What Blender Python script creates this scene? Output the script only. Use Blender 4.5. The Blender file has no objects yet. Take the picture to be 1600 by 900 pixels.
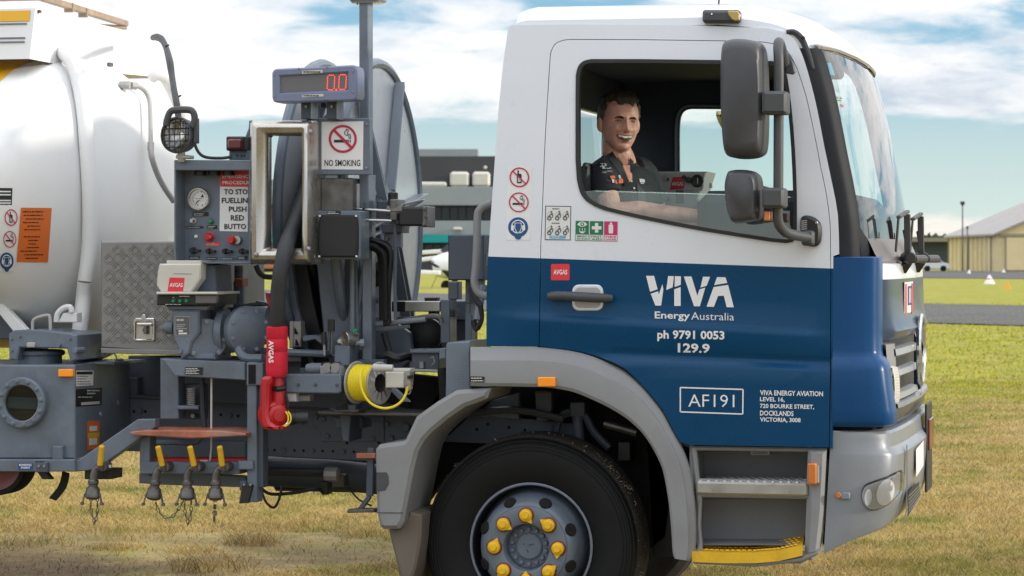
import bpy, bmesh, math, random
from mathutils import Vector, Matrix
from mathutils.geometry import tessellate_polygon
from mathutils import noise as mnoise
random.seed(7)
S = bpy.context.scene
COL = S.collection
R_ = math.radians
# ---------------------------------------------------------------- camera
F, CX, HY = 4220.0, 800.0, 400.0            # focal length, centre column and horizon row in 1600x900 units
TH = R_(12.8)
DIR = Vector((-math.sin(TH), math.cos(TH), 0)); RGT = Vector((math.cos(TH), math.sin(TH), 0)); UP = Vector((0, 0, 1))
CAM = Vector((0, 0, 1.672)) - DIR*11.25 - RGT*0.0533
cd = bpy.data.cameras.new('camera'); cam = bpy.data.objects.new('camera', cd); COL.objects.link(cam)
cam.location = CAM; cam.rotation_euler = (R_(90), 0, TH)
cd.sensor_width = 36; cd.lens = F*36/1600; cd.shift_y = -50/1600
cd.clip_start = .1; cd.clip_end = 6000
cd.dof.use_dof = True; cd.dof.focus_distance = 11.35; cd.dof.aperture_fstop = 10.0
S.camera = cam
# ---------------------------------------------------------------- light
SUN_EL, SUN_AZ = 13.5, 5.0                  # azimuth measured from the truck's nose (+X) towards the far side
w = bpy.data.worlds.new('World'); S.world = w; w.use_nodes = True
nt = w.node_tree; N = nt.nodes; L = nt.links; N.clear()
def nd(t, **k):
    n = N.new(t)
    for a, b in k.items(): setattr(n, a, b)
    return n
out = nd('ShaderNodeOutputWorld'); bg = nd('ShaderNodeBackground'); bg.inputs[1].default_value = .1
sky = nd('ShaderNodeTexSky', sky_type='NISHITA', sun_disc=False, sun_elevation=R_(SUN_EL), sun_rotation=R_(90-SUN_AZ))
sky.air_density = 1.0; sky.dust_density = .6; sky.ozone_density = 1.6
tc = nd('ShaderNodeTexCoord')
sep = nd('ShaderNodeSeparateXYZ'); L.new(tc.outputs['Generated'], sep.inputs[0])
def mth(op, a, b=None, c=None, clamp=False):
    n = nd('ShaderNodeMath', operation=op, use_clamp=clamp)
    for i, x in enumerate((a, b, c)):
        if x is None: continue
        if isinstance(x, (int, float)): n.inputs[i].default_value = x
        else: L.new(x, n.inputs[i])
    return n.outputs[0]
def skynoise(sx, sz, off, det, rough, dist=0):
    m = nd('ShaderNodeMapping'); L.new(tc.outputs['Generated'], m.inputs[0])
    m.inputs['Rotation'].default_value = (0, 0, -TH)
    m.inputs['Scale'].default_value = (sx, sx, sz); m.inputs['Location'].default_value = off
    n = nd('ShaderNodeTexNoise'); L.new(m.outputs[0], n.inputs['Vector'])
    n.inputs['Scale'].default_value = 1; n.inputs['Detail'].default_value = det; n.inputs['Roughness'].default_value = rough
    n.inputs['Distortion'].default_value = dist
    return n.outputs['Fac']
def ramp(src, pts, interp='LINEAR'):
    r = nd('ShaderNodeValToRGB'); L.new(src, r.inputs[0]); cr = r.color_ramp; cr.interpolation = interp
    while len(cr.elements) > 1: cr.elements.remove(cr.elements[-1])
    for i, (p, c) in enumerate(pts):
        e = cr.elements[0] if i == 0 else cr.elements.new(p)
        e.position = p; e.color = c if len(c) == 4 else (*c, 1)
    return r.outputs[0]
def g(v): return (v, v, v)
def mixc(fac, a, b, mode='MIX'):
    n = nd('ShaderNodeMix', data_type='RGBA', blend_type=mode)
    if isinstance(fac, (int, float)): n.inputs[0].default_value = fac
    else: L.new(fac, n.inputs[0])
    for i, x in ((6, a), (7, b)):
        if isinstance(x, tuple): n.inputs[i].default_value = (*x, 1)
        else: L.new(x, n.inputs[i])
    return n.outputs[2]
elev = sep.outputs[2]
n1 = skynoise(13, 58, (3.1, 1.7, 2.0), 7, .56, .35)
n2 = skynoise(5, 20, (1.3, 4.2, .4), 3, .5)
n3 = skynoise(26, 90, (7.3, .6, 5.5), 6, .6, .4)
# how much cloud there is at each height: a clear belt low down under a broken deck
bias = ramp(mth('MULTIPLY', elev, 5.0), [(0, g(.56)), (.05, g(.58)), (.10, g(.36)), (.20, g(.34)), (.27, g(.60)), (.42, g(.60)), (.55, g(.60)), (1, g(.60))])
dotn = nd('ShaderNodeVectorMath', operation='DOT_PRODUCT'); L.new(tc.outputs['Generated'], dotn.inputs[0]); dotn.inputs[1].default_value = tuple(RGT)
wide = ramp(mth('MULTIPLY_ADD', dotn.outputs['Value'], 1.0, .5), [(.30, g(.05)), (.46, g(.045)), (.54, g(.0)), (.60, g(.03)), (.75, g(.05))])      # the deck is fuller to the left, low down
dens = mth('ADD', mth('ADD', mth('MULTIPLY', n1, .62), mth('MULTIPLY', n2, .62)), mth('SUBTRACT', mth('ADD', bias, wide), .60+.60))
mask = ramp(mth('MULTIPLY_ADD', dens, 3.2, .5, clamp=True), [(.30, g(0)), (.62, g(.85)), (.85, g(1))], 'EASE')
shade = ramp(mth('ADD', mth('MULTIPLY', n3, .6), mth('MULTIPLY', n2, .4)), [(.35, (3.9, 4.35, 5.0)), (.46, (5.7, 5.85, 6.1)), (.56, (6.9, 6.8, 6.65))])
skyc = mixc(1.0, sky.outputs[0], (.95, 1.0, 1.12), 'MULTIPLY')
blue = mixc(.92, skyc, ramp(mth('MULTIPLY', elev, 4.0), [(0, (5.6, 6.0, 5.5)), (.07, (4.6, 5.6, 5.4)), (.16, (3.85, 5.0, 5.2)), (.3, (2.0, 3.85, 5.2)), (1, (1.1, 2.6, 4.6))]))
lift = mth('MULTIPLY_ADD', mth('MAXIMUM', elev, 0.0), 1.35, 1.0)          # an overcast deck brightens towards the zenith
lc = nd('ShaderNodeCombineXYZ')
for i in range(3): L.new(lift, lc.inputs[i])
shade = mixc(1.0, shade, lc.outputs[0], 'MULTIPLY')
shade = mixc(1.0, shade, ramp(mth('MULTIPLY', elev, 20.0), [(0, (1.0, .95, .86)), (.35, (1.0, .97, .92)), (.8, (1, 1, 1))]), 'MULTIPLY')
L.new(mixc(mask, blue, shade), bg.inputs[0]); L.new(bg.outputs[0], out.inputs[0])
sd = bpy.data.lights.new('sun', 'SUN'); sun = bpy.data.objects.new('sun', sd); COL.objects.link(sun)
sd.energy = 1.9; sd.angle = R_(4); sd.color = (1, .91, .78)
sv = Vector((math.cos(R_(SUN_EL))*math.cos(R_(SUN_AZ)), math.cos(R_(SUN_EL))*math.sin(R_(SUN_AZ)), math.sin(R_(SUN_EL))))
sun.rotation_euler = sv.to_track_quat('Z', 'Y').to_euler()
vs = S.view_settings; vs.view_transform = 'Standard'; vs.look = 'None'; vs.exposure = 0.56; vs.gamma = 1
S.cycles.use_denoising = True
S.cycles.max_bounces = 8; S.cycles.transparent_max_bounces = 12
# ---------------------------------------------------------------- measuring
def ray(px, py): return DIR + RGT*((px-CX)/F) + UP*((HY-py)/F)
def W(px, py, Y=0.0):
    d = ray(px, py); return CAM + d*((Y-CAM.y)/d.y)
def VX(px, py, X):
    d = ray(px, py); return CAM + d*((X-CAM.x)/d.x)
def GZ(px, py, z=0.0):
    d = ray(px, py); return CAM + d*((z-CAM.z)/d.z)
def AT(px, py, depth): return CAM + ray(px, py)*depth
def MP(Y=0.0): return 1/(F/(11.25+Y*.975))   # metres per picture unit at depth Y
# ---------------------------------------------------------------- materials
def mat(name, col, rough=.5, metal=0.0, var=.0, vs_=6.0, dirt=0.0, dcol=(.16, .13, .10), ds=3.0, bump=0.0, bs=60.0, coat=0.0, alpha=1.0, emit=None, es=1.0, spec=.5, rv=.0, chip=0.0, ccol=(.55, .55, .55), stretch=None):
    m = bpy.data.materials.new(name); m.use_nodes = True
    t = m.node_tree; b = t.nodes['Principled BSDF']
    b.inputs['Base Color'].default_value = (*col, 1); b.inputs['Roughness'].default_value = rough; b.inputs['Metallic'].default_value = metal
    b.inputs['Coat Weight'].default_value = coat; b.inputs['Coat Roughness'].default_value = .06
    b.inputs['Specular IOR Level'].default_value = spec
    b.inputs['Alpha'].default_value = alpha
    if emit: b.inputs['Emission Color'].default_value = (*emit, 1); b.inputs['Emission Strength'].default_value = es
    def n(ty, **k):
        q = t.nodes.new(ty)
        for a, v in k.items(): setattr(q, a, v)
        return q
    tc_ = n('ShaderNodeTexCoord')
    src = tc_.outputs['Object']
    if stretch:
        mp = n('ShaderNodeMapping'); t.links.new(src, mp.inputs[0]); mp.inputs['Scale'].default_value = stretch; src = mp.outputs[0]
    def noi(sc, det=5, ro=.6):
        q = n('ShaderNodeTexNoise'); t.links.new(src, q.inputs['Vector']); q.inputs['Scale'].default_value = sc
        q.inputs['Detail'].default_value = det; q.inputs['Roughness'].default_value = ro; return q.outputs['Fac']
    def rmp(s, a, b_, ca, cb):
        q = n('ShaderNodeMapRange'); t.links.new(s, q.inputs[0])
        for i, x in enumerate((a, b_, ca, cb)): q.inputs[i+1].default_value = x
        return q.outputs[0]
    def mx(f, a, b_, mode='MIX'):
        q = n('ShaderNodeMix', data_type='RGBA', blend_type=mode)
        if isinstance(f, float): q.inputs[0].default_value = f
        else: t.links.new(f, q.inputs[0])
        for i, x in ((6, a), (7, b_)):
            if isinstance(x, tuple): q.inputs[i].default_value = (*x, 1)
            else: t.links.new(x, q.inputs[i])
        return q.outputs[2]
    c = None
    if var:
        lo = tuple(max(0, x*(1-var)) for x in col); hi = tuple(min(1, x*(1+var)) for x in col)
        c = mx(rmp(noi(vs_), .3, .7, 0, 1), lo, hi)
    if dirt:
        c = mx(rmp(noi(ds, 8, .68), .48, .78, 0, dirt), c or col, dcol)
    if chip:
        c = mx(rmp(noi(38, 6, .7), .66, .70, 0, chip), c or col, ccol)
    if c: t.links.new(c, b.inputs['Base Color'])
    if rv: t.links.new(rmp(noi(vs_*2, 6), .3, .7, max(0, rough-rv), min(1, rough+rv)), b.inputs['Roughness'])
    if bump:
        q = n('ShaderNodeBump'); q.inputs['Strength'].default_value = bump; q.inputs['Distance'].default_value = .004
        t.links.new(noi(bs, 4), q.inputs['Height']); t.links.new(q.outputs[0], b.inputs['Normal'])
    return m
M = {}
def defm(k, *a, **kw): M[k] = mat(k, *a, **kw)
defm('sunlitblue', (.0, .053, .175), .3, var=.06, vs_=2, coat=.1, rv=.05, spec=.3)  # cab blue brightened, the sun on the front corner put into the colour
defm('treadplate', (.25, .245, .24), .45, metal=.25, var=.14, vs_=8, dirt=.5, dcol=(.12, .11, .10), ds=4, rv=.1)
defm('pillar', (.018, .020, .025), .5, var=.1, dirt=.2, dcol=(.04, .037, .034), spec=.12)
defm('white', (.74, .765, .835), .32, var=.035, vs_=2.2, dirt=.10, dcol=(.55, .54, .52), ds=2.2, coat=.5, rv=.08)
defm('tankwhite', (.79, .795, .80), .5, var=.03, vs_=1.4, dirt=.22, dcol=(.60, .58, .54), ds=1.6, coat=.0, rv=.08)
defm('blue', (.0, .050, .134), .28, var=.06, vs_=1.8, dirt=.08, dcol=(.02, .07, .16), ds=2.4, coat=.0, rv=.06, spec=.22)
defm('deepblue', (.010, .030, .075), .28, var=.08, coat=.25, spec=.35, dirt=.1, dcol=(.05, .06, .09))
defm('grey', (.138, .168, .215), .42, var=.14, vs_=5, dirt=.62, dcol=(.070, .070, .072), ds=4.5, bump=.16, bs=28, coat=.08, rv=.14, chip=.22, ccol=(.34, .35, .36))
defm('greychip', (.135, .166, .215), .45, var=.14, vs_=5, dirt=.35, dcol=(.085, .088, .095), ds=5, chip=.85, ccol=(.48, .50, .52), bump=.25, bs=34, rv=.1)
defm('greydark', (.068, .084, .115), .5, var=.2, vs_=4, dirt=.5, dcol=(.05, .045, .04), ds=4, bump=.15, bs=30)
defm('rail', (.112, .138, .185), .52, var=.2, vs_=3, dirt=.55, dcol=(.075, .068, .06), ds=3, bump=.18, bs=20)
defm('greylight', (.21, .24, .29), .42, var=.1, dirt=.3, dcol=(.14, .14, .14), bump=.1, bs=30, rv=.1)
defm('disc', (.52, .54, .57), .36, metal=.1, var=.12, vs_=3, dirt=.4, dcol=(.2, .19, .17), ds=3, rv=.1)
defm('violet', (.17, .20, .32), .38, var=.05, coat=.2, dirt=.12)
defm('plasticgrey', (.245, .248, .258), .55, var=.07, vs_=4, dirt=.35, dcol=(.17, .165, .155), ds=3.5, bump=.08, bs=120, rv=.08)
defm('plasticdark', (.060, .063, .070), .5, var=.10, vs_=5, dirt=.25, dcol=(.10, .09, .08), bump=.08, bs=200)
defm('mirrorgrey', (.055, .057, .066), .42, var=.07, vs_=6, dirt=.25, dcol=(.13, .12, .11), bump=.10, bs=260)
defm('black', (.012, .012, .014), .48, var=.15, dirt=.25, dcol=(.05, .045, .04))
defm('rubber', (.0055, .006, .007), .62, var=.2, vs_=7, dirt=.2, dcol=(.02, .018, .016), ds=5, bump=.12, bs=80, spec=.3)
defm('dusty', (.032, .029, .026), .85, var=.3, vs_=20, dirt=.7, dcol=(.075, .064, .050), ds=7, bump=.4, bs=60)
defm('bladegrey', (.30, .315, .34), .38, metal=.1, coat=.2, var=.05)
defm('tread', (.014, .0135, .013), .8, var=.25, dirt=.6, dcol=(.085, .070, .050), ds=9, bump=.35, bs=70)
defm('hose', (.030, .032, .038), .6, var=.2, dirt=.3, dcol=(.07, .065, .06), bump=.12, bs=90)
defm('void', (.006, .006, .007), .9)  # near-black that puts the shade of gaps and holes into the colour
defm('interior', (.040, .046, .058), .75, var=.15, bump=.06)
defm('interiorgrey', (.055, .058, .062), .6, var=.1)
defm('silver', (.215, .235, .27), .38, metal=.15, var=.05, coat=.25, dirt=.25, dcol=(.22, .22, .21), ds=3, rv=.08)
defm('cowl', (.20, .17, .15), .3, metal=.6, var=.1)
defm('steel', (.52, .50, .46), .28, metal=.9, var=.12, vs_=8, dirt=.35, dcol=(.34, .25, .16), ds=6, rv=.12, stretch=(1, 1, .3))
defm('alu', (.44, .43, .415), .36, metal=.75, var=.14, vs_=8, dirt=.3, dcol=(.30, .28, .25), ds=4, rv=.1)
defm('chrome', (.65, .65, .66), .16, metal=1.0, var=.05)
defm('bolt', (.30, .30, .31), .4, metal=.7, var=.2, vs_=40, dirt=.4)
defm('pewter', (.15, .145, .14), .45, metal=.7, var=.25, vs_=20, dirt=.4, dcol=(.06, .05, .04), ds=12)
defm('galv', (.36, .345, .33), .45, metal=.3, var=.12, dirt=.4, dcol=(.2, .18, .16))
defm('yellow', (.78, .46, .015), .45, var=.1, vs_=15, dirt=.35, dcol=(.30, .19, .04), ds=14)
defm('yellowbright', (.85, .50, .012), .35, var=.06, vs_=20)
defm('cable', (.82, .66, .02), .45, var=.08)
defm('amber', (.95, .30, .01), .22, var=.05, coat=.6, emit=(1, .25, 0), es=.08)
defm('lens', (.60, .18, .04), .2, coat=.6, var=.1)
defm('lampyellow', (.48, .36, .08), .25, coat=.5)
defm('red', (.50, .010, .016), .40, var=.1, vs_=12, dirt=.3, dcol=(.25, .03, .03), ds=10, coat=.2)
defm('redcloth', (.62, .008, .03), .75, var=.10, vs_=30, bump=.35, bs=180)
defm('redpaper', (.74, .035, .045), .45)
defm('darkred', (.14, .004, .006), .3, coat=.5)
defm('redled', (.5, .03, .02), .4, emit=(1, .08, .04), es=1.1)
defm('bench', (.40, .13, .075), .5, var=.3, vs_=14, dirt=.6, dcol=(.34, .32, .30), ds=8)
defm('orange', (.70, .15, .02), .5, var=.04)
defm('paper', (.74, .74, .73), .5, var=.03)
defm('papergrey', (.50, .50, .49), .5, var=.05)
defm('ink', (.012, .012, .013), .5)
defm('inkgrey', (.10, .10, .105), .5)
defm('signblue', (.008, .075, .24), .45)
defm('signgreen', (.012, .17, .075), .45)
defm('signpink', (.55, .02, .13), .45)
defm('ring', (.50, .015, .06), .45)
defm('ltblue', (.10, .42, .66), .45)
defm('printwhite', (.80, .80, .82), .4)
defm('green', (.008, .22, .10), .35, coat=.4)
defm('rod', (.5, .5, .5), .25, metal=.9)
defm('stripe', (.80, .42, .01), .4)
defm('wood', (.36, .27, .19), .6, var=.2, vs_=12)
defm('cream', (.62, .60, .54), .4, var=.05, dirt=.25)
defm('mudflap', (.15, .125, .10), .75, var=.2, vs_=6, dirt=.5, dcol=(.10, .08, .055))
defm('ltgrey', (.42, .41, .40), .5, var=.06)
defm('displaygrey', (.13, .125, .135), .3, coat=.3)
def glass(name, col, trans, rough=.02, tint=None):
    m = bpy.data.materials.new(name); m.use_nodes = True; t = m.node_tree; t.nodes.clear()
    o = t.nodes.new('ShaderNodeOutputMaterial'); a = t.nodes.new('ShaderNodeBsdfTransparent'); a.inputs[0].default_value = (*col, 1)
    gl = t.nodes.new('ShaderNodeBsdfGlossy'); gl.inputs['Roughness'].default_value = rough; gl.inputs[0].default_value = (*(tint or (1, 1, 1)), 1)
    fr = t.nodes.new('ShaderNodeFresnel'); fr.inputs[0].default_value = 1.5
    ad = t.nodes.new('ShaderNodeMath'); ad.operation = 'MULTIPLY_ADD'; ad.inputs[1].default_value = 1.0; ad.inputs[2].default_value = trans
    t.links.new(fr.outputs[0], ad.inputs[0])
    mx = t.nodes.new('ShaderNodeMixShader'); t.links.new(ad.outputs[0], mx.inputs[0]); t.links.new(a.outputs[0], mx.inputs[1]); t.links.new(gl.outputs[0], mx.inputs[2]); t.links.new(mx.outputs[0], o.inputs[0])
    M[name] = m
glass('glass', (.80, .90, .88), .10)
glass('windscreen', (.72, .86, .83), .05, .02)
glass('sightglass', (.5, .6, .55), .0)
glass('farglass', (.86, .95, .94), .02)
glass('lampglass', (.9, .9, .9), .08)
# ---------------------------------------------------------------- mesh building
def offset(pts, d):
    n = len(pts); area = sum(pts[i][0]*pts[(i+1) % n][1]-pts[(i+1) % n][0]*pts[i][1] for i in range(n))
    sg = 1 if area > 0 else -1; res = []
    for i in range(n):
        p0, p1, p2 = Vector(pts[i-1]), Vector(pts[i]), Vector(pts[(i+1) % n])
        a, b = (p1-p0), (p2-p1)
        if a.length < 1e-9 or b.length < 1e-9: res.append(tuple(p1)); continue
        a.normalize(); b.normalize(); na = Vector((-a.y, a.x))*sg; nb = Vector((-b.y, b.x))*sg
        h = na+nb
        if h.length < 1e-6: h = na
        h.normalize(); k = d/max(.45, h.dot(na)); res.append((p1.x+h.x*k, p1.y+h.y*k))
    return res
def rr(x0, y0, x1, y1, r, n=4):
    p = []
    for cx, cy, a in ((x1-r, y0+r, -90), (x1-r, y1-r, 0), (x0+r, y1-r, 90), (x0+r, y0+r, 180)):
        for k in range(n+1):
            t = R_(a+90*k/n); p.append((cx+r*math.cos(t), cy+r*math.sin(t)))
    return p
def circ(cx, cy, r, n=24, ry=None):
    return [(cx+r*math.cos(2*math.pi*k/n), cy+(ry or r)*math.sin(2*math.pi*k/n)) for k in range(n)]
def smooth2(pts, n=4, closed=False):
    P = [Vector(p) for p in pts]; m = len(P); res = []
    for i in range(m if closed else m-1):
        p0 = P[(i-1) % m] if closed or i else P[0]; p1 = P[i]; p2 = P[(i+1) % m]; p3 = P[(i+2) % m] if closed or i+2 < m else P[-1]
        for k in range(n):
            t = k/n
            res.append(.5*((2*p1)+(p2-p0)*t+(2*p0-5*p1+4*p2-p3)*t*t+(3*p1-p0-3*p2+p3)*t**3))
    if not closed: res.append(P[-1])
    return [tuple(p) for p in res]
FONT = {}
def glyphs(s, bold):
    k = (s, bold)
    if k in FONT: return FONT[k]
    c = bpy.data.curves.new('t', 'FONT'); c.body = s; c.resolution_u = 2; c.offset = bold; c.size = 1
    o = bpy.data.objects.new('t', c); me = o.to_mesh()
    v = [tuple(x.co) for x in me.vertices]; f = [tuple(p.vertices) for p in me.polygons]
    o.to_mesh_clear(); bpy.data.objects.remove(o); bpy.data.curves.remove(c)
    xs = [a[0] for a in v]; ys = [a[1] for a in v]; x0, x1, y0, y1 = min(xs), max(xs), min(ys), max(ys)
    FONT[k] = ([((a[0]-x0)/(x1-x0), (a[1]-y0)/max(1e-6, y1-y0)) for a in v], f); return FONT[k]
class MB:
    def __init__(s): s.v = []; s.f = []; s.m = []; s.mats = []; s.cuts = []; s.adds = []
    def cut(s): s.cuts.append(len(s.f)); return s
    def mi(s, k):
        if k not in s.mats: s.mats.append(k)
        return s.mats.index(k)
    def add(s, v, f, k):
        b = len(s.v); s.v += [tuple(x) for x in v]; i = s.mi(k); s.adds.append(len(s.f))
        for q in f: s.f.append(tuple(b+j for j in q)); s.m.append(i)
        return s
    def slab(s, pts, Y0, Y1, k, holes=(), ch=.004, lean=0.0):
        """outline measured on the plane Y0, extruded to Y1, with a small chamfer round its near face"""
        def mp(L_): return [W(x, y, Y0) for x, y in L_]
        loops = [[(p.x, p.z) for p in mp(pts)]]+[[(p.x, p.z) for p in mp(h)] for h in holes]
        V_ = []; Fc = []; tops = []
        for i, lp in enumerate(loops):
            ins = offset(lp, ch if i == 0 else -ch); n = len(lp); b = len(V_)
            V_ += [(x, Y0, z) for x, z in ins]+[(x, Y0+ch, z) for x, z in lp]+[(x, Y1, z) for x, z in lp]
            for q in range(n):
                r = (q+1) % n
                Fc += [(b+q, b+r, b+n+r, b+n+q), (b+n+q, b+n+r, b+2*n+r, b+2*n+q)]
            tops.append((b, n, ins))
        if len(loops) == 1 and False: pass
        tri = tessellate_polygon([[Vector((x, z, 0)) for x, z in t[2]] for t in tops])
        idx = [t[0]+q for t in tops for q in range(t[1])]
        bk = [t[0]+2*t[1]+q for t in tops for q in range(t[1])]
        Fc += [tuple(idx[j] for j in q) for q in tri]+[tuple(bk[j] for j in q) for q in tri]
        return s.add(V_, Fc, k)
    def rect(s, x0, y0, x1, y1, Y0, Y1, k, ch=.004, r=0):
        return s.slab(rr(x0, y0, x1, y1, r) if r else [(x0, y0), (x1, y0), (x1, y1), (x0, y1)], Y0, Y1, k, ch=ch)
    def box(s, c, sz, k, rot=None, ch=.004):
        bm = bmesh.new(); bmesh.ops.create_cube(bm, size=1)
        for v in bm.verts: v.co = Vector((v.co.x*sz[0], v.co.y*sz[1], v.co.z*sz[2]))
        if ch: bmesh.ops.bevel(bm, geom=bm.edges[:], offset=min(ch, min(sz)*.3), segments=1, affect='EDGES')
        T = Matrix.Translation(c) @ (rot.to_4x4() if rot else Matrix())
        bm.verts.index_update(); s.add([T @ v.co for v in bm.verts], [[v.index for v in f.verts] for f in bm.faces], k); bm.free(); return s
    def bar(s, a, b, w_, h_, k, ch=.003):
        a, b = Vector(a), Vector(b); d = b-a
        q = d.to_track_quat('X', 'Z').to_matrix()
        return s.box((a+b)/2, (d.length, w_, h_), k, q, ch)
    def tube(s, pts, r, k, n=10, closed=False, sm=0, flat=1.0):
        P = [Vector(p) for p in pts]
        if sm: P = [Vector(p) for p in smooth2(P, sm, closed)]
        m = len(P); V_ = []; Fc = []
        up = None
        for i in range(m):
            t = (P[(i+1) % m]-P[i-1]) if closed or 0 < i < m-1 else (P[1]-P[0] if i == 0 else P[-1]-P[-2])
            t.normalize()
            if up is None: up = t.orthogonal().normalized()
            up = (up-t*up.dot(t)).normalized(); sd_ = t.cross(up)
            rr_ = r(i/(m-1)) if callable(r) else r
            for j in range(n):
                a = 2*math.pi*j/n; V_.append(P[i]+up*(math.cos(a)*rr_*flat)+sd_*(math.sin(a)*rr_))
        for i in range(m if closed else m-1):
            for j in range(n):
                i2 = (i+1) % m; Fc.append((i*n+j, i*n+(j+1) % n, i2*n+(j+1) % n, i2*n+j))
        if not closed: Fc += [tuple(range(n))[::-1], tuple((m-1)*n+j for j in range(n))]
        return s.add(V_, Fc, k)
    def lathe(s, c, axis, prof, k, n=28, caps=True):
        c = Vector(c); ax = Vector(axis).normalized(); u = ax.orthogonal().normalized(); v_ = ax.cross(u)
        V_ = []; Fc = []
        for r, h in prof:
            for j in range(n):
                a = 2*math.pi*j/n; V_.append(c+ax*h+u*(r*math.cos(a))+v_*(r*math.sin(a)))
        for i in range(len(prof)-1):
            for j in range(n): Fc.append((i*n+j, i*n+(j+1) % n, (i+1)*n+(j+1) % n, (i+1)*n+j))
        if caps:
            if prof[0][0] > 1e-5: Fc.append(tuple(range(n))[::-1])
            if prof[-1][0] > 1e-5: Fc.append(tuple((len(prof)-1)*n+j for j in range(n)))
        return s.add(V_, Fc, k)
    def cyl(s, px, py, Y, r, h, k, n=20, ch=.15):
        """short round boss facing the near side, its near face at Y, radius in picture units"""
        rm = r*MP(Y); c = min(rm*ch, abs(h)*.4); return s.lathe(W(px, py, Y), (0, 1, 0), [(rm-c, 0), (rm, c), (rm, h)], k, n)
    def bolts(s, pts, Y, r, k='bolt', h=.012):
        for x, y in pts: s.cyl(x, y, Y-h, r, h+.004, k, 6, .2)
        return s
    def grid(s, rows, k, closed=False, mats=None):
        nr, nc = len(rows), len(rows[0]); V_ = [p for r in rows for p in r]; b = len(s.v); s.v += [tuple(p) for p in V_]; s.adds.append(len(s.f))
        for i in range(nr-1):
            for j in range(nc if closed else nc-1):
                j2 = (j+1) % nc; s.f.append((b+i*nc+j, b+i*nc+j2, b+(i+1)*nc+j2, b+(i+1)*nc+j)); s.m.append(s.mi(mats(i, j) if mats else k))
        return s
    # flat print: everything in picture units through a mapping function fn(x, y, layer)
    def poly(s, pts, fn, k, ly=1):
        tri = tessellate_polygon([[Vector((x, y, 0)) for x, y in pts]])
        return s.add([fn(x, y, ly) for x, y in pts], tri, k)
    def ringp(s, cx, cy, r0, r1, fn, k, ly=1, n=28, asp=1.0):
        V_ = []
        for j in range(n):
            a = 2*math.pi*j/n
            for r in (r0, r1): V_.append(fn(cx+r*asp*math.cos(a), cy+r*math.sin(a), ly))
        return s.add(V_, [(2*j, 2*j+1, (2*j+3) % (2*n), (2*j+2) % (2*n)) for j in range(n)], k)
    def seg(s, x0, y0, x1, y1, w_, fn, k, ly=1):
        dx, dy = x1-x0, y1-y0; l = math.hypot(dx, dy) or 1; nx, ny = -dy/l*w_/2, dx/l*w_/2
        return s.poly([(x0+nx, y0+ny), (x1+nx, y1+ny), (x1-nx, y1-ny), (x0-nx, y0-ny)], fn, k, ly)
    def text(s, st, x0, y0, x1, y1, fn, k, ly=2, bold=.0, rot=0, slope=0.0):
        v, f = glyphs(st, bold); V_ = []
        for u, t in v:
            if rot: x, y = x0+(x1-x0)*t, y0+(y1-y0)*u      # reads downwards
            else: x, y = x0+(x1-x0)*u, y1+(y0-y1)*t
            V_.append(fn(x, y+slope*(x-x0), ly))
        return s.add(V_, f, k)
    def lines(s, x0, y0, x1, y1, n, fn, k, ly=2, seed=1, th=.45):
        rd = random.Random(seed); h = (y1-y0)/n
        for i in range(n):
            x = x0; e = x0+(x1-x0)*rd.uniform(.55, 1)
            while x < e:
                w_ = min(e-x, (x1-x0)*rd.uniform(.06, .22)); yy = y0+h*(i+.5); s.seg(x, yy, x+w_, yy, h*th, fn, k, ly); x += w_+(x1-x0)*.03
        return s
    def build(s, name, parent=None, ang=32, split=None, **props):
        if split:                      # one object for each piece added (or for each stretch between cuts)
            c = sorted(set([0]+(s.adds if split == 'add' else s.cuts)))+[len(s.f)]; first = None
            for a, b in zip(c, c[1:]):
                if a == b: continue
                q = MB(); used = sorted({i for f in s.f[a:b] for i in f}); ix = {u: n for n, u in enumerate(used)}
                q.v = [s.v[u] for u in used]; q.f = [tuple(ix[i] for i in f) for f in s.f[a:b]]; ks = sorted(set(s.m[a:b])); q.mats = [s.mats[i] for i in ks]; q.m = [ks.index(i) for i in s.m[a:b]]
                o = q.build(name, parent, ang, **props); first = first or o
            return first
        me = bpy.data.meshes.new(name); me.from_pydata(s.v, [], s.f)
        for k in s.mats: me.materials.append(M[k])
        me.polygons.foreach_set('material_index', s.m); me.polygons.foreach_set('use_smooth', [True]*len(s.f))
        me.update()
        bm = bmesh.new(); bm.from_mesh(me); bmesh.ops.remove_doubles(bm, verts=bm.verts, dist=1e-5); bmesh.ops.recalc_face_normals(bm, faces=bm.faces); bm.to_mesh(me); bm.free()
        me.set_sharp_from_angle(angle=R_(ang))
        return link(name, me, parent, **props)
def link(name, me, parent=None, **props):
    o = bpy.data.objects.new(name, me); COL.objects.link(o)
    if parent:
        o.parent = parent
        o.matrix_parent_inverse = Matrix.Translation(-Vector(parent['base'])) if parent.type == 'EMPTY' else Matrix()
    for k, v in props.items(): o[k] = v
    return o
def thing(name, loc, label, category, group=None):
    o = bpy.data.objects.new(name, None); COL.objects.link(o); o.location = loc; o['base'] = list(loc)
    o.empty_display_size = .2; o['label'] = label; o['category'] = category
    if group: o['group'] = group
    return o
def planef(Y, prof=None, step=.0012):
    return lambda x, y, k: W(x, y, Y+(prof(x, y) if prof else 0)-step*k)
def twin(o, parent, off):
    """copy of a part (sharing its mesh) moved by off"""
    c = o.copy(); COL.objects.link(c); c.parent = parent; c.matrix_parent_inverse = o.matrix_parent_inverse.copy(); c.location = o.location+Vector(off); return c
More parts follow.
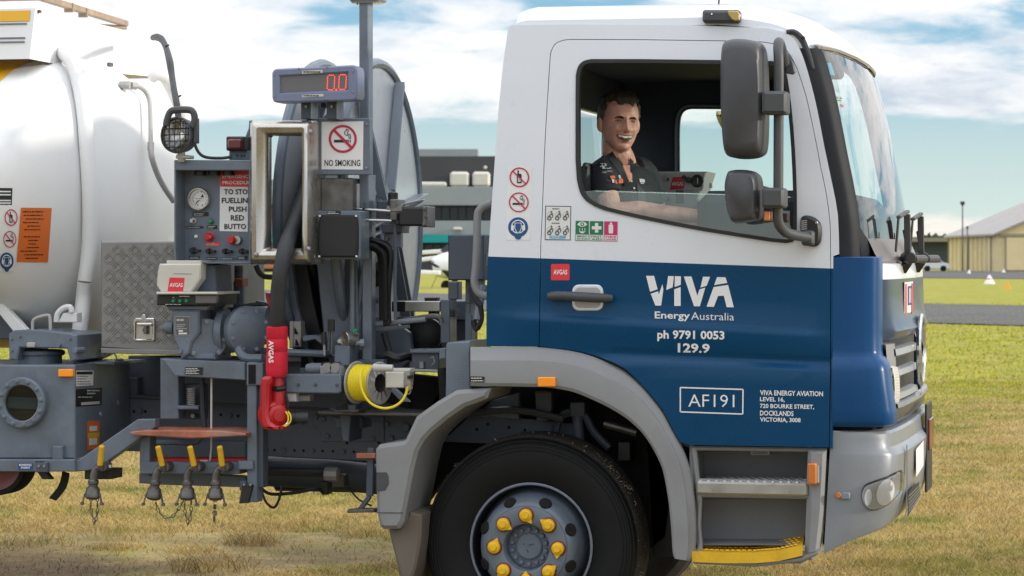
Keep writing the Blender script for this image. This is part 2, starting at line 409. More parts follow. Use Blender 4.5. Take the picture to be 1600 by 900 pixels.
# ================================================================ FUEL TRUCK: cab
truck = thing('fuel_truck', (0, 1.15, 0), 'white and blue aviation fuel tanker truck with grey pumping gear behind the cab', 'truck')
CABW = 2.3
def t1(x, y): return y-(487+.06*(x-847))
def t2(x, y): return y-(552+.04*(x-945))
def sst(a, b, x):
    t = min(1, max(0, (x-a)/(b-a))); return t*t*(3-2*t)
def side_prof(x, y):
    p = 0.055*max(0, (400-y)/400)**2
    a = sst(770, 846, x)*(1-.9*sst(1262, 1284, x)); q = t1(x, y)
    p -= .017*a*(sst(0, 12, q) if q < 14 else 1-.75*sst(16, 60, q))
    q = t2(x, y); a = sst(930, 960, x)
    if x > 900: p -= a*(-.006*sst(-12, -2, q) if q < 0 else -.006+.026*sst(0, 17, q))
    return p
def panel(outer, holes, prof, Y0, thick, regions, cuts=(), hs=(), vs_=()):
    """sheet cut out of the cab side, bent to its profile, with returned edges"""
    loops = [outer]+list(holes); bm = bmesh.new(); allv = []
    for lp in loops: allv += [bm.verts.new((x, y, 0)) for x, y in lp]
    for q in tessellate_polygon([[Vector((x, y, 0)) for x, y in lp] for lp in loops]): bm.faces.new([allv[j] for j in q])
    ls = list(cuts)+[((0, y), (100, y)) for y in hs]+[((x, 0), (x, 100)) for x in vs_]
    for (ax, ay), (bx, by) in ls:
        bmesh.ops.bisect_plane(bm, geom=bm.verts[:]+bm.edges[:]+bm.faces[:], dist=.02, plane_co=(ax, ay, 0), plane_no=(-(by-ay), bx-ax, 0))
    fr = bm.faces[:]; kinds = [regions(f.calc_center_median().x, f.calc_center_median().y) for f in fr]
    names = sorted(set(kinds)); mb = MB()
    for k in names: mb.mi(k)
    bm.verts.index_update()
    V_ = [W(v.co.x, v.co.y, Y0+prof(v.co.x, v.co.y)) for v in bm.verts]; n0 = len(V_)
    Fc = [[v.index for v in f.verts] for f in fr]; mm = [names.index(k) for k in kinds]
    rim = {}
    for e in bm.edges:
        if len(e.link_faces) == 1:
            for v in e.verts:
                if v.index not in rim:
                    rim[v.index] = len(V_); V_.append(V_[v.index]+Vector((0, thick, 0)))
            a, b = e.verts[0].index, e.verts[1].index
            Fc.append([a, b, rim[b], rim[a]]); mm.append(names.index(regions(e.verts[0].co.x, e.verts[0].co.y)))
    bm.free()
    mb.v = [tuple(v) for v in V_]; mb.f = [tuple(f) for f in Fc]; mb.m = mm
    return mb
def paint(x, y): return 'blue' if y > 402+.035*(x-800) else 'white'
PAINTCUT = ((800, 402), (1300, 419.5))
door_out = smooth2([(848, 330), (852, 225), (857, 140), (860, 92)], 3)+smooth2([(861, 82), (867, 70), (878, 64), (892, 62)], 3)+[(1000, 62.5), (1140, 64.5)] \
    +smooth2([(1190, 66), (1222, 73), (1240, 97), (1252, 128), (1262, 163), (1275, 225), (1282, 262), (1290, 300), (1295.5, 340), (1297, 368)], 3) \
    +[(1297.5, 420), (1297, 560), (1295, 699), (1185, 697), (1076, 695)]+smooth2([(1062, 690), (1050, 668), (1036, 641), (1018, 618), (1000, 598), (975, 575), (950, 563), (925, 554), (900, 548), (870, 544), (843, 541)], 2)
door_out += [(844.5, 450), (845.5, 385)]
win = [(900, 250), (900, 150)]+smooth2([(900.5, 118), (904, 104), (912, 96), (924, 93)], 3)+[(1000, 93), (1120, 94.5), (1205, 96)] \
    +smooth2([(1216, 97), (1224, 104), (1230, 125), (1236, 170), (1241, 230), (1244, 300), (1244, 360)], 2)+smooth2([(1243, 371), (1238, 377), (1228, 379)], 2) \
    +smooth2([(1205, 377), (1100, 360.5), (1000, 341), (945, 328)], 2)+smooth2([(930, 322), (916, 313), (907, 300), (902, 280)], 3)
cab_out = [(760, 541), (760, 460), (763, 400), (766, 350), (771, 280), (778, 180), (786, 100), (794, 44), (800, 39)]+[(880, 38), (1000, 38.5), (1100, 40), (1200, 44)] \
    +smooth2([(1226, 50), (1240, 60), (1252, 82), (1262, 112), (1272, 150), (1280, 187), (1287, 225), (1300, 287), (1309, 337), (1311, 397)], 2) \
    +[(1302, 400), (1301, 560), (1301, 701)]
HS = [60, 90, 120, 150, 190, 230, 270, 310, 350, 385, 430, 470]
CR = [((847, 487+d), (947, 493+d)) for d in (0, 4, 8, 12, 16, 30, 45, 60)]+[((945, 552+d), (1045, 556+d)) for d in (-12, -7, -2, 0, 4, 9, 13, 17, 40)]
# the fixed side: rear quarter, header and front pillar as one sheet round the door
ring = offset(door_out, -1.15)
k0 = max(range(len(ring)), key=lambda i: (ring[i][1] > 530 and ring[i][0] < 850, ring[i][1]))
k1 = max(range(len(ring)), key=lambda i: (ring[i][0] > 1280, ring[i][1]))
path = []; i = k0
while True:
    path.append(ring[i])
    if i == k1: break
    i = (i+1) % len(ring)
fixed = [(760, 541)]+cab_out[1:]+path[::-1]
mb = panel(fixed, [], side_prof, 0.0, .05, paint, [PAINTCUT]+CR[:8], HS, [785, 805, 825])
cab = mb.build('cab_body', truck, 24)
# roof and front cap: stations across the cab
WP = [(0, 0), (.035, .02), (.065, .06), (.09, .13), (.118, .27), (.148, .62), (.160, 1.10)]     # plan of the windscreen, (dx, y)
def mirror_plan(pl): return pl+[(dx, CABW-y) for dx, y in pl[::-1]]
def wl(py):        # near edge of the windscreen surround (picture column on the side plane) for a row
    T = [(60, 1240), (82, 1252), (112, 1262), (150, 1272), (187, 1280), (225, 1287), (287, 1300), (337, 1309), (375, 1311.5), (412, 1313)]
    for (a, xa), (b, xb) in zip(T, T[1:]):
        if py <= b: return xa+(xb-xa)*(py-a)/(b-a)
    return T[-1][1]
def wpoint(py, dx, y, extra=0.0):
    b = W(wl(py), py, 0); inset = .05*max(0, (400-py)/400)**2
    yy = inset+y*(CABW-2*inset)/CABW; return Vector((b.x+dx+extra, yy, b.z))
PLAN = mirror_plan(WP)
def station(dx, y, rise):
    """section of the roof at y: from the back edge to the top of the windscreen"""
    e = wpoint(76, dx, y); z0 = W(1000, 39, 0).z+rise; xr = W(797, 30, 0).x
    pts = [Vector((W(788, 100, 0).x-.005, y, W(788, 100, 0).z)), Vector((xr-.012, y, z0-.07)), Vector((xr+.015, y, z0-.01)), Vector((xr+.06, y, z0))]
    a = Vector((W(1120, 30, 0).x, y, z0-.002)); n = 12
    b1 = Vector((e.x-.10, y, z0-.02)); 
    c1 = Vector((e.x-.030, y, e.z+.07))
    for k in range(n+1):
        t = k/n; pts.append(a*(1-t)**3+b1*3*t*(1-t)**2+c1*3*t*t*(1-t)+e*t**3)
    return pts
rises = [0, .032, .062, .085, .108, .125, .130]
rows = []
for i, (dx, y) in enumerate(PLAN):
    r = rises[i] if i < len(rises) else rises[len(PLAN)-1-i]
    yy = y if 0 < i < len(PLAN)-1 else (.045 if i == 0 else CABW-.045)
    if i == 1: yy = .052
    if i == 2: yy = .085
    if i == 3: yy = .15
    if i == len(PLAN)-2: yy = CABW-.052
    if i == len(PLAN)-3: yy = CABW-.085
    if i == len(PLAN)-4: yy = CABW-.15
    rows.append(station(dx, yy, r))
mb = MB().grid(rows, 'white', mats=lambda i, j: 'blue' if j < 0 else 'white')
# closed back and far side with their windows
xb = W(768, 330, 0).x
mb2 = MB()
def wallpiece(x0, x1, z0, z1, y0, y1, k='white'): mb2.box(((x0+x1)/2, (y0+y1)/2, (z0+z1)/2), (x1-x0, y1-y0, z1-z0), k, ch=0)
FY = CABW
zt, zb = W(1000, 50, 0).z, W(1000, 541, 0).z
mb.build('roof', truck, 30)
EDGE = [(W(x, y, 0).z, W(x, y, 0).x) for x, y in ((760, 541), (763, 400), (766, 350), (771, 280), (778, 180), (786, 100), (795, 40))]
def xedge(z):
    for (za, xa), (zc, xc) in zip(EDGE, EDGE[1:]):
        if z <= zc: return xa+(xc-xa)*max(0, (z-za)/(zc-za))
    return EDGE[-1][1]
xw = xedge(1.9)+.07; zw0, zw1 = W(900, 262, 1.6).z, VX(915, 173.5, xw).z; yw0, yw1 = .45, 2.19
for (z0, z1, y0, y1) in ((zb, zw0, .075, CABW-.08), (zw1, zt+.02, .075, CABW-.08), (zw0, zw1, .075, yw0), (zw0, zw1, yw1, CABW-.08)):
    e0, e1 = xedge(z0)+.022, xedge(z1)+.022
    for k, o0, o1 in (('interior', .028, .05), ('white', 0, .027)):
        mb2.add([(e0+o, y, z0) for o in (o0, o1) for y in (y0, y1)]+[(e1+o, y, z1) for o in (o0, o1) for y in (y0, y1)], [(0, 1, 3, 2), (4, 5, 7, 6), (0, 1, 5, 4), (2, 3, 7, 6), (0, 2, 6, 4), (1, 3, 7, 5)], k)
mb2.build('rear_wall', truck)
# far side: sheet with door window and quarter window (openings measured through the cab)
FYY = 2.22
def farx(px, py): return W(px, py, FYY)
farwin = smooth2([(1056, 260), (1056, 200), (1060, 176), (1072, 166), (1090, 165)], 3)+[(1200, 166), (1262, 168)]+smooth2([(1275, 172), (1286, 200), (1300, 270), (1310, 325)], 2)+[(1310, 345), (1200, 338), (1056, 330)]
quart = smooth2([(880, 165), (905, 171), (938, 181), (962, 190), (972, 200)], 2)+[(974, 290), (880, 290)]
fo = [(905, 500), (905, 60), (1150, 58), (1250, 70), (1275, 130), (1298, 210), (1318, 300), (1325, 500)]
fo = [(934, 520), (940, 160), (948, 80), (960, 66), (1220, 66), (1258, 80), (1285, 130), (1308, 210), (1326, 300), (1345, 380), (1345, 520)]
mb = MB().slab(fo, FYY, FYY+.05, 'interior', holes=[farwin], ch=.012)
mb.build('far_side', truck)
fb = MB(); fb.slab(offset(farwin, -2.0), FYY-.012, FYY-.002, 'greylight', holes=[offset(farwin, 2.5)], ch=.004); fb.slab(offset(farwin, 2.4), FYY-.004, FYY+.03, 'black', holes=[offset(farwin, 5)], ch=.003)
fb.build('window_frame', truck)
MB().grid([[W(x, y, FYY+.03) for x in (1050, 1315)] for y in (160, 345)], 'farglass').build('window_glass', truck)
MB().grid([[Vector((xw-.03, y, z)) for y in (yw0, yw1)] for z in (zw0, zw1)], 'farglass').build('rear_window_glass', truck)
# interior shell: floor, header, trim behind the door
mb = MB()
zf = W(1000, 470, 0).z
mb.box(((xb+1.25)/2, CABW/2, zf), (1.25-xb, CABW-.3, .04), 'interior', ch=0)
mb.box(((xb+.14+W(1235, 70, 0).x)/2, CABW/2, W(1000, 66, 0).z), (W(1235, 70, 0).x-xb-.14, CABW-.26, .05), 'interior', ch=.02)
mb.build('cab_lining', truck, split='add')
panel(offset(door_out, -4), [offset(door_out, 11)], lambda x, y: 0.055*max(0, (400-y)/400)**2, .034, .02, lambda x, y: 'plasticdark', (), HS).build('door_jamb', truck)
# ---------------------------------------------------------------- door
DY = -.003
mb = panel(door_out, [win], side_prof, DY, .028, paint, [PAINTCUT]+CR, HS, [1262, 1284, 935, 960, 900])
door = mb.build('door', truck, 24)
dp = planef(DY, side_prof)
sp = planef(0, side_prof)
inn = MB().slab(offset(door_out, 9), .045, .11, 'interior', holes=[offset(win, -7)], ch=.01).build('inner_panel', door)
panel(offset(win, -.8), [offset(win, 5.0)], lambda x, y: 0.055*max(0, (400-y)/400)**2, -.010, .035, lambda x, y: 'black', (), HS).build('window_seal', door)
gl = [(905, 303), (914, 299), (930, 298), (1145, 304), (1244, 308), (1246, 382), (1200, 378), (1100, 362), (1000, 343), (930, 324), (910, 308)]
mb = MB(); mb.poly(gl, lambda x, y, k: W(x, y, .012), 'glass'); mb.tube([W(x, y, .012) for x, y in gl[:5]], .0022, 'farglass', 6); mb.build('window_glass', door)
# chrome-free handle with its white cup
mb = MB(); mb.slab(rr(893, 444, 943, 486, 11), DY-.004, .02, 'white', ch=.006); mb.slab(rr(897, 448, 939, 482, 9), DY-.006, DY-.003, 'ltgrey', ch=.004); mb.build('handle_cup', door)
mb = MB(); hp = [(857, 463), (875, 462), (900, 463.5), (925, 465), (957, 466)]
mb.tube([W(x, y, -.045+.018*abs((x-907)/50)**2) for x, y in smooth2(hp, 3)], lambda t: .0205*(1-.28*abs(2*t-1)**6), 'plasticdark', 12)
mb.cyl(871, 461, -.052, 3.3, .02, 'chrome', 12)
mb.build('handle', door)
# two dark screw plugs over the window
for x in (1006, 1045):
    MB().cyl(x, 84.5, -.002+.04, 3.2, .03, 'black', 14).build('plug', door)
# ---------------------------------------------------------------- lettering and stickers on the cab side
mb = MB()
def letters():
    P = lambda pts: mb.poly(pts, dp, 'printwhite', 2)
    # V I V A with the diagonal cut through the strokes
    P([(1009.5, 431), (1022, 431), (1027.5, 452), (1015.8, 456)]); P([(1016.8, 459), (1028.3, 455), (1029.5, 460), (1035, 444), (1036.5, 452), (1034, 470.5), (1033, 477.5), (1024, 477.5)])
    P([(1044, 431.3), (1053, 431.5), (1051, 449), (1041, 453)]); P([(1053.5, 452.0), (1063.5, 448.5), (1063.5, 478), (1053.5, 478)]); P([(1054.5, 431.5), (1064, 431.7), (1063.7, 445), (1054, 448.5)])
    P([(1068.5, 432), (1080.5, 432), (1089.5, 462), (1093, 452), (1102, 449.5), (1093.5, 478.6), (1084.5, 478.5)]); P([(1098.5, 432.3), (1109.5, 432.6), (1104, 446.5), (1094.5, 449.3)])
    P([(1120.3, 433), (1133.5, 433.3), (1136.5, 442), (1116, 445.5)]); P([(1115, 448.5), (1137.7, 445.2), (1146.5, 480), (1135.5, 480), (1131, 462), (1122, 462.5), (1115.5, 479.4), (1104, 479.2)])
letters()
mb.cut(); mb.text('Energy', 1023, 486.5, 1078, 501, dp, 'printwhite', 2, .018, slope=.02); mb.text('Australia', 1080, 487.8, 1147, 499.5, dp, 'printwhite', 2, -.004, slope=.02)
mb.cut(); mb.text('ph 9791 0053', 1027, 515.5, 1132, 533, dp, 'printwhite', 2, .03, slope=.016); mb.cut(); mb.text('129.9', 1059, 536, 1109, 551, dp, 'printwhite', 2, .03, slope=.02)
mb.cut(); fx = [(1063, 605.5), (1161, 608.5), (1160.5, 647), (1063, 643.5)]
for i in range(4): mb.seg(*fx[i], *fx[(i+1) % 4], 2.0, dp, 'printwhite', 2)
mb.text('AF191', 1075.5, 616, 1147.5, 635.5, dp, 'printwhite', 2, -.006, slope=.012)
for i, (s_, x1) in enumerate((('VIVA ENERGY AVIATION', 1286), ('LEVEL 16,', 1226), ('720 BOURKE STREET,', 1272), ('DOCKLANDS', 1240), ('VICTORIA, 3008', 1251))):
    mb.cut() if i == 0 else 0; mb.text(s_, 1187.5, 609.5+i*10.6, x1, 617.5+i*10.6, dp, 'printwhite', 2, .02, slope=.02)
mb.build('lettering', door, split='cut')
def avgas(mb, x0, y0, x1, y1, fn, k='redpaper', sk=0, rot=0):
    mb.poly([(x0+sk, y0), (x1+sk, y0), (x1, y1), (x0, y1)], fn, k, 1)
    w_ = x1-x0; h = y1-y0; mb.text('AVGAS', x0+w_*.13+sk*.4, y0+h*.38, x1-w_*.12+sk*.4, y0+h*.66, fn, 'printwhite', 2, .02)
def nophone(mb, cx, cy, r, fn):
    mb.ringp(cx, cy, r*.86, r, fn, 'ring', 3); mb.poly(rr(cx-r*.25, cy-r*.35, cx+r*.22, cy+r*.6, r*.08, 2), fn, 'ink', 2); mb.seg(cx-r*.12, cy-r*.7, cx-r*.12, cy-r*.3, r*.14, fn, 'ink', 2)
    mb.poly(rr(cx-r*.15, cy+.02*r, cx+r*.14, cy+r*.48, r*.03, 1), fn, 'papergrey', 3)
    mb.seg(cx-r*.66, cy-r*.62, cx+r*.64, cy+r*.66, r*.13, fn, 'ring', 4)
def nosmoke(mb, cx, cy, r, fn, k='ring', t=.14):
    mb.ringp(cx, cy, r*(1-t), r, fn, k, 3); mb.seg(cx-r*.62, cy+r*.16, cx+r*.36, cy+r*.16, r*.2, fn, 'ink', 2); mb.seg(cx+r*.40, cy+r*.16, cx+r*.46, cy+r*.16, r*.2, fn, 'ink', 2); mb.seg(cx+r*.51, cy+r*.16, cx+r*.57, cy+r*.16, r*.2, fn, 'ink', 2)
    q = smooth2([(cx+r*.46, cy+r*.02), (cx+r*.42, cy-r*.22), (cx+r*.2, cy-r*.28), (cx+r*.12, cy-r*.48), (cx+r*.3, cy-r*.62)], 4)
    for a, b in zip(q, q[1:]): mb.seg(*a, *b, r*.055, fn, 'ink', 2)
    q = smooth2([(cx+r*.56, cy+r*.02), (cx+r*.54, cy-r*.3), (cx+r*.32, cy-r*.36), (cx+r*.4, cy-r*.6), (cx+r*.22, cy-r*.7)], 4)
    for a, b in zip(q, q[1:]): mb.seg(*a, *b, r*.055, fn, 'ink', 2)
    mb.seg(cx-r*.64, cy-r*.64, cx+r*.64, cy+r*.64, r*t*1.15, fn, k, 4)
def earmuff(mb, cx, cy, r, fn):
    mb.poly(circ(cx, cy, r, 28), fn, 'signblue', 2); mb.ringp(cx, cy-.05*r, r*.60, r*.70, fn, 'printwhite', 3, 24)
    mb.poly([(cx-r*.34, cy-r*.45), (cx+r*.34, cy-r*.45), (cx+r*.38, cy+r*.05), (cx+r*.18, cy+r*.55), (cx-r*.18, cy+r*.55), (cx-r*.38, cy+r*.05)], fn, 'printwhite', 4)
    mb.poly([(cx-r*.27, cy-r*.40), (cx+r*.27, cy-r*.40), (cx+r*.30, cy+r*.04), (cx+r*.12, cy+r*.47), (cx-r*.12, cy+r*.47), (cx-r*.30, cy+r*.04)], fn, 'signblue', 5)
    for s_ in (-1, 1): mb.poly(rr(cx+s_*r*.56-r*.15, cy-r*.2, cx+s_*r*.56+r*.15, cy+r*.34, r*.1, 3), fn, 'printwhite', 4)
    mb.poly(circ(cx, cy+r*.9, r*.35, 12), fn, 'signblue', 3)
mb = MB(); mb.poly([(794, 259), (831, 259), (828, 375), (791, 375)], sp, 'printwhite', 1)
nophone(mb, 811.5, 277, 15.5, sp); nosmoke(mb, 810.5, 316, 15.5, sp, t=.12); earmuff(mb, 809.5, 355, 15.5, sp); mb.build('warning_sticker', truck)
mb = MB(); mb.poly([(852, 321.5), (892.5, 322), (891.5, 375.5), (851.2, 375)], dp, 'ink', 1); mb.poly([(853.2, 322.7), (891.4, 323.2), (890.4, 374.3), (852.4, 373.8)], dp, 'paper', 2)
mb.lines(863, 324.5, 881, 328, 1, dp, 'inkgrey', 3); mb.lines(862, 347, 881, 350.5, 1, dp, 'inkgrey', 3, 3)
for i in range(6):
    cx, cy = 859.5+12.3*(i % 3), 337+23*(i//3)
    mb.ringp(cx-1.2, cy+4, 1.8, 3.6, dp, 'inkgrey', 3, 12); mb.seg(cx-2, cy+1, cx+3, cy-4, 1.8, dp, 'inkgrey', 3); mb.seg(cx+3, cy-4, cx+4.2, cy+3, 1.5, dp, 'inkgrey', 3); mb.poly(circ(cx+2, cy-6.2, 1.5, 8), dp, 'inkgrey', 3); mb.ringp(cx+.3, cy-1, 4.6, 5.1, dp, 'ltgrey', 3, 12)
mb.poly([(859, 368), (884, 368.2), (883.6, 372.6), (858.7, 372.3)], dp, 'ltblue', 3); mb.lines(862, 368.6, 881, 372, 1, dp, 'paper', 4, 4)
mb.build('climbing_sticker', door)
for i, (k, a, b) in enumerate((('signgreen', 'EMERGENCY', 'EYE WASH'), ('signgreen', 'FIRST', 'AID'), ('signpink', 'FIRE', 'EXTINGUISHER'))):
    mb = MB(); x0 = 899.3+22.4*i; x1 = x0+21; y0 = 345+.4*i
    mb.poly([(x0, y0), (x1, y0+.3), (x1-.4, y0+31.5), (x0-.4, y0+31.2)], dp, k, 1); mb.poly([(x0+.6, y0+21.5), (x1-.8, y0+21.8), (x1-1, y0+30.7), (x0+.4, y0+30.4)], dp, 'paper', 2)
    mb.text(a, x0+2.2, y0+22.6, x1-2.2, y0+25.8, dp, k, 3, .02); mb.text(b, x0+2.2, y0+26.8, x1-2.2, y0+29.8, dp, k, 3, .02)
    cx, cy = (x0+x1)/2, y0+10.5
    if i == 0:
        up_ = [(cx-8+16*t/8, cy-5-4.4*math.sin(math.pi*t/8)) for t in range(9)]; dn = [(cx-8+16*t/8, cy-5+4.0*math.sin(math.pi*t/8)) for t in range(9)]
        mb.poly(up_+dn[1:-1][::-1], dp, 'paper', 2); mb.poly(circ(cx, cy-5.2, 3, 14), dp, k, 3); mb.poly(circ(cx, cy-5.2, 1.5, 10), dp, 'paper', 4)
        for t in (-4, 0, 4):
            mb.seg(cx+t, cy+1, cx+t, cy+5, 1.0, dp, 'paper', 2)
        mb.poly([(cx-5.5, cy+6), (cx+5.5, cy+6), (cx+1.5, cy+9), (cx-1.5, cy+9)], dp, 'paper', 2)
    elif i == 1:
        mb.poly(rr(cx-2.6, cy-7.5, cx+2.6, cy+7.5, .3, 1), dp, 'paper', 2); mb.poly(rr(cx-7.5, cy-2.5, cx+7.5, cy+2.6, .3, 1), dp, 'paper', 3)
    else:
        mb.poly(rr(cx-3.6, cy-5.5, cx+3.4, cy+8.5, 1.6, 3), dp, 'paper', 2); mb.poly(rr(cx-1.8, cy-8.6, cx+1.8, cy-5.6, .5, 1), dp, 'paper', 2)
    mb.build('safety_sticker', door)
mb = MB(); mb.poly(rr(861, 412.5, 890, 437.8, 2, 3), dp, 'redpaper', 1); mb.text('AVGAS', 864.8, 421.3, 886.3, 429, dp, 'printwhite', 2, .02); mb.build('fuel_sticker', door)
# ---------------------------------------------------------------- roof side lamp
mb = MB(); mb.slab(rr(1097, 15, 1156, 35.5, 5), -.035+.045, .06, 'plasticdark', ch=.012); mb.slab([(1137, 16.5), (1153, 17), (1155.5, 22), (1155, 31), (1149, 33), (1143, 30), (1137.5, 22)], -.002, .05, 'lampyellow', ch=.004)
mb.cyl(1112, 22, .006, 1.6, .01, 'chrome', 8); mb.build('marker_lamp', truck)
mb = MB(); mb.tube([wpoint(76, -.38, .3)+Vector((0, 0, .1)), wpoint(76, -.38, .3)+Vector((0, 0, .19)), wpoint(76, -.36, .3)+Vector((0, 0, .5))], .004, 'black', 6); mb.build('aerial', truck)
mb = MB(); b_ = wpoint(76, -.42, .5); mb.lathe(b_+Vector((0, 0, .1)), (0, 0, 1), [(.012, 0), (.010, .06), (.014, .065), (.012, .085)], 'bolt', 10); mb.build('roof_fitting', truck)
# ---------------------------------------------------------------- windscreen and its surround
PY = [74, 84, 100, 130, 165, 200, 240, 280, 320, 350, 375, 390, 404, 409]
def plan_at(y):
    """dx of the windscreen plan at y"""
    y2 = min(y, CABW-y)
    for (d0, a), (d1, b) in zip(WP, WP[1:]):
        if y2 <= b: return d0+(d1-d0)*(y2-a)/(b-a)
    return WP[-1][0]
GY = .072
ys = [.05, .075, .10, GY]
rows = [[wpoint(py, 0, 0, -.002)+Vector((0, .006, 0))]+[wpoint(py, plan_at(y), y, .014-.05*(GY-y)) for y in (.015, .03, .045, .058)]+[wpoint(py, plan_at(GY), GY, .012), wpoint(py, plan_at(GY), GY+.003, -.02)] for py in PY]
mb = MB().grid(rows, 'pillar')
mb.build('windscreen_pillar', truck); MB().grid([[p+Vector((0, CABW-2*p.y, 0)) for p in r] for r in rows], 'pillar').build('windscreen_pillar', truck)
YF = [GY-.012, GY+.02, GY+.045, GY+.07, GY+.10, GY+.13, GY+.2]
lc_ = lambda y: 375-26*max(0, 1-(y-GY)/.10)**2
MB().grid([[wpoint(lc_(max(y, GY))-1.5, plan_at(max(y, GY)), y, .006) for y in YF], [wpoint(min(404, 384+20*max(0, 1-(y-GY)/.12)), plan_at(max(y, GY)), y, .012) for y in YF], [wpoint(408, plan_at(max(y, GY)), y, .006) for y in YF]], 'pillar').build('corner_trim', truck)
# lower trim: the dark plastic sweeping under the glass at the corner, then the bronze cowl
def fpt(px, py, dx, y, extra=0): b = W(px, py, 0); return Vector((b.x+dx+extra, y, b.z))
rows = []
YS = [.15, .2, .3, .45, .7, 1.0, 1.3, 1.6, 1.9, 2.1, 2.25]
for py, px, e in ((372, 1311, .006), (380, 1312, .015), (395, 1313, .03), (407, 1314, .045), (415, 1314, .03)):
    rows.append([fpt(px, py, plan_at(y), y, e) for y in YS])
MB().grid(rows, 'cowl').build('cowl', truck)
GYS = [GY, .11, .15, .2, .3, .45, .7, .95, 1.2, 1.5, 1.75, 1.95, 2.1, CABW-GY]
def lowcut(y): return 375-26*max(0, 1-(y-GY)/.10)**2 if y < 1 else 375-26*max(0, 1-(CABW-GY-y)/.10)**2
rows = [[wpoint(lowcut(y)*t+76*(1-t), plan_at(y), y, .002) for y in GYS] for t in [k/10 for k in range(11)]]
ws = MB().grid(rows, 'windscreen').build('windscreen', truck, 60)
# visor seal with grime along the top edge
rows = [[wpoint(74, plan_at(y), y, .012), wpoint(70, plan_at(y), y, .022), wpoint(66, plan_at(y), y, .004)] for y in [.05, .09]+GYS[0:]+[2.2, 2.25]]
MB().grid(rows, 'galv').build('windscreen_seal', truck)
# paper permits behind the glass
for (ya, yb, pa, pb, k) in ((.11, .17, 94, 114, 'ltblue'), (.10, .18, 117, 141, 'farglass'), (.10, .19, 147, 166, 'paper')):
    mb = MB(); fn = lambda u, v, l: wpoint(v, plan_at(u), u, -.008-.0+.001*l)
    mb.grid([[fn(u, v, 0) for u in (ya, (ya+yb)/2, yb)] for v in (pa, pb)], k)
    if k == 'paper':
        mb.grid([[fn(u, v, 1) for u in (ya+.04, yb-.01)] for v in (pb-6, pb-2)], 'redpaper'); mb.grid([[fn(u, v, 1) for u in (ya+.01, yb-.01)] for v in (pa+2, pa+4)], 'inkgrey'); mb.grid([[fn(u, v, 1) for u in (ya+.01, yb-.03)] for v in (pa+6, pa+8)], 'inkgrey')
    mb.build('permit', ws)
# curved dark grab trim at the pillar top
mb = MB(); q = smooth2([(1229, 51), (1240, 50), (1252, 60), (1262, 82), (1270, 108)], 3)
mb.tube([W(x, y, .045) for x, y in q], lambda t: .016-.004*abs(1-2*t), 'plasticdark', 8, flat=.7); mb.cyl(1254.5, 59, .024, 3, .02, 'black', 10); mb.build('pillar_trim', truck)
MB().slab([(1226, 82), (1234, 85), (1240, 98), (1243, 113), (1240, 117), (1227, 115), (1225, 100)], -.01+.03, .05, 'plasticdark', ch=.006).build('mirror_socket', truck)
# ---------------------------------------------------------------- blue front corner, nose, grille
NP = [(0, 0), (.06, .006), (.12, .016), (.152, .027), (.168, .040), (.178, .060), (.184, .09), (.190, .14), (.205, .24), (.220, .42), (.231, .75), (.237, 1.15)]
def ndx(y):
    y2 = min(y, CABW-y)
    for (d0, a), (d1, b) in zip(NP, NP[1:]):
        if y2 <= b: return d0+(d1-d0)*(y2-a)/(b-a)
    return NP[-1][0]
CRN = 1301
rows = []; frows = []
for py, e, oy in ((401, -.004, .006), (403, .0, 0), (440, .0, 0), (480, 0, 0), (520, 0, 0), (548, .0, .0), (556, .004, -.001), (560, .016, -.006), (566, .030, -.014), (573, .038, -.020), (580, .041, -.022), (605, .050, -.022), (640, .066, -.022), (656, .072, -.020), (663, .068, -.014), (667, .045, .0)):
    e *= .82; r = [fpt(CRN, py, dx+e*(dx/.18), y+oy) for dx, y in NP[:8]]
    r.append(r[-1]+Vector((-.035, .02, 0))); rows.append(r); frows.append([fpt(CRN, py, dx+.1*e*(dx/.18), y+oy) for dx, y in NP[:9]])
fr_ = [[Vector((p.x, CABW-p.y, p.z)) for p in r] for r in frows]; MB().grid(rows, 'sunlitblue').build('corner_panel', truck, 40); MB().grid(fr_, 'sunlitblue').build('corner_panel', truck, 40)
YN = [.145, .17, .22, .3, .42, .58, .75, .95, 1.15, 1.35, 1.55, 1.75, 1.9, 2.0, 2.08, 2.13, 2.155]
rows = []
for py, e in ((411, -.02), (413, .004), (425, .006), (437, .008), (437.5, .008), (460, .010), (490, .012), (512, .022), (520, .030), (530, .020), (538, -.02)):
    rows.append([fpt(CRN, py, ndx(y)+(min(e, -.004) if y < .15 else min(e, .004) if y < .18 else e), y) for y in YN])
mb = MB().grid(rows, 'deepblue', mats=lambda i, j: 'white' if i < 3 else 'deepblue'); nose = mb.build('nose_panel', truck, 40)
mb = MB(); fn = lambda u, v, l: fpt(CRN, v, ndx(u)+.014+.0012*l, u)
def nq(u0, u1, v0, v1, k, l):
    n = 4; mb.grid([[fn(u0+(u1-u0)*j/n, v, l) for j in range(n+1)] for v in (v0, v1)], k)
nq(.62, .98, 443, 500, 'paper', 0); nq(.64, .70, 446, 497, 'redpaper', 1); nq(.74, .96, 450, 482, 'signblue', 1); nq(.90, .96, 446, 497, 'redpaper', 2); nq(.78, .81, 454, 478, 'paper', 2); nq(.84, .87, 454, 478, 'paper', 2)
mb.build('nose_sticker', nose)
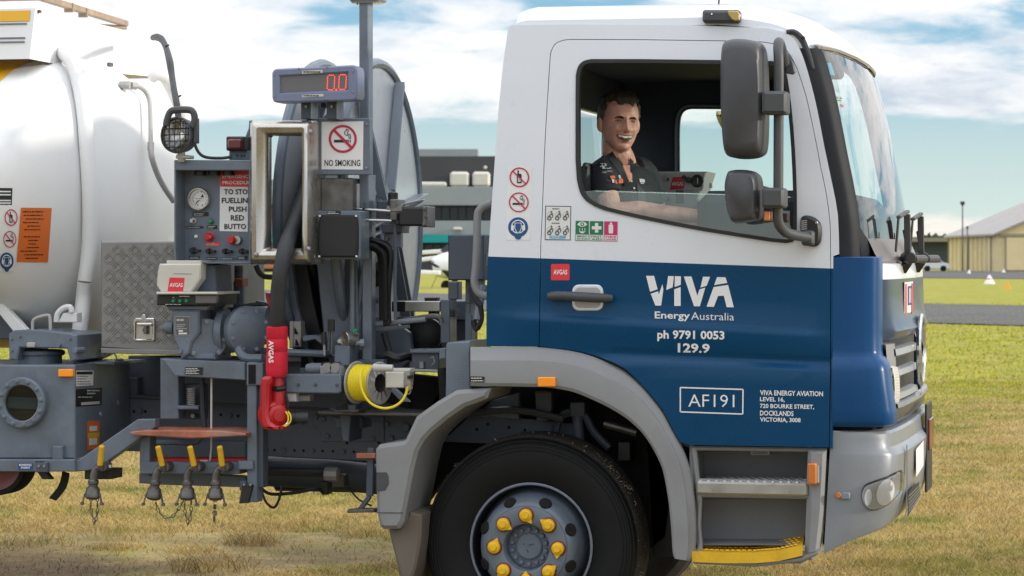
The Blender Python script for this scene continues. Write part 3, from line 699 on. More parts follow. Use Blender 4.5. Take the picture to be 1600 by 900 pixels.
# grille: dark bezel, three bright blades over mesh
rows = [[fpt(CRN, py, ndx(y)-.035, y) for y in YN] for py in (525, 645)]
gr = MB().grid(rows, 'black').build('grille', truck)
for i, (a, b) in enumerate(((549, 562), (583, 595), (621, 633))):
    rows = [[fpt(CRN, py, ndx(y)+e, y) for y in [.30, .36, .45, .58, .75, .95, 1.15]] for py, e in ((a-3, -.01), (a, .018), (b-3, .022), (b, .010), (b+2, -.02))]
    MB().grid(rows, 'bladegrey').build('grille_blade', gr)
for i, (a, b) in enumerate(((533, 548), (566, 581), (598, 617))):
    mb = MB()
    for k in range(5):
        py = a+(b-a)*k/4.0; mb.grid([[fpt(CRN, py+d, ndx(y)-.012, y) for y in (.32, .5, .75, 1.0, 1.2)] for d in (-.9, .9)], 'plasticdark')
    for k in range(16):
        y = .34+.05*k; mb.grid([[fpt(CRN, py, ndx(y+d)-.010, y+d) for d in (-.006, .006)] for py in (a, b)], 'plasticdark')
    mb.build('grille_mesh', gr)
mb = MB()
rows = [[fpt(CRN, py, ndx(y)+e, y) for y in (.15, .18, .22, .27, .33)] for py, e in ((538, -.02), (540, .01), (560, .014), (575, .016), (600, .0), (655, -.01))]
mb.grid(rows, 'plasticgrey')
rows = [[fpt(CRN, py, ndx(y)+e, y) for y in (1.2, 1.28)] for py, e in ((530, .0), (560, .03), (640, .03))]; mb.grid(rows, 'silver')
rows = [[fpt(CRN, py, ndx(y)+e, y) for y in YN[3:]] for py, e in ((634, .01), (637, .028), (643, .03), (645, .0))]; mb.grid(rows, 'silver')
mb.build('grille_surround', gr)
mb = MB(); c_ = fpt(CRN, 560, ndx(1.15)+.035, 1.15); mb.tube([c_+Vector((0, .15*math.cos(a*math.pi/12), .15*math.sin(a*math.pi/12))) for a in range(24)], .012, 'chrome', 8, True)
mb.build('round_badge', gr)
# lower nose lip
rows = [[fpt(CRN, py, ndx(y)+e, y) for y in [.18]+YN[2:]] for py, e in ((642, .018), (650, .018), (664, .012), (672, -.01))]
MB().grid(rows, 'deepblue').build('nose_lip', truck, 40)
# headlamp up in the blue corner
rows = [[fpt(CRN, py, ndx(y)+e, y) for y in (.165, .185, .21, .235, .26)] for py, e in ((573, .0), (577, .034), (595, .042), (615, .044), (632, .040), (641, .01))]
mb = MB().grid(rows, 'cream')
for k in range(13):
    py = 578+k*4.6; mb.grid([[fpt(CRN, py+d, ndx(y)+.045, y) for y in (.19, .21, .235, .255)] for d in (-.5, .5)], 'ltgrey')
mb.build('turn_lamp', truck)
# ---------------------------------------------------------------- bumper
BX = 1297
BP = [(0, 0), (.06, .010), (.12, .028), (.17, .050), (.205, .076), (.226, .108), (.240, .17), (.254, .36), (.263, .6), (.268, .9), (.270, 1.15)]
def bdx(y):
    y2 = min(y, CABW-y)
    for (d0, a), (d1, b) in zip(BP, BP[1:]):
        if y2 <= b: return d0+(d1-d0)*(y2-a)/(b-a)
    return BP[-1][0]
BPm = BP+[(d, CABW-y) for d, y in BP[-2::-1]]
rows = []
for py, e in ((673, -.05), (675, -.012), (679, -.002), (686, .0), (700, .003), (708, .020), (713, .026), (745, .027), (785, .024)):
    rows.append([fpt(BX-(5*(py-700)/85 if py > 700 else 0), py, dx+e*min(1, dx/.1), y) for dx, y in BPm])
for t, e in ((.3, .02), (.6, .010), (.85, .0), (.95, -.012), (1, -.03), (.9, -.09)):
    rows.append([fpt(BX-5-5*t, 785+t*(81-30*min(1, dx/.2)-14*max(0, (dx-.2)/.11)), max(0, dx+e*min(1, dx/.1)), y) for dx, y in BPm])
bump = MB().grid(rows, 'silver').build('bumper', truck, 24)
MB().grid([[fpt(CRN, py, -.06, .045), fpt(CRN, py, .10, .055)]+[fpt(CRN, py, ndx(y)-.035, y) for y in [.1]+YN] for py in (645, 720)], 'void').build('bumper_gap_shade', truck)  # dark sheet added to paint the shaded gap above the bumper
# fog lamp recess in the near corner, plate and lower intake
def bpt(u, v, l=0): return fpt(BX, v, bdx(u)+.027, u-.0)+Vector((.004*l, -.004*l*max(0, 1-u/.25), 0))
def onfront(px, py, l=0.0):
    """point of the bumper face seen at a picture position"""
    lo, hi = 0.0, 1.3
    b = W(BX-(5*(740-700)/85), 740, 0).x
    for _ in range(40):
        u = (lo+hi)/2; X = b+bdx(u)+.026; p = Vector((X, u, 1.0)); q = p-CAM; x = CX+F*q.dot(RGT)/q.dot(DIR)
        if x < px: lo = u
        else: hi = u
    q = Vector((b+bdx(u)+.026, u, 0))-CAM; t = q.dot(DIR); n_ = Vector((1, -.55 if u < .25 else -.2, 0)).normalized()
    return Vector((CAM.x+q.x, u, CAM.z+(HY-py)/F*t))+n_*(.0035*l)
LQ = [(.075, 766), (.06, 775), (.06, 788), (.075, 795), (.12, 796), (.20, 783), (.24, 768), (.25, 738), (.20, 744), (.12, 755)]
LP = smooth2([(1345, 770), (1346, 780), (1350, 790), (1358, 796), (1370, 797), (1388, 788), (1402, 774), (1408, 764), (1409, 738), (1404, 735), (1385, 744), (1362, 752), (1350, 758)], 2, True)
def fan(mb, pts, k, l, cx=1378, cy=768):
    n = len(pts); mid_ = [(cx+(x-cx)*.5, cy+(y-cy)*.5) for x, y in pts]
    mb.add([onfront(x, y, l) for x, y in pts]+[onfront(x, y, l) for x, y in mid_]+[onfront(cx, cy, l)], [(i, (i+1) % n, n+(i+1) % n, n+i) for i in range(n)]+[(n+i, n+(i+1) % n, 2*n) for i in range(n)], k)
mb = MB(); fan(mb, LP, 'black', 1); fan(mb, [(1374+(x-1374)*.93-2.5, 770+(y-770)*.90+1.5) for x, y in LP], 'bladegrey', 2); fl = mb.build('fog_lamp', bump)
mb = MB()
for (cx, cy, rx, ry, k) in ((1353.5, 777, 6.0, 13, 'printwhite'), (1381, 769, 15, 20, 'printwhite')):
    n = 22; c3 = onfront(cx, cy, 5.5); ring_ = [onfront(cx+rx*math.cos(2*math.pi*i/n)*(1.0 if math.cos(2*math.pi*i/n) < 0 else .9), cy+ry*math.sin(2*math.pi*i/n)-.35*rx*math.cos(2*math.pi*i/n), 3) for i in range(n)]
    mb.add(ring_+[r.lerp(c3, .45)+(c3-onfront(cx, cy, 3))*.4 for r in ring_]+[c3], [(i, (i+1) % n, n+(i+1) % n, n+i) for i in range(n)]+[(n+i, n+(i+1) % n, 2*n) for i in range(n)], k)
mb.build('lamp_reflector', fl)
mb = MB(); fan(mb, [(1378+(x-1378)*.95-1.5, 769+(y-769)*.93+.5) for x, y in LP], 'lampglass', 6.5); mb.build('lamp_lens', fl)
def fquad(mb, pts, k, l): mb.add([onfront(x, y, l) for x, y in pts], [(0, 1, 2, 3)], k)
mb = MB(); fquad(mb, [(1427.5, 702), (1439.5, 688), (1439.5, 727), (1428, 745)], 'printwhite', 3); mb.build('number_plate', bump)
mb = MB(); fquad(mb, [(1417, 768), (1433, 752), (1436, 774), (1415, 808)], 'black', 2)
for k in range(6): fquad(mb, [(1415, 804-k*6), (1435, 775-k*4), (1435, 776-k*4), (1415, 805.6-k*6)], 'bladegrey', 4)
mb.build('lower_intake', bump)
mb = MB()
for (x0, y0), (x1, y1) in zip(((1413, 695), (1413.5, 760), (1412, 800)), ((1413.5, 760), (1412, 800), (1408, 818))): fquad(mb, [(x0-.8, y0), (x0+.8, y0), (x1+.8, y1), (x1-.8, y1)], 'greydark', 3)
mb.build('bumper_seam', bump)
mb = MB(); mb.cyl(1310, 774, -.012, 4.2, .02, 'lens', 14); mb.rect(1313, 769.5, 1328, 780.5, -.004, .02, 'greylight', r=3); mb.build('tow_cover', bump)
mb = MB(); hp_ = fpt(BX, 735, .290, 1.5); mb.box(hp_, (.012, .30, .40), 'black'); mb.build('hazard_board', bump)
mb = MB(); mb.box(hp_+Vector((.010, 0, .06)), (.012, .26, .14), 'darkred'); mb.build('hazard_reflector', bump)
# ---------------------------------------------------------------- wipers
for yy, sgn in ((.62, 1), (1.25, 1)):
    mb = MB(); b_ = fpt(1313, 403, plan_at(yy)+.075, yy)
    mb.lathe(b_, (.3, -1, 0), [(.022, -.05), (.026, -.04), (.026, .05), (.02, .06)], 'black', 14); mb.lathe(b_+Vector((.02, .05, -.005)), (.3, 1, 0), [(.018, 0), (.018, .13)], 'plasticdark', 10)
    t_ = b_+Vector((.0, -.03, .185)); mb.bar(b_, t_, .028, .018, 'plasticdark'); mb.bar(t_+Vector((-.02, -.20, -.015)), t_+Vector((.0, .02, .012)), .02, .014, 'plasticdark')
    mb.bar(t_+Vector((-.02, -.20, -.015)), t_+Vector((-.03, -.22, -.16)), .008, .012, 'black'); mb.bar(b_+Vector((.0, .02, .01)), b_+Vector((-.02, .03, .12)), .01, .01, 'black')
    mb.bar(b_+Vector((0, 0, -.02)), b_+Vector((-.03, .05, -.06)), .04, .02, 'black')
    mb.build('wiper', truck)
# ---------------------------------------------------------------- mirrors
def mirror(outl, Y0, Y1, cupside, name):
    mb = MB(); pts = smooth2(outl, 3, True); n = len(pts); rows = []
    cx = sum(p[0] for p in pts)/n; cy = sum(p[1] for p in pts)/n
    for t, sc in ((0, .80), (.06, .91), (.18, .975), (.4, 1.0), (.75, 1.0), (1, .97)):
        rows.append([W(cx+(x-cx)*sc, cy+(y-cy)*sc, 0)+Vector((0, Y0+(Y1-Y0)*t, 0)) for x, y in pts])
    mb.grid([r+[r[0]] for r in rows], 'mirrorgrey')
    mb.add(rows[0], [tuple(range(n))], 'mirrorgrey'); mb.add(rows[-1], [tuple(range(n))], 'black')
    return mb.build(name, truck, 50)
um = mirror([(1145, 76), (1155, 69), (1172, 68), (1192, 71), (1202, 76), (1206, 95), (1208, 140), (1208, 200), (1206, 236), (1200, 247), (1180, 251), (1156, 249), (1147, 240), (1143, 200), (1141.5, 150), (1142, 100)], -.34, -.10, 1, 'wing_mirror')
lm = mirror([(1150, 276), (1156, 269), (1175, 268), (1190, 271), (1197, 280), (1199, 300), (1199, 330), (1196, 344), (1185, 347), (1165, 350), (1157, 347), (1151, 330), (1148, 310), (1147, 292)], -.32, -.10, 1, 'wing_mirror')
MB().slab(rr(1190, 142, 1229, 178, 4), -.35, -.24, 'plasticdark', ch=.012).build('mirror_clamp', um)
MB().slab(rr(1190, 293, 1225, 325, 5), -.34, -.22, 'plasticdark', ch=.012).build('mirror_clamp', lm)
MB().rect(1193, 330, 1203, 345, -.30, -.22, 'lens', r=1).build('repeater', lm)
arm = [(1226, 98, .0), (1221, 76, -.10), (1217, 66, -.2), (1216, 78, -.26), (1217, 110, -.28), (1216.5, 200, -.28), (1216, 300, -.28), (1215, 335, -.27), (1218, 352, -.25), (1228, 363, -.20), (1245, 368, -.13), (1262, 371, -.06)]
mb = MB(); mb.tube([W(x, y, Y) for x, y, Y in arm], .0205, 'plasticdark', 12, sm=4); mb.build('mirror_arm', truck)
mb = MB(); mb.slab(smooth2([(1250, 345), (1256, 337), (1268, 338), (1280, 347), (1283, 362), (1281, 378), (1274, 385), (1262, 384), (1252, 376)], 3, True), -.035+.0, .02, 'black', ch=.012)
mb.rect(1252, 360, 1272, 384, -.07, -.02, 'plasticdark', .01, r=5)
for k in range(5): mb.seg(1252, 345.5+k*3.2, 1261, 344.5+k*3.2, 1.5, planef(-.038), 'ltgrey')
mb.bolts([(1275.5, 348)], -.035, 2.4); mb.build('mirror_mount', truck)
# far mirror seen through the cab
mb = MB(); mb.slab(smooth2([(1118, 173), (1150, 180), (1172, 190), (1172, 212), (1146, 208), (1126, 199)], 3, True), 2.6, 2.75, 'lampyellow', ch=.03); mb.tube([W(1150, 190, 2.65), W(1165, 196, 2.4), W(1190, 200, 2.28)], .018, 'black', 8); mb.build('far_mirror', truck)
# ---------------------------------------------------------------- wheel arch, step well
outer = [(735, 542), (790, 542), (840, 542.5), (880, 546.5), (905, 551), (926, 557), (952, 568), (977, 580), (1002, 601), (1020, 621), (1038, 645), (1052, 671), (1064, 693), (1074, 718), (1081, 745), (1086, 785), (1088, 830), (1086, 868), (1081, 877)]
inner = [(735, 603), (790, 603.5), (839, 604.5), (858, 605.5), (875, 608), (898, 613), (925, 624), (950, 636), (975, 651), (990, 663), (1004, 677), (1016, 694), (1026, 712), (1034, 730), (1039, 750), (1045, 786), (1049, 830), (1051, 862), (1054, 873)]
o2 = smooth2(outer, 3); i2 = smooth2(inner, 3)
def archrows(a, b):
    rows = []
    for (ox, oy), (ix, iy) in zip(o2[a:b], i2[a:b]):
        f = lambda t, Y: W(ox+(ix-ox)*t, oy+(iy-oy)*t, Y)
        rows.append([f(0, .06), f(0, -.006), f(.06, -.020), f(.30, -.044), f(.34, -.052), f(.38, -.054), f(.92, -.056), f(1, -.048), f(1.0, .16)])
    return rows
MB().grid(archrows(6, len(o2)), 'plasticgrey').build('wheel_arch', truck, 22)
MB().grid(archrows(0, 7), 'plasticgrey').build('arch_extension', truck, 22)
mb = MB(); mb.rect(840, 589.5, 867, 604, -.078, -.05, 'amber', .003, 1.2); mb.build('side_lamp', truck)
mb = MB(); mb.poly([(735, 588), (757, 588.5), (757, 597.5), (735, 597)], planef(-.058), 'ink'); mb.lines(736, 588.8, 756, 597, 2, planef(-.058), 'paper', 2, 5, .3); mb.build('maker_plate', truck)
# rear mudguard: flat shoulder, cut corner, blunt tail
mg = [(767, 606), (712, 610), (682, 628), (650, 651), (633, 687), (629, 690), (592, 695), (586, 702), (587, 760), (588, 800), (593, 823), (599, 827), (622, 827), (630, 815), (640, 762), (645, 735), (652, 706), (662, 688), (675, 674), (700, 653), (725, 636), (760, 623)]
mb = MB().slab(mg, -.05, .38, 'plasticgrey', ch=.016); mb.slab([(588, 738), (604, 738), (607, 745), (607, 756), (602, 766), (588, 768)], -.053, -.045, 'plasticdark', ch=.001)
mb.seg(589, 801, 630, 801.5, 1.4, planef(-.052), 'plasticdark'); mb.build('mudguard', truck, 30)
MB().slab([(606, 824), (612, 850), (620, 880), (628, 915), (640, 915), (650, 885), (657, 845), (659, 805), (640, 800), (625, 824)], .02, .40, 'mudflap', ch=.01).build('mud_flap', truck)
mb = MB(); mb.tube([W(556, 797, .1), W(590, 797, .1)], .011, 'pewter', 6); mb.bar(W(580, 700, .1), W(578, 775, .1), .02, .03, 'greydark'); mb.bar(W(578, 775, .1), W(562, 797, .1), .02, .02, 'greydark'); mb.bar(W(545, 798, .08), W(588, 797, .08), .06, .014, 'pewter'); mb.bar(W(558, 712, .08), W(588, 712, .08), .03, .022, 'bench'); mb.build('mudguard_stay', truck)
# liner above the tyre
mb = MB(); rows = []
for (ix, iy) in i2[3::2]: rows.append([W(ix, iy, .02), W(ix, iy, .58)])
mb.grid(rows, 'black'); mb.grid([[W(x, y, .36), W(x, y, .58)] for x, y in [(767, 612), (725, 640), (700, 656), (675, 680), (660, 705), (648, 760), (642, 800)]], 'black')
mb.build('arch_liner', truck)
# step well
st = MB()
st.slab([(1078, 697), (1292, 700), (1285, 830), (1276, 868), (1250, 881), (1084, 877), (1090, 850), (1090, 790)], -.004, .03, 'plasticgrey', holes=[[(1088, 704), (1262, 706), (1260, 752), (1092, 748)], [(1096, 777), (1260, 780), (1257, 862), (1186, 870), (1098, 868), (1094, 820)]], ch=.008)
st.build('step_panel', truck)
mb = MB(); mb.grid([[W(x, y, Y) for x in (1080, 1275)] for y, Y in ((700, .02), (706, .26), (748, .30), (752, .02))], 'plasticgrey'); mb.grid([[W(x, y, Y) for x in (1080, 1275)] for y, Y in ((772, .02), (780, .24), (842, .26), (852, .02))], 'plasticgrey')
mb.box(W(1089, 775, .15), (.02, .28, .5), 'plasticgrey'); mb.box(W(1272, 775, .15), (.02, .28, .5), 'plasticgrey'); mb.build('step_recess', truck)
def tread(px0, px1, py, th, k, Y0, Y1, name, lab=None):
    mb = MB(); a = W(px0, py, Y0); b = W(px1, py, Y0); z = a.z; h = th*MP(Y0)
    mb.box(((a.x+b.x)/2, (Y0+Y1)/2, z-h/2), (b.x-a.x, Y1-Y0, h), k, ch=.008)
    n = int((b.x-a.x)/.033)
    for i in range(n):
        for j in range(6):
            x = a.x+.02+(i+.5*(j % 2))*(b.x-a.x-.03)/n; y = Y0+.02+j*(Y1-Y0-.03)/6
            mb.lathe((x, y, z-.001), (0, 0, 1), [(.012, 0), (.009, .006), (.004, .006), (.004, .001)], k, 6, False)
    return mb.build(name, truck)
tread(1087, 1262, 752, 20, 'alu', -.02, .27, 'step_tread')
# the low step: yellow anti-slip tread tipped a little to the front
mb = MB(); top = [(1081, 868), (1083, 856), (1093, 849), (1100, 847), (1180, 849), (1258, 843), (1254, 862), (1182, 878), (1090, 876)]
rows = [[W(1081, 862, -.03), W(1130, 864, -.03), W(1180, 864, -.03), W(1215, 861, -.03), W(1254, 852, -.03)], [W(1097, 843, .26), W(1130, 844.5, .26), W(1180, 845, .26), W(1215, 844, .26), W(1257, 837, .26)]]
mb.grid(rows, 'yellow'); lo = [p-Vector((0, 0, .042)) for p in rows[0]]; mb.grid([rows[0], lo], 'yellow'); mb.grid([lo, [p+Vector((0, .2, 0)) for p in lo]], 'plasticgrey')
for i in range(22):
    for j in range(4):
        u = (i+.5+.5*(j % 2))/23; v = (j+.7)/4.6; q = u*4; a = int(q); f = q-a
        p = (rows[0][a].lerp(rows[0][min(4, a+1)], f)).lerp(rows[1][a].lerp(rows[1][min(4, a+1)], f), v)
        mb.lathe(p+Vector((0, 0, .0015)), (0, 0, 1), [(.011, 0), (.009, .005), (.005, .005), (.0045, .002)], 'yellow', 6, False); mb.lathe(p+Vector((0, 0, .003)), (0, 0, 1), [(.0055, 0), (0, .0005)], 'black', 6, False)
mb.build('step_tread', truck, label='yellow anti-slip lower step')
mb = MB(); mb.slab([(1262, 702), (1291, 704), (1286, 800), (1279, 866), (1258, 870), (1263, 800)], -.02, .10, 'plasticgrey', ch=.014); mb.slab([(1078, 874), (1180, 880), (1252, 870), (1280, 858), (1276, 866), (1252, 878), (1180, 886), (1084, 881)], -.02, .2, 'plasticgrey', ch=.006); mb.build('step_post', truck)
mb = MB(); mb.rect(1261.5, 724, 1276, 757.5, -.07, -.02, 'lens', .006, 3); mb.rect(1275, 727, 1279, 755, -.05, -.02, 'plasticgrey', .004); mb.build('side_lamp', truck)
mb = MB(); mb.rect(1172, 701, 1203, 711.5, .19, .25, 'ltgrey', .004, 3)
for k in range(9): mb.seg(1177+k*2.6, 703, 1177+k*2.6, 709.5, 1, planef(.19), 'inkgrey')
mb.build('vent', truck)
mb = MB(); mb.rect(1281, 700, 1300, 850, .12, .5, 'void', 0); mb.build('front_structure', truck)
# ---------------------------------------------------------------- wheels
def make_wheel():
    c = W(819.5, 856, .03); c = Vector((c.x, .03, .450)); R = .470
    w0 = MB(); A = (0, 1, 0)
    tp = [(.262, .135), (.275, .128), (.30, .118), (.34, .108), (.385, .106), (.398, .107), (.400, .1095), (.403, .1095), (.405, .108), (.412, .109), (.414, .1115), (.417, .1115), (.419, .110), (.425, .112), (.427, .1145), (.430, .1145), (.432, .114), (.437, .118), (.439, .122), (.444, .122), (.455, .138), (.463, .150), (.469, .165), (R, .19)]
    tp += [(R, .215), (R-.010, .217), (R-.010, .225), (R, .227), (R, .262), (R-.010, .264), (R-.010, .272), (R, .274), (R, .31), (R-.01, .312), (R-.01, .32), (R, .322), (R, .35), (.463, .39), (.43, .42), (.385, .43), (.30, .42), (.262, .405)]
    i_ = [k for k, p in enumerate(tp) if p[0] == .455][0]; w0.lathe(c, A, tp[:i_+1], 'rubber', 72, False); w0.lathe(c, A, tp[i_:], 'dusty', 72, False)
    rim = MB()
    rim.lathe(c, A, [(.263, .136), (.266, .126), (.262, .122), (.257, .123), (.254, .130)], 'greylight', 56, False); rim.lathe(c, A, [(.254, .130), (.248, .15), (.245, .30), (.20, .31)], 'black', 56, False)
    rim.lathe(c, A, [(.244, .24), (.228, .19), (.219, .150), (.213, .110), (.207, .080), (.197, .060), (.186, .048), (.176, .043), (.172, .036), (.165, .034), (.108, .034), (.100, .038), (.097, .046), (.094, .10)], 'grey', 56, False)
    return c, w0, rim
wc, tyre_mb, rim_mb = make_wheel()
hubm = MB(); A = (0, 1, 0)
hubm.lathe(wc, A, [(0, .082), (.050, .082), (.056, .086), (.058, .094), (.090, .096), (.095, .10)], 'grey', 28, False)
for k in range(14):
    a = 2*math.pi*(k+.5)/14; hubm.lathe(wc+Vector((.073*math.cos(a), .080, .073*math.sin(a))), A, [(.0, 0), (.009, 0), (.0105, .004), (.0105, .02)], 'grey', 6, False)
for k in range(3):
    a = 2*math.pi*k/3+.5; hubm.bar(wc+Vector((.012*math.cos(a)-.01, .081, .012*math.sin(a))), wc+Vector((.024*math.cos(a), .081, .024*math.sin(a))), .004, .004, 'greydark', 0)
tw = MB()
grit = random.Random(5)
for k in range(300):
    a = grit.uniform(-.3, 2.6) if k < 130 else grit.gauss(.72, .16); d = Vector((math.cos(a), 0, math.sin(a))); r = grit.uniform(.453, .474); y = .140+(r-.455)*1.9+grit.uniform(-.002, .05)
    p = wc+d*min(r, .474)+Vector((0, y, 0)); tw.bar(p, p+d*grit.uniform(.002, .008)+Vector((grit.uniform(-.01, .01), grit.uniform(-.008, .002), grit.uniform(-.01, .01))), .003, .002, 'mudflap' if k % 2 else ('wood' if k % 4 == 0 else 'dusty'), 0)
wheelobj = rim_mb.build('wheel', truck, 30)
ty = tyre_mb.build('tyre', wheelobj, 28)
tb = tw.build('tread_block', wheelobj, kind='stuff')
hubm.build('hub', wheelobj)
hand = MB()
for k in range(8):
    a = 2*math.pi*(k+.5)/8; hand.lathe(wc+Vector((.2035*math.cos(a), .060, .2035*math.sin(a))), (math.cos(a)*.75, -.66, math.sin(a)*.75), [(.0, .0), (.024, .0005), (.028, -.004), (.028, -.02)], 'void', 18, False)
hand.build('hand_hole', wheelobj, split='add')
dirs = [(.9, -.45), (-.9, .3), (-.2, -1), (.3, 1), (-.5, .8), (.6, -.8), (.1, 1), (.7, .7)]
for k in range(8):
    a = math.pi/2-2*math.pi*k/8; p = wc+Vector((.137*math.cos(a), .034, .137*math.sin(a)))
    mb = MB(); mb.lathe(p, (0, -1, 0), [(.034, -.004), (.034, .002), (.028, .003), (.0, .003)], 'darkred', 20, False); mb.lathe(p, (0, -1, 0), [(.027, .003), (.027, .016), (.023, .021), (.016, .023), (.0155, .030), (.013, .033), (0, .033)], 'yellowbright', 20, False)
    t_ = math.atan2(*[(0.6, -0.8), (-.75, .5), (-.1, -1), (.75, .6), (0, 1), (-.5, -.8), (.35, .95), (.9, -.5)][k][::-1]); d = Vector((math.cos(t_), 0, math.sin(t_))); n_ = Vector((-d.z, 0, d.x))
    b = [p+n_*.025+d*.008+Vector((0, -.004, 0)), p-n_*.025+d*.008+Vector((0, -.004, 0)), p+d*.043+Vector((0, -.004, 0))]; tt = [q+Vector((0, -.010, 0)) for q in b]
    mb.add(b+tt, [(3, 4, 5), (0, 1, 4, 3), (1, 2, 5, 4), (2, 0, 3, 5)], 'yellowbright'); mb.build('wheel_nut', wheelobj)
def copy_tree(o, parent, off=None, mtx=None):
    c = o.copy(); COL.objects.link(c); c.parent = parent; c.matrix_parent_inverse = o.matrix_parent_inverse.copy()
    for ch in o.children: copy_tree(ch, c)
    return c
for X, flip in ((0, True), (-3.9, False), (-3.9, True)):
    c = copy_tree(wheelobj, truck)
    if flip: c.matrix_parent_inverse = Matrix.Translation(-Vector(truck['base'])) @ Matrix.Translation((X+2*wc.x, CABW, 0)) @ Matrix.Rotation(math.pi, 4, 'Z')
    else: c.location.x += X
# ================================================================ FUEL TRUCK: tank
XH = W(128, 330, 1.15).x; TZ, TA, TB, TBU = 1.925, 1.16, .69, .30
def dome(px, py, off=0.0):
    d = ray(px, py); o = CAM-Vector((XH, 1.15, TZ)); e = Vector((TBU+off, TA+off, TB+off))
    D = Vector((d.x/e.x, d.y/e.y, d.z/e.z)); O = Vector((o.x/e.x, o.y/e.y, o.z/e.z))
    a = D.dot(D); b = 2*O.dot(D); c = O.dot(O)-1; q = b*b-4*a*c
    t = -b/(2*a) if q < 0 else (-b-math.sqrt(q))/(2*a); return CAM+d*t
mb = MB(); rows = []
for k in range(13):
    t = k/12*math.pi/2; rr_ = max(.001, math.sin(t)); rows.append([Vector((XH+TBU*math.cos(t), 1.15+TA*rr_*math.cos(a*math.pi/32), TZ+TB*rr_*math.sin(a*math.pi/32))) for a in range(64)])
for x in (-.03, -1, -2, -3, -4, -5): rows.append([Vector((XH+x, 1.15+TA*math.cos(a*math.pi/32), TZ+TB*math.sin(a*math.pi/32))) for a in range(64)])
mb.grid(rows, 'tankwhite', True); tank = mb.build('tank', truck, 40)
rows = [[Vector((XH+x, 1.15+(TA+.004)*math.cos(a*math.pi/32), TZ+(TB+.004)*math.sin(a*math.pi/32))) for a in range(64)] for x in (-.40, -.10)]
MB().grid(rows, 'stripe', True).build('tank_stripe', tank)
# spill bund on top with its stripe
mb = MB(); BXF = XH+.03
c4 = [VX(55, 13, BXF), VX(247, 60, BXF), VX(264, 122, BXF), VX(150, 112, BXF), VX(46, 92, BXF)]
bk = [p-Vector((3.2, 0, 0)) for p in c4]
mb.add(c4+bk, [(0, 1, 2, 3, 4), (0, 4, 9, 5), (1, 0, 5, 6), (2, 1, 6, 7)], 'tankwhite'); bund = mb.build('bund', tank)
near = lambda x, y, l: W(x, y, c4[0].y-.003*l)
sd0 = lambda t, x: c4[0].lerp(c4[4], t)+Vector((x, -.004, 0))
mb = MB(); mb.add([sd0(.04, -.02), sd0(.04, -3), sd0(.25, -3), sd0(.25, -.02)], [(0, 1, 2, 3)], 'stripe'); mb.build('bund_stripe', bund)
mb = MB()
for t in (.30, .58, .66): mb.box(sd0(t, -1.5), (2.94, .006, .007), 'greylight', ch=.002)
mb.build('bund_rib', bund)
mb = MB(); mb.box(VX(62, 18, BXF+.008), (.012, .02, .014), 'darkred', ch=.002); mb.build('reflector', bund)
# catwalk rail
mb = MB(); X = XH-.05; a = VX(64, -4, X); b = VX(196, 37, X)
mb.bar(a, b, .035, .028, 'wood'); mb.bar(a+Vector((.0, -.01, 0)), a+Vector((-2, 0, .0)), .035, .028, 'wood'); mb.bar(b+Vector((0, 0, -.02)), VX(152, 35, X)+Vector((-.2, 0, .0)), .03, .02, 'wood')
for p in (VX(108, 12, X), VX(130, 20, X)): mb.box(p, (.05, .012, .045), 'wood')
mb.build('catwalk_rail', truck)
# white vapour pipes over the head
def dpipe(pts, r, k, name, sm=4): MB().tube([dome(x, y, o) for x, y, o in pts], r, k, 12, sm=sm).build(name, tank)
dpipe([(78, 86, -.03), (90, 80, .03), (104, 86, .05), (116, 103, .05), (124, 130, .045), (131, 170, .04), (136, 230, .04), (140, 300, .04), (140, 380, .05), (133, 440, .08)], .036, 'tankwhite', 'vapour_pipe')
MB().tube([dome(133, 440, .08), dome(130, 470, .10), dome(124, 520, .2), dome(121, 545, .25)], .036, 'tankwhite', 12, sm=4).build('vapour_pipe', tank)
dpipe([(236, 121, -.03), (246, 116, .02), (258, 122, .04), (270, 142, .04), (284, 180, .03), (292, 230, .03)], .03, 'tankwhite', 'vapour_pipe')
dpipe([(188, 134, -.01), (195, 133, .03), (203, 134, .04), (215, 135, .05), (226, 142, .05), (233, 156, .05), (235, 180, .05), (235.5, 226, .05)], .011, 'ltgrey', 'conduit')
dpipe([(235.5, 224, .05), (237, 245, .06), (246, 272, .07), (258, 295, .09), (272, 315, .12)], .014, 'galv', 'flexible_conduit')
mb = MB(); q = dome(197, 133, .03); mb.lathe(q, (1, 0, 0), [(.02, -.03), (.02, .02), (.012, .022)], 'ltgrey', 8); q = dome(206, 134, .045); mb.lathe(q-Vector((.0, .02, 0)), (.3, 1, 0), [(.02, 0), (.02, .04)], 'ltgrey', 6); mb.lathe(dome(235.5, 222, .05), (0, 0, -1), [(.017, 0), (.017, .04)], 'ltgrey', 8); mb.build('conduit_fitting', tank)
mb = MB(); q = dome(172, 101, .005); mb.box(q, (.02, .04, .02), 'pewter'); mb.build('bracket', tank)
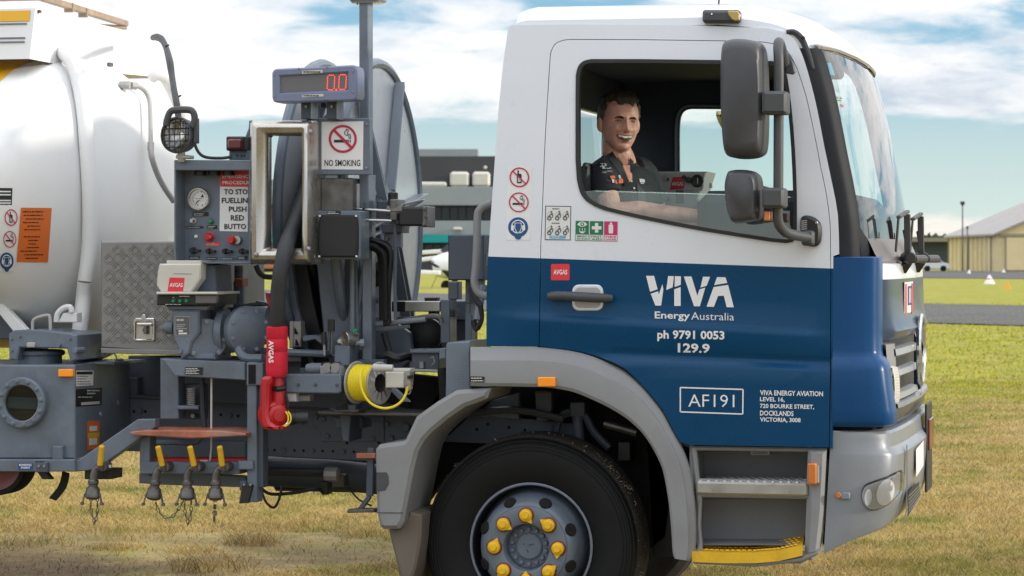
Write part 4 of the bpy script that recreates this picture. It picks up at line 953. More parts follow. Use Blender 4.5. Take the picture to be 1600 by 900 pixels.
# stickers on the head
df = lambda x, y, l: dome(x, y, .0018*l)
def dpoly(mb, pts, k, ly):
    # subdivided quad hugging the dome
    a, b, c, d = [Vector(p) for p in pts]; n = 6
    mb.grid([[df(*(a.lerp(b, i/n)).lerp(d.lerp(c, i/n), j/n), ly) for i in range(n+1)] for j in range(n+1)], k)
mb = MB(); dpoly(mb, [(33, 324.5), (81, 325), (75, 410), (26, 409.5)], 'orange', 1)
rd = random.Random(3)
for i, (a, b) in enumerate(((36, 78), (37, 78), (40, 74), (36, 78), (43, 71), (38, 75), (0, 0), (37, 73), (44, 64), (45, 64), (42, 66), (32, 72), (38, 68), (40, 64))):
    if b: mb.lines(a, 329+i*5.6, b, 332.6+i*5.6, 1, df, 'ink', 2, 40+i, .42)
mb.build('notice', tank)
mb = MB(); dpoly(mb, [(-20, 320), (30, 320), (23, 424), (-24, 424)], 'tankwhite', 1); nophone(mb, 17.5, 340, 13, lambda x, y, l: df(17.5+(x-17.5)*.78, y, l+1)); nosmoke(mb, 15.5, 374, 13, lambda x, y, l: df(15.5+(x-15.5)*.78, y, l+1), t=.12); earmuff(mb, 10.5, 408, 13.5, lambda x, y, l: df(10.5+(x-10.5)*.8, y, l+1)); mb.build('warning_sticker', tank)
mb = MB(); dpoly(mb, [(-25, 293), (19.5, 294), (18.5, 320.5), (-25, 320)], 'ink', 1)
for y in (298, 303, 312, 316): dpoly(mb, [(-22, y), (17, y+.3), (17, y+2.4), (-22, y+2.2)], 'paper', 2)
mb.build('data_plate', tank)
# gusset under the head, foot bracket
mb = MB(); mb.slab([(-10, 462), (0, 470), (48, 522), (24, 522), (-10, 480)], .3, .34, 'tankwhite'); mb.slab([(-20, 470), (-2, 470), (30, 530), (-20, 530)], .36, .9, 'greydark'); mb.build('tank_saddle', truck)
mb = MB(); mb.tube([W(88, 503, .3), W(90, 490, .3), W(100, 481, .3), (W(110, 480, .3)), W(112, 488, .3)], .013, 'tankwhite', 8, sm=3); mb.slab([(98, 489), (120, 489), (120, 504), (90, 504)], .3, .36, 'tankwhite'); mb.build('pipe_bracket', tank)
# ================================================================ FUEL TRUCK: pumping gear
def part(name, mb, par=None, **k): return mb.build(name, par or truck, **k)
# sump box with sight glass at the left
BY0, BY1 = .06, .72
box = part('valve_box', MB().slab([(-140, 570), (117, 570.5), (117, 717), (-140, 716)], BY0, BY1, 'grey', ch=.006))
xf = W(117, 600, BY0).x
bf = lambda x, y, l: VX(x, y, xf+.0015*l)
mb = MB(); c_ = W(38, 629, BY0)
mb.lathe(c_, (0, -1, 0), [(.112, 0), (.112, .035), (.106, .042), (.083, .042), (.079, .036), (.079, .002)], 'grey', 40, False); fl_ = part('sight_flange', mb, box)
mb = MB(); mb.lathe(c_, (0, -1, 0), [(.079, .020), (0, .020)], 'sightglass', 32, False); part('sight_glass', mb, fl_)
mb = MB(); mb.lathe(c_, (0, -1, 0), [(.079, .004), (0, .004)], 'void', 32, False); mb.bar(c_+Vector((-.075, -.006, .0)), c_+Vector((.075, -.006, -.004)), .004, .05, 'greydark', 0); part('sight_well', mb, fl_)
mb = MB()
for k in range(12):
    a = 2*math.pi*(k+.3)/12; mb.lathe(c_+Vector((.0965*math.cos(a), -.042, .0965*math.sin(a))), (0, -1, 0), [(.011, 0), (.011, .002), (.007, .004), (.007, .010), (0, .012)], 'grey', 8, False)
part('flange_bolt', mb, fl_, kind='stuff')
part('side_lamp', MB().rect(90.5, 577, 113.5, 588.5, BY0-.02, BY0+.005, 'amber', .003, 1.5), box)
mb = MB(); mb.poly([(119, 579), (146, 579), (145.5, 602), (119, 603.5)], bf, 'paper', 1); mb.seg(120, 583, 145, 582.5, 4.5, bf, 'ink', 2); mb.lines(121, 586, 143, 602, 4, bf, 'inkgrey', 2, 9, .3); part('inspection_label', mb, box)
mb = MB(); mb.poly([(118.5, 608), (159.5, 606), (159, 633), (118.5, 635.5)], bf, 'ink', 1); mb.lines(136, 608, 156, 617, 2, bf, 'papergrey', 2, 2); mb.lines(122, 619, 156, 622, 1, bf, 'papergrey', 2, 3); mb.seg(127, 631, 156, 629, 4.5, bf, 'papergrey', 2); part('data_plate', mb, box)
mb = MB(); mb.poly([(136, 658), (156, 657), (155.5, 700), (136, 703)], bf, 'orange', 1); mb.poly([(137, 677), (155, 675.5), (155, 683), (137, 685)], bf, 'yellow', 2); mb.poly([(139, 685), (152, 684), (152, 694), (139, 696)], bf, 'paper', 2); mb.poly([(140, 666), (152, 665), (152, 673), (140, 674)], bf, 'paper', 2); part('fire_label', mb, box)
mb = MB()
for (x, y) in ((184, 629), (157, 647)): mb.lathe(bf(x, y, 0), (1, 0, 0), [(.012, 0), (.010, .006), (0, .007)], 'greylight', 8, False)
part('rivet', mb, box)
# hatch on the box
mb = MB(); mb.slab([(13, 522), (22, 516), (60, 515), (112, 521), (120, 524), (121, 562), (110, 566), (104, 545), (30, 543), (26, 563), (14, 562)], .16, .5, 'grey', ch=.006)
mb.lathe(W(62, 551, .32), (0, 0, 1), [(.105, -.012), (.112, -.006), (.112, .008), (.10, .014), (0, .016)], 'grey', 32); mb.lathe(W(62, 562, .32), (0, 0, 1), [(.10, -.03), (.10, .02)], 'grey', 24)
mb.tube([W(x, y, .22) for x, y in ((51, 524), (51, 503), (55, 498), (62, 495), (74, 492.5), (78, 496), (79, 520))], .0075, 'ltgrey', 8, sm=2)
mb.slab([(40, 524), (82, 515), (84, 519), (44, 529)], .18, .3, 'grey'); mb.rect(41, 535, 54, 543, .15, .2, 'ltgrey', r=2); mb.cyl(116, 548, .12, 5, .1, 'grey', 10); mb.cyl(90, 540, .14, 4, .1, 'grey', 8)
mb.bolts([(17, 530), (17, 548), (108, 530), (30, 526)], .16, 2, 'grey'); part('hatch', mb, box)
mb = MB(); mb.slab([(112, 540), (150, 541), (152, 556), (130, 566), (114, 562)], .5, .7, 'black'); mb.tube([W(x, y, .5) for x, y in ((166, 556), (168, 549), (174, 548), (181, 556), (183, 566))], .004, 'ltgrey', 6, sm=3); mb.cyl(183, 565, .45, 5, .05, 'grey', 10); mb.rect(116, 566, 178, 570, .3, .7, 'grey'); part('cable_gland', mb, box)
# lower rail, tab, labels, strut
mb = MB(); mb.rect(-140, 718, 117, 737, .02, .10, 'grey', .004); mb.slab([(115, 718.5), (122, 719), (215, 655), (242, 655), (242, 668), (150, 734), (117, 737)], .04, .10, 'grey', ch=.004); rail1 = part('side_rail', mb)
mb = MB(); mb.rect(81, 697, 97.5, 719, .035, .07, 'grey', .006); part('rail_tab', mb, rail1)
rp = planef(.018)
mb = MB(); mb.poly([(28, 723.5), (51, 723.5), (51, 733.8), (28, 733.8)], rp, 'signblue', 1); mb.text('BONDING', 30, 724.7, 49.2, 728, rp, 'printwhite', 2, .03); mb.text('POINT', 33, 729.2, 47.2, 732.5, rp, 'printwhite', 2, .03); part('bonding_sign', mb, rail1)
mb = MB(); mb.rect(56, 723, 74, 738, .0, .03, 'greydark', .003); mb.cyl(60, 728.5, -.006, 2.4, .01, 'bolt', 10); mb.cyl(68.5, 728.5, -.006, 2.4, .01, 'bolt', 10); mb.lines(55, 720.3, 76, 722.5, 1, rp, 'ink', 2, 3, .9); part('bonding_lug', mb, rail1)
mb = MB(); mb.slab([(57, 737), (72, 737), (81, 749), (66, 749)], .05, .08, 'black'); part('rubber_strap', mb, rail1)
mb = MB(); rows = []
for x, y in smooth2([(103, 737), (101, 750), (95, 764), (82, 780)], 3): rows.append([W(x-6, y-1.5, .1), W(x+6, y+2.5, .1), W(x+6, y+2.5, .16), W(x-6, y-1.5, .16)])
mb.grid([r+[r[0]] for r in rows], 'rubber'); part('drain_hose', mb, rail1)
mb = MB(); c_ = W(-6, 724, .12); mb.lathe(c_, (0, 1, 0), [(0, .0), (.085, .004), (.118, .0), (.122, .006)], 'darkred', 40, False); mb.lathe(c_, (0, 1, 0), [(.118, -.006), (.138, -.004), (.142, .004), (.142, .12)], 'rubber', 40, False); part('hose_drum', mb)
# chassis rails
mb = MB(); mb.slab([(120, 590), (215, 590), (215, 622), (400, 628), (560, 640), (700, 646), (1120, 660), (1120, 745), (640, 724), (400, 712), (120, 702)], .74, .80, 'rail', ch=.004)
mb.slab([(120, 616), (205, 617), (385, 626), (530, 640), (700, 644), (700, 649), (530, 645), (385, 631), (205, 622), (120, 621)], .715, .75, 'greydark', ch=.003)
chs = part('chassis_rail', mb)
o = twin(chs, truck, (0, .82, 0))
rd = random.Random(11)
mb = MB()
for i, x in enumerate((429, 443, 460, 474, 488, 504, 520, 536, 553, 418)):
    y = 703+(x-418)*.022
    if i % 3 == 1: mb.cyl(x, y, .728, 3.4, .015, 'rail', 8)
    else: mb.cyl(x, y, .7385, 2.3, .002, 'void', 10, 0)
for x, y in ((542, 692), (592, 692), (559, 665), (572, 665), (541, 683), (209, 643), (227, 643), (300, 648), (372, 650), (345, 648), (250, 698), (275, 698), (283, 698), (343, 701), (358, 702)): mb.cyl(x, y, .7385, 2.6, .002, 'void', 10, 0)
for x, y in ((582, 685), (511, 681), (611, 685), (604, 663), (523, 655), (493, 652), (505, 655), (218, 642), (358, 649), (375, 700), (470, 660)): mb.cyl(x, y, .722, 4, .02, 'rail', 8)
mb.cyl(633, 668, .722, 7, .02, 'rail', 14); mb.slab(smooth2([(493, 650), (489, 660), (492, 668), (501, 676), (503, 690)], 3)+[(505, 690), (600, 690), (600, 650)], .732, .742, 'rail', ch=.002)
part('rail_bolt', mb, chs, kind='stuff')
# side mounting strip over the rail
mb = MB(); mb.slab([(495, 642), (660, 646), (660, 651), (497, 648)], .2, .5, 'pewter'); mb.slab([(515, 638), (560, 640), (560, 644), (515, 642)], .2, .4, 'greydark'); mb.slab([(530, 648), (548, 648), (545, 690), (535, 690)], .3, .5, 'rail'); mb.rect(523, 652, 566, 670, .45, .6, 'rail', .006, 3); part('mounting_strip', mb)
# underside: axle beam, exhaust, tank bottoms; near-black sheets paint the shade
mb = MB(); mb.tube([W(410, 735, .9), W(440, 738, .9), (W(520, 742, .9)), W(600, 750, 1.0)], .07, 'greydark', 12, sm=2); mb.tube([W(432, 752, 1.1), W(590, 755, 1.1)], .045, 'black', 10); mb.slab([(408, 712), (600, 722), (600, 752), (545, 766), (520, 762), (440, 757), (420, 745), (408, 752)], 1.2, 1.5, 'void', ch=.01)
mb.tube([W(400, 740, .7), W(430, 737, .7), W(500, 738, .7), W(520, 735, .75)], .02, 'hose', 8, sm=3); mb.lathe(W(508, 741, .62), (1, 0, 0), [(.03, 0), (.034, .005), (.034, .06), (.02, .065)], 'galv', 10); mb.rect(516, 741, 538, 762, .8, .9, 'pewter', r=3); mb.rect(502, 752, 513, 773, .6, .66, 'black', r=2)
mb.slab([(690, 604), (1070, 604), (1060, 690), (1040, 840), (1000, 870), (990, 760), (700, 740), (655, 800), (640, 800), (640, 690)], .62, .7, 'void')  # near-black sheet added as painted shade inside the wheel arch
mb.slab([(1010, 690), (1080, 690), (1080, 870), (1020, 870)], .62, .7, 'black'); mb.tube([W(700, 650, .45), W(800, 640, .4), W(880, 655, .4)], .016, 'plasticdark', 8, sm=3); mb.rect(965, 690, 985, 720, .5, .6, 'black')  # first slab is more painted shade, beside the tyre
mb.box((-.0, 1.15, .46), (.14, 1.5, .12), 'void'); mb.box((-3.9, 1.15, .46), (.16, 1.5, .16), 'void'); part('axle_and_shade_sheet', mb, split='add')
mb = MB(); mb.slab([(735, 648), (900, 662), (900, 700), (690, 690)], .57, .61, 'rail', ch=.003)
for x, y in ((762, 663), (795, 668), (745, 671), (820, 672)): mb.cyl(x, y, .568, 2.5, .002, 'void', 10, 0)
part('inner_rail', mb)
part('side_plate', MB().slab([(752, 640), (770, 625), (811, 613), (811, 656), (752, 650)], .50, .54, 'grey'))
mb = MB(); mb.tube([W(x, y, .5) for x, y in ((868, 678), (872, 660), (882, 648), (898, 644), (914, 650), (926, 672), (942, 690), (952, 700))], .018, 'greydark', 8, sm=4); part('suspension_hoop', mb)
mb = MB(); mb.rect(890, 628, 914, 652, .48, .56, 'greydark', .005, 3); mb.tube([W(902, 650, .5), W(905, 690, .5)], .024, 'rail', 12); part('shock_absorber', mb)
mb = MB(); mb.tube([W(944, 662, .45), W(995, 676, .45)], .018, 'pewter', 10); part('steering_rod', mb)
part('bracket_plate', MB().slab([(835, 612), (862, 612), (862, 640), (856, 658), (838, 658)], .44, .5, 'greydark', ch=.004))
mb = MB(); mb.tube([W(408, 765, .3), W(416, 785, .3), W(428, 793, .3), W(436, 780, .3), W(441, 758, .3)], .006, 'black', 6, sm=4); mb.tube([W(408, 763, .32), W(424, 772, .32), W(460, 770, .32), W(495, 764, .34), W(506, 771, .4)], .008, 'black', 6, sm=4); mb.tube([W(545, 762, .5), W(560, 780, .4), W(580, 790, .3)], .004, 'black', 5, sm=3); part('hanging_cable', mb, split='add')
# deck beams and bulkhead behind the gear
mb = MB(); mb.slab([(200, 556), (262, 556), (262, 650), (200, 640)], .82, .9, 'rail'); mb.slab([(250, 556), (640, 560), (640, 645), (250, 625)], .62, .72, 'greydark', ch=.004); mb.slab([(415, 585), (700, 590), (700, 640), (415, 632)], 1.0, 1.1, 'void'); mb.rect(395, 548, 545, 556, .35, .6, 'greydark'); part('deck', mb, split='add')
# open frame carrying the sampling valves
mb = MB(); mb.rect(386, 566, 401, 785, .05, .13, 'greychip', .003); mb.rect(385, 567, 411, 602, .04, .12, 'grey', .003); mb.rect(388, 570, 399, 600, .036, .05, 'void', .001); mb.rect(401, 600, 411, 762, .07, .14, 'greydark', .003)
mb.slab([(253, 561), (383, 566), (383, 594), (273, 587.5)], .05, .20, 'grey', ch=.004); mb.rect(250, 560, 279, 655, .22, .30, 'grey', .004); mb.rect(218, 681, 234, 744, .08, .16, 'grey', .004); mb.rect(218, 722, 374, 741, .06, .2, 'grey', .004); mb.slab([(234, 734), (380, 744), (395, 762), (240, 757), (217, 755), (217, 740)], .22, .27, 'grey', ch=.004); mb.slab([(234, 686), (383, 690), (383, 722), (234, 718)], .5, .55, 'rail'); mb.rect(372, 720, 395, 734, .03, .1, 'grey', .004)
mb.tube([W(234, 720, .35), W(238, 692, .35), W(300, 693, .35), W(312, 686, .35), W(318, 680, .35)], .012, 'grey', 8, sm=2); frame = part('valve_frame', mb)
mb = MB(); mb.poly([(289, 573.5), (317, 574), (316.5, 586), (288.5, 585.5)], planef(.048), 'ink', 1); mb.lines(290, 574.5, 312, 585, 4, planef(.048), 'paper', 2, 5, .35); part('frame_label', mb, frame)
mb = MB(); mb.slab([(202, 675), (225, 672.5), (340, 673), (384, 677), (384, 681), (300, 685), (205, 680)], -.02, .25, 'bench', ch=.004); part('fold_step', mb, frame)
mb = MB(); mb.rect(228, 716, 386, 722, .12, .2, 'red'); mb.rect(312, 719, 324, 723, .1, .12, 'cream'); part('red_strip', mb, frame)
mb = MB(); mb.rect(374, 752, 384, 766, .02, .04, 'greydark'); mb.slab([(378, 758), (395, 758), (388, 786), (373, 787)], -.02, .0, 'black', ch=.003); mb.bolts([(381, 757.5), (391, 757.5)], -.02, 2); part('rubber_strap', mb, frame)
mb = MB(); mb.tube([W(330.5, 590, .1), W(330, 700, .1), W(328, 722, .12)], .0045, 'cream', 6); part('pull_cord', mb, frame)
mb = MB(); mb.rect(288, 600, 318, 655, .30, .36, 'greydark'); mb.tube([W(299+6.0*math.cos(k*math.pi/4), 606+k*.42, .25+.016*math.sin(k*math.pi/4)) for k in range(66)], .004, 'galv', 6); mb.rect(276, 634, 310, 640, .2, .3, 'grey'); mb.tube([W(316, 590, .2), W(317, 640, .2), W(320, 672, .2)], .012, 'hose', 8); mb.cyl(301, 650, .24, 4, .1, 'pewter', 8); part('spring_mount', mb, split='add')
# four sampling valves with yellow levers, dust caps and chains
def chain(mb, pts, k='pewter'):
    P = smooth2(pts, 5); acc = 0; L_ = []
    for a, b in zip(P, P[1:]):
        d = (Vector(b)-Vector(a)).length; acc += d
        if acc >= .017: L_.append((Vector(a), (Vector(b)-Vector(a)).normalized())); acc = 0
    for i, (p, d) in enumerate(L_):
        n_ = Vector((0, 1, 0)) if i % 2 else d.cross(Vector((0, 1, 0))).normalized()
        mb.tube([p+d*(.011*math.cos(a))+n_*(.006*math.sin(a)) for a in [2*math.pi*j/8 for j in range(8)]], .0022, k, 4, True)
def sample_valve(px, py, lean, chains, leverdx):
    Y = .0; b = W(px, py, Y); mb = MB()
    p = lambda x, y, yy=Y: W(px+x, py+y, yy)
    mb.tube([p(14, -28, .1), p(11, -27, .0), p(4, -24), p(0, -15), p(-1, -6)], .0165, 'pewter', 10, sm=3)
    mb.lathe(p(13, -27, -.02), (0, 1, 0), [(.020, 0), (.022, .01), (.022, .06)], 'pewter', 12)
    ax = Vector((lean, 0, -1)).normalized()
    q = p(-1, -7); mb.lathe(q, ax, [(.018, 0), (.024, .006), (.024, .018), (.020, .022), (.020, .030), (.029, .038), (.031, .055), (.034, .062), (.034, .075), (.026, .084), (.012, .088)], 'pewter', 16)
    for s_ in (-1, 1):
        e = q+ax*.058+Vector((s_*.033, -.004, 0)); mb.bar(e, e+Vector((s_*.012, -.006, -.048)), .008, .006, 'pewter', .001); mb.lathe(e+Vector((s_*.012, -.012, -.046)), (0, 1, 0), [(.008, 0), (.008, .012)], 'pewter', 8)
    v = part('sampling_valve', mb, frame if px > 200 else rail1)
    l = MB(); a = p(9.5, -30, -.03); c = p(leverdx, -58, -.055); l.tube([a, c], .0125, 'yellow', 10); l.lathe(c, (c-a), [(.0125, 0), (.011, .004), (0, .005)], 'yellow', 10, False); l.tube([p(13, -22, -.02), a, a.lerp(c, .1)], .011, 'pewter', 8); part('lever', l, v)
    ch_ = MB()
    for cpts in chains: chain(ch_, [p(x, y) for x, y in cpts])
    part('chain', ch_, v)
loop = [(-5, 21), (-4.5, 42), (0, 58), (0, 62), (3, 55), (5, 42), (5, 21)]
sample_valve(147, 756, -.05, [[(x, y) for x, y in loop]], 12)
sample_valve(244, 757, -.12, [[(-2, 18), (3, 40), (14, 51), (25, 50), (34, 40), (41, 28)]], 3)
sample_valve(293.5, 757, .02, [loop], 3.5)
sample_valve(337.5, 757, .02, [[(-3, 20), (-3, 45), (-4, 60)], [(0, 20), (-1, 45), (-3, 58)]], 6)
mb = MB(); mb.rect(132, 734, 173, 749, .06, .2, 'black', .004); mb.rect(155, 726.5, 173, 731, .0, .01, 'cream', .001); part('valve_bracket', mb, rail1)
# tread-plate locker in front of the tank
LY0 = .26; lx1 = 330
mb = MB(); mb.slab([(157.5, 377), (lx1, 377), (lx1, 555), (157.5, 543)], LY0, LY0+.75, 'treadplate', ch=.006); loc = part('locker', mb)
mb = MB(); mb.slab([(157.5, 544), (lx1, 549), (lx1, 556), (157.5, 552)], LY0-.02, LY0+.2, 'treadplate', ch=.003); part('locker_sill', mb, loc)
def bars(P, u0, u1, v0, v1, s_, name, clip=None):
    mb = MB(); i = 0; v = v0
    while v < v1:
        u = u0; j = 0
        while u < u1:
            sg = 1 if (i+j) % 2 else -1
            for k in range(4):
                cu, cv = u+s_*.5, v+s_*.5; off_ = (k-1.5)*s_*.27
                dx, dy = .40*s_, .40*s_*sg; ox, oy = off_*.7, off_*.7*sg
                a = (cu-dx+ox, cv+dy+oy); b = (cu+dx+ox, cv-dy+oy); nx, ny = (dy, dx); l_ = math.hypot(nx, ny); nx, ny = nx/l_*s_*.075, ny/l_*s_*.075; m_ = ((a[0]+b[0])/2, (a[1]+b[1])/2)
                if min(a[0], b[0]) < u0+1 or max(a[0], b[0]) > u1-1 or min(a[1], b[1]) < v0+1 or max(a[1], b[1]) > v1-1: continue
                if clip and clip(*m_): continue
                mb.add([P(*a, 0), P(m_[0]+nx, m_[1]+ny, 0), P(*b, 0), P(m_[0]-nx, m_[1]-ny, 0), P(a[0]*.4+m_[0]*.6, a[1]*.4+m_[1]*.6, 1), P(b[0]*.4+m_[0]*.6, b[1]*.4+m_[1]*.6, 1)], [(0, 1, 4), (4, 1, 5), (5, 1, 2), (2, 3, 5), (5, 3, 4), (4, 3, 0)], 'alu')
            u += s_; j += 1
        v += s_; i += 1
    o = mb.build(name, loc, 10); o['kind'] = 'stuff'; return o
bars(lambda x, y, l: W(x, y, LY0-.0035*l), 158, lx1-1, 378, 543, 13.2, 'tread_bar', lambda x, y: (206 < x < 244 and 492 < y < 534) or y > 540)
xl = W(lx1, 400, LY0).x
zt_, zb_ = W(lx1, 377, LY0).z, W(lx1, 550, LY0).z
bars(lambda u, v, l: Vector((xl+.0035*l, LY0+u, zt_-v)), .01, .74, .01, zt_-zb_-.01, .0375, 'tread_bar')
mb = MB(); mb.slab(rr(208, 497, 242, 533, 4), LY0-.012, LY0+.01, 'chrome', holes=[rr(212, 502, 238, 530, 3)], ch=.003); mb.slab(rr(211, 501, 239, 531, 3), LY0-.004, LY0+.01, 'steel', ch=.001); mb.bar(W(214, 507, LY0-.02), W(238, 507, LY0-.02), .012, .012, 'chrome'); mb.cyl(226, 516, LY0-.02, 4.2, .02, 'pewter', 12); mb.rect(224, 506, 229, 522, LY0-.025, LY0-.01, 'pewter', .002); mb.cyl(224, 496, LY0-.012, 5, .02, 'chrome', 12); part('locker_latch', mb, loc)
# ---------------------------------------------------------------- control box
KY = .05; KR = .17
mb = MB(); mb.slab([(272, 250), (392, 250), (392, 412), (272, 412)], KY, KR+.01, 'grey', holes=[[(274.5, 266), (388.5, 266), (388.5, 409), (274.5, 409)]], ch=.003); mb.rect(272, 251, 391, 411, KR, .42, 'grey', .002); con = part('control_box', mb)
kp = planef(KR, step=.0014)
mb = MB(); g_ = W(313, 311, KR); mb.lathe(g_, (0, -1, 0), [(.047, 0), (.047, .022), (.050, .026), (.047, .032), (.042, .032), (.041, .022), (0, .022)], 'steel', 36, False); gp = planef(KR-.024, step=.0012); mb.poly(circ(313, 311, 14.2, 32), gp, 'paper', 1)
for k in range(28):
    a = R_(130+10*k); r0 = 11 if k % 3 else 9.5; mb.seg(313+r0*math.cos(a), 311+r0*math.sin(a), 313+13*math.cos(a), 311+13*math.sin(a), .7, gp, 'ink', 2)
mb.seg(306, 318, 316, 307.5, 1.4, gp, 'ink', 3); mb.poly([(313.5, 308), (316.5, 303), (318.5, 308.5)], gp, 'ink', 3); mb.poly(rr(305.5, 308.5, 317, 312.5, .3, 1), gp, 'printwhite', 4); mb.lines(306, 309.4, 316, 311.6, 1, gp, 'ink', 5, 2); mb.poly(circ(309, 320.5, 1, 8), gp, 'ink', 3); mb.poly(circ(316, 320.5, 1, 8), gp, 'ink', 3); part('pressure_gauge', mb, con)
mb = MB(); mb.poly([(344, 267), (388, 267), (387, 362), (343, 361)], kp, 'printwhite', 1); mb.poly([(344, 267), (388, 267), (387.6, 292), (344, 291.5)], kp, 'redpaper', 2)
mb.text('EMERGENC', 347.5, 273, 388.4, 278.6, kp, 'printwhite', 3, .02); mb.text('PROCEDUI', 347.5, 282.5, 388.2, 288, kp, 'printwhite', 3, .02)
for i, (s_, a, b) in enumerate((('TO STO', 350, 386.8), ('FUELLIN', 346.5, 386.8), ('PUSH', 357.5, 385), ('RED', 360.5, 381.3), ('BUTTO', 350.5, 384.3))): mb.text(s_, a, 295.5+i*13.55, b, 303.8+i*13.55, kp, 'ink', 3, .02)
part('emergency_sign', mb, con)
def knob(mb, x, y, r, k, h=.03, Y=KR): mb.lathe(W(x, y, Y), (0, -1, 0), [(r*MP(Y)*1.25, 0), (r*MP(Y)*1.25, .004), (r*MP(Y), .006), (r*MP(Y), h*.8), (r*MP(Y)*.8, h), (0, h)], k, 18, False)
for (x, y, r, k, h, nm) in ((328, 370, 6.2, 'red', .035, 'push_button'), (365.5, 375, 6.4, 'red', .05, 'push_button'), (302.5, 345, 3.6, 'cream', .03, 'selector_knob'), (330.5, 345.5, 3.8, 'green', .02, 'push_button'), (306.5, 369.5, 2.4, 'printwhite', .01, 'indicator_lamp'), (303, 391.5, 4.6, 'black', .035, 'selector_knob'), (327.5, 392.5, 3.8, 'black', .035, 'selector_knob'), (353, 392.5, 3.8, 'black', .035, 'selector_knob'), (379, 392.5, 3.8, 'black', .035, 'selector_knob')):
    mb = MB(); knob(mb, x, y, r, k, h)
    if k == 'red' and y > 372: mb.cyl(x+4, y, KR-.02, 7.4, .02, 'steel', 20)
    if k == 'cream': mb.cyl(x, y, KR-.034, 1.6, .006, 'black', 10)
    if k == 'red' and y < 372: mb.cyl(x, y, KR-.038, 2.8, .005, 'redpaper', 14)
    if k == 'black': mb.rect(x, y-1.6, x+8, y+2.6, KR-.036, KR-.012, 'black', .002)
    part(nm, mb, con)
mb = MB()
for (x0, y0, x1, y1, k) in ((301, 331.5, 326, 338, 'ink'), (290, 353.5, 318, 357, 'ink'), (324, 352, 339.5, 358, 'ink'), (321, 378.5, 343, 384.5, 'redpaper'), (295, 400, 312, 405.5, 'ink'), (322, 402, 340, 406, 'ink'), (344, 402.5, 370, 406.5, 'greydark'), (371, 400, 387, 406, 'ink')):
    mb.cut(); mb.poly(rr(x0, y0, x1, y1, .6, 1), kp, k, 1); mb.lines(x0+1.5, y0+.8, x1-1, y1-.8, 2 if y1-y0 > 5 else 1, kp, 'papergrey', 2, int(x0), .5)
part('control_label', mb, con, split='cut')
mb = MB()
for x in (313, 335, 357): mb.lathe(W(x, 269, .12), (0, 0, 1), [(.026, -.014), (.026, .01)], 'black', 14)
part('gland', mb, con)
mb = MB(); mb.slab(rr(353, 213, 382, 235.5, 2.5), .16, .30, 'black', ch=.006); mb.slab(rr(355, 217, 377, 232.5, 3), .145, .2, 'darkred', ch=.006); mb.rect(358, 235, 390, 250, .2, .22, 'grey', .002); mb.bolts([(359, 243), (370, 243), (377, 243.5), (381.5, 243.5)], .2, 1.4, 'black', .006); mb.slab([(376, 232), (388, 200), (389, 188), (396, 188), (396, 252), (376, 252)], .24, .3, 'grey'); part('beacon', mb, con)
# stainless fairlead frame for the hose
def fairlead(lps):
    mb = MB(); rows = []
    for (x0, y0, x1, y1, Y) in lps: rows.append([W(x, y, .05)+Vector((0, Y-.05, 0)) for x, y in rr(x0, y0, x1, y1, 2.5, 1)])
    mb.grid(rows, 'steel', True); return mb
mb = fairlead(((393, 188, 492, 412, .14), (393.2, 188.2, 491.8, 411.8, .045), (395, 190, 490, 410, .016), (400, 195, 486.5, 405, -.008), (408, 200, 482.5, 399, -.016), (416, 206, 479, 393, -.008), (421, 210, 476.5, 390, .008), (423, 212, 475.5, 388.5, .028), (423.3, 212.5, 475, 388, .06)))
mb.rect(391, 406, 494, 413, .1, .2, 'grey', .003); mb.rect(491, 188, 496, 412, .1, .2, 'grey', .002); fa = part('hose_fairlead', mb)
mb = MB()
for x, y in ((485.5, 206), (482, 389), (400, 398)): mb.lathe(W(x, y, -.024), (0, -1, 0), [(.012, 0), (.010, .006), (.004, .009), (0, .009)], 'bolt', 10, False)
part('dome_screw', mb, fa)
# no-smoking plate with its boxes below
mb = MB(); mb.slab(rr(478, 184.5, 577.5, 273, 2), .12, .16, 'greychip', ch=.003); pl_ = part('sign_plate', mb)
np_ = planef(.12, step=.0014)
mb = MB(); mb.poly([(502.5, 190.5), (568, 189.5), (567, 265), (502.5, 264.5)], np_, 'printwhite', 1); nosmoke(mb, 535.5, 217, 22, np_, 'ring', .17); mb.text('NO SMOKING', 507, 249.6, 563, 259.6, np_, 'ink', 2, .014); part('no_smoking_sign', mb, pl_)
mb = MB(); mb.bolts([(494, 194), (494, 263), (573, 194), (572, 262)], .12, 2.4, 'bolt', .008); part('plate_bolt', mb, pl_)
mb = MB(); mb.rect(501, 278, 551, 330, .14, .34, 'pewter', .004, 1); mb.rect(550.5, 287, 560, 325, .2, .3, 'papergrey', .003); mb.rect(507, 272, 527, 279, .13, .2, 'greylight'); mb.rect(530, 270, 540, 280, .16, .2, 'greylight'); mb.rect(562, 315, 566.5, 325, .16, .2, 'greydark'); part('junction_box', mb)
mb = MB(); mb.slab(rr(490, 329, 563, 405, 2.5), .10, .24, 'grey', ch=.005); bx = part('battery_box', mb)
mb = MB(); mb.slab([(499.5, 336), (555.5, 336), (558, 352), (558, 388), (556, 402), (498, 402), (496.5, 388), (497, 352)], .075, .11, 'black', ch=.007); part('box_lid', mb, bx)
mb = MB(); mb.bolts([(499.5, 337.5), (556, 337.5), (498.5, 400.5), (556.5, 400.5), (492.5, 337), (492.5, 391.5)], .076, 1.7, 'printwhite', .004); part('lid_screw', mb, bx)
mb = MB(); bp_ = planef(.098); mb.poly([(511, 329.5), (532, 329.5), (532, 335), (511, 335)], bp_, 'ink', 1); mb.lines(512, 330, 531, 334.8, 2, bp_, 'paper', 2, 4, .4); part('box_label', mb, bx)
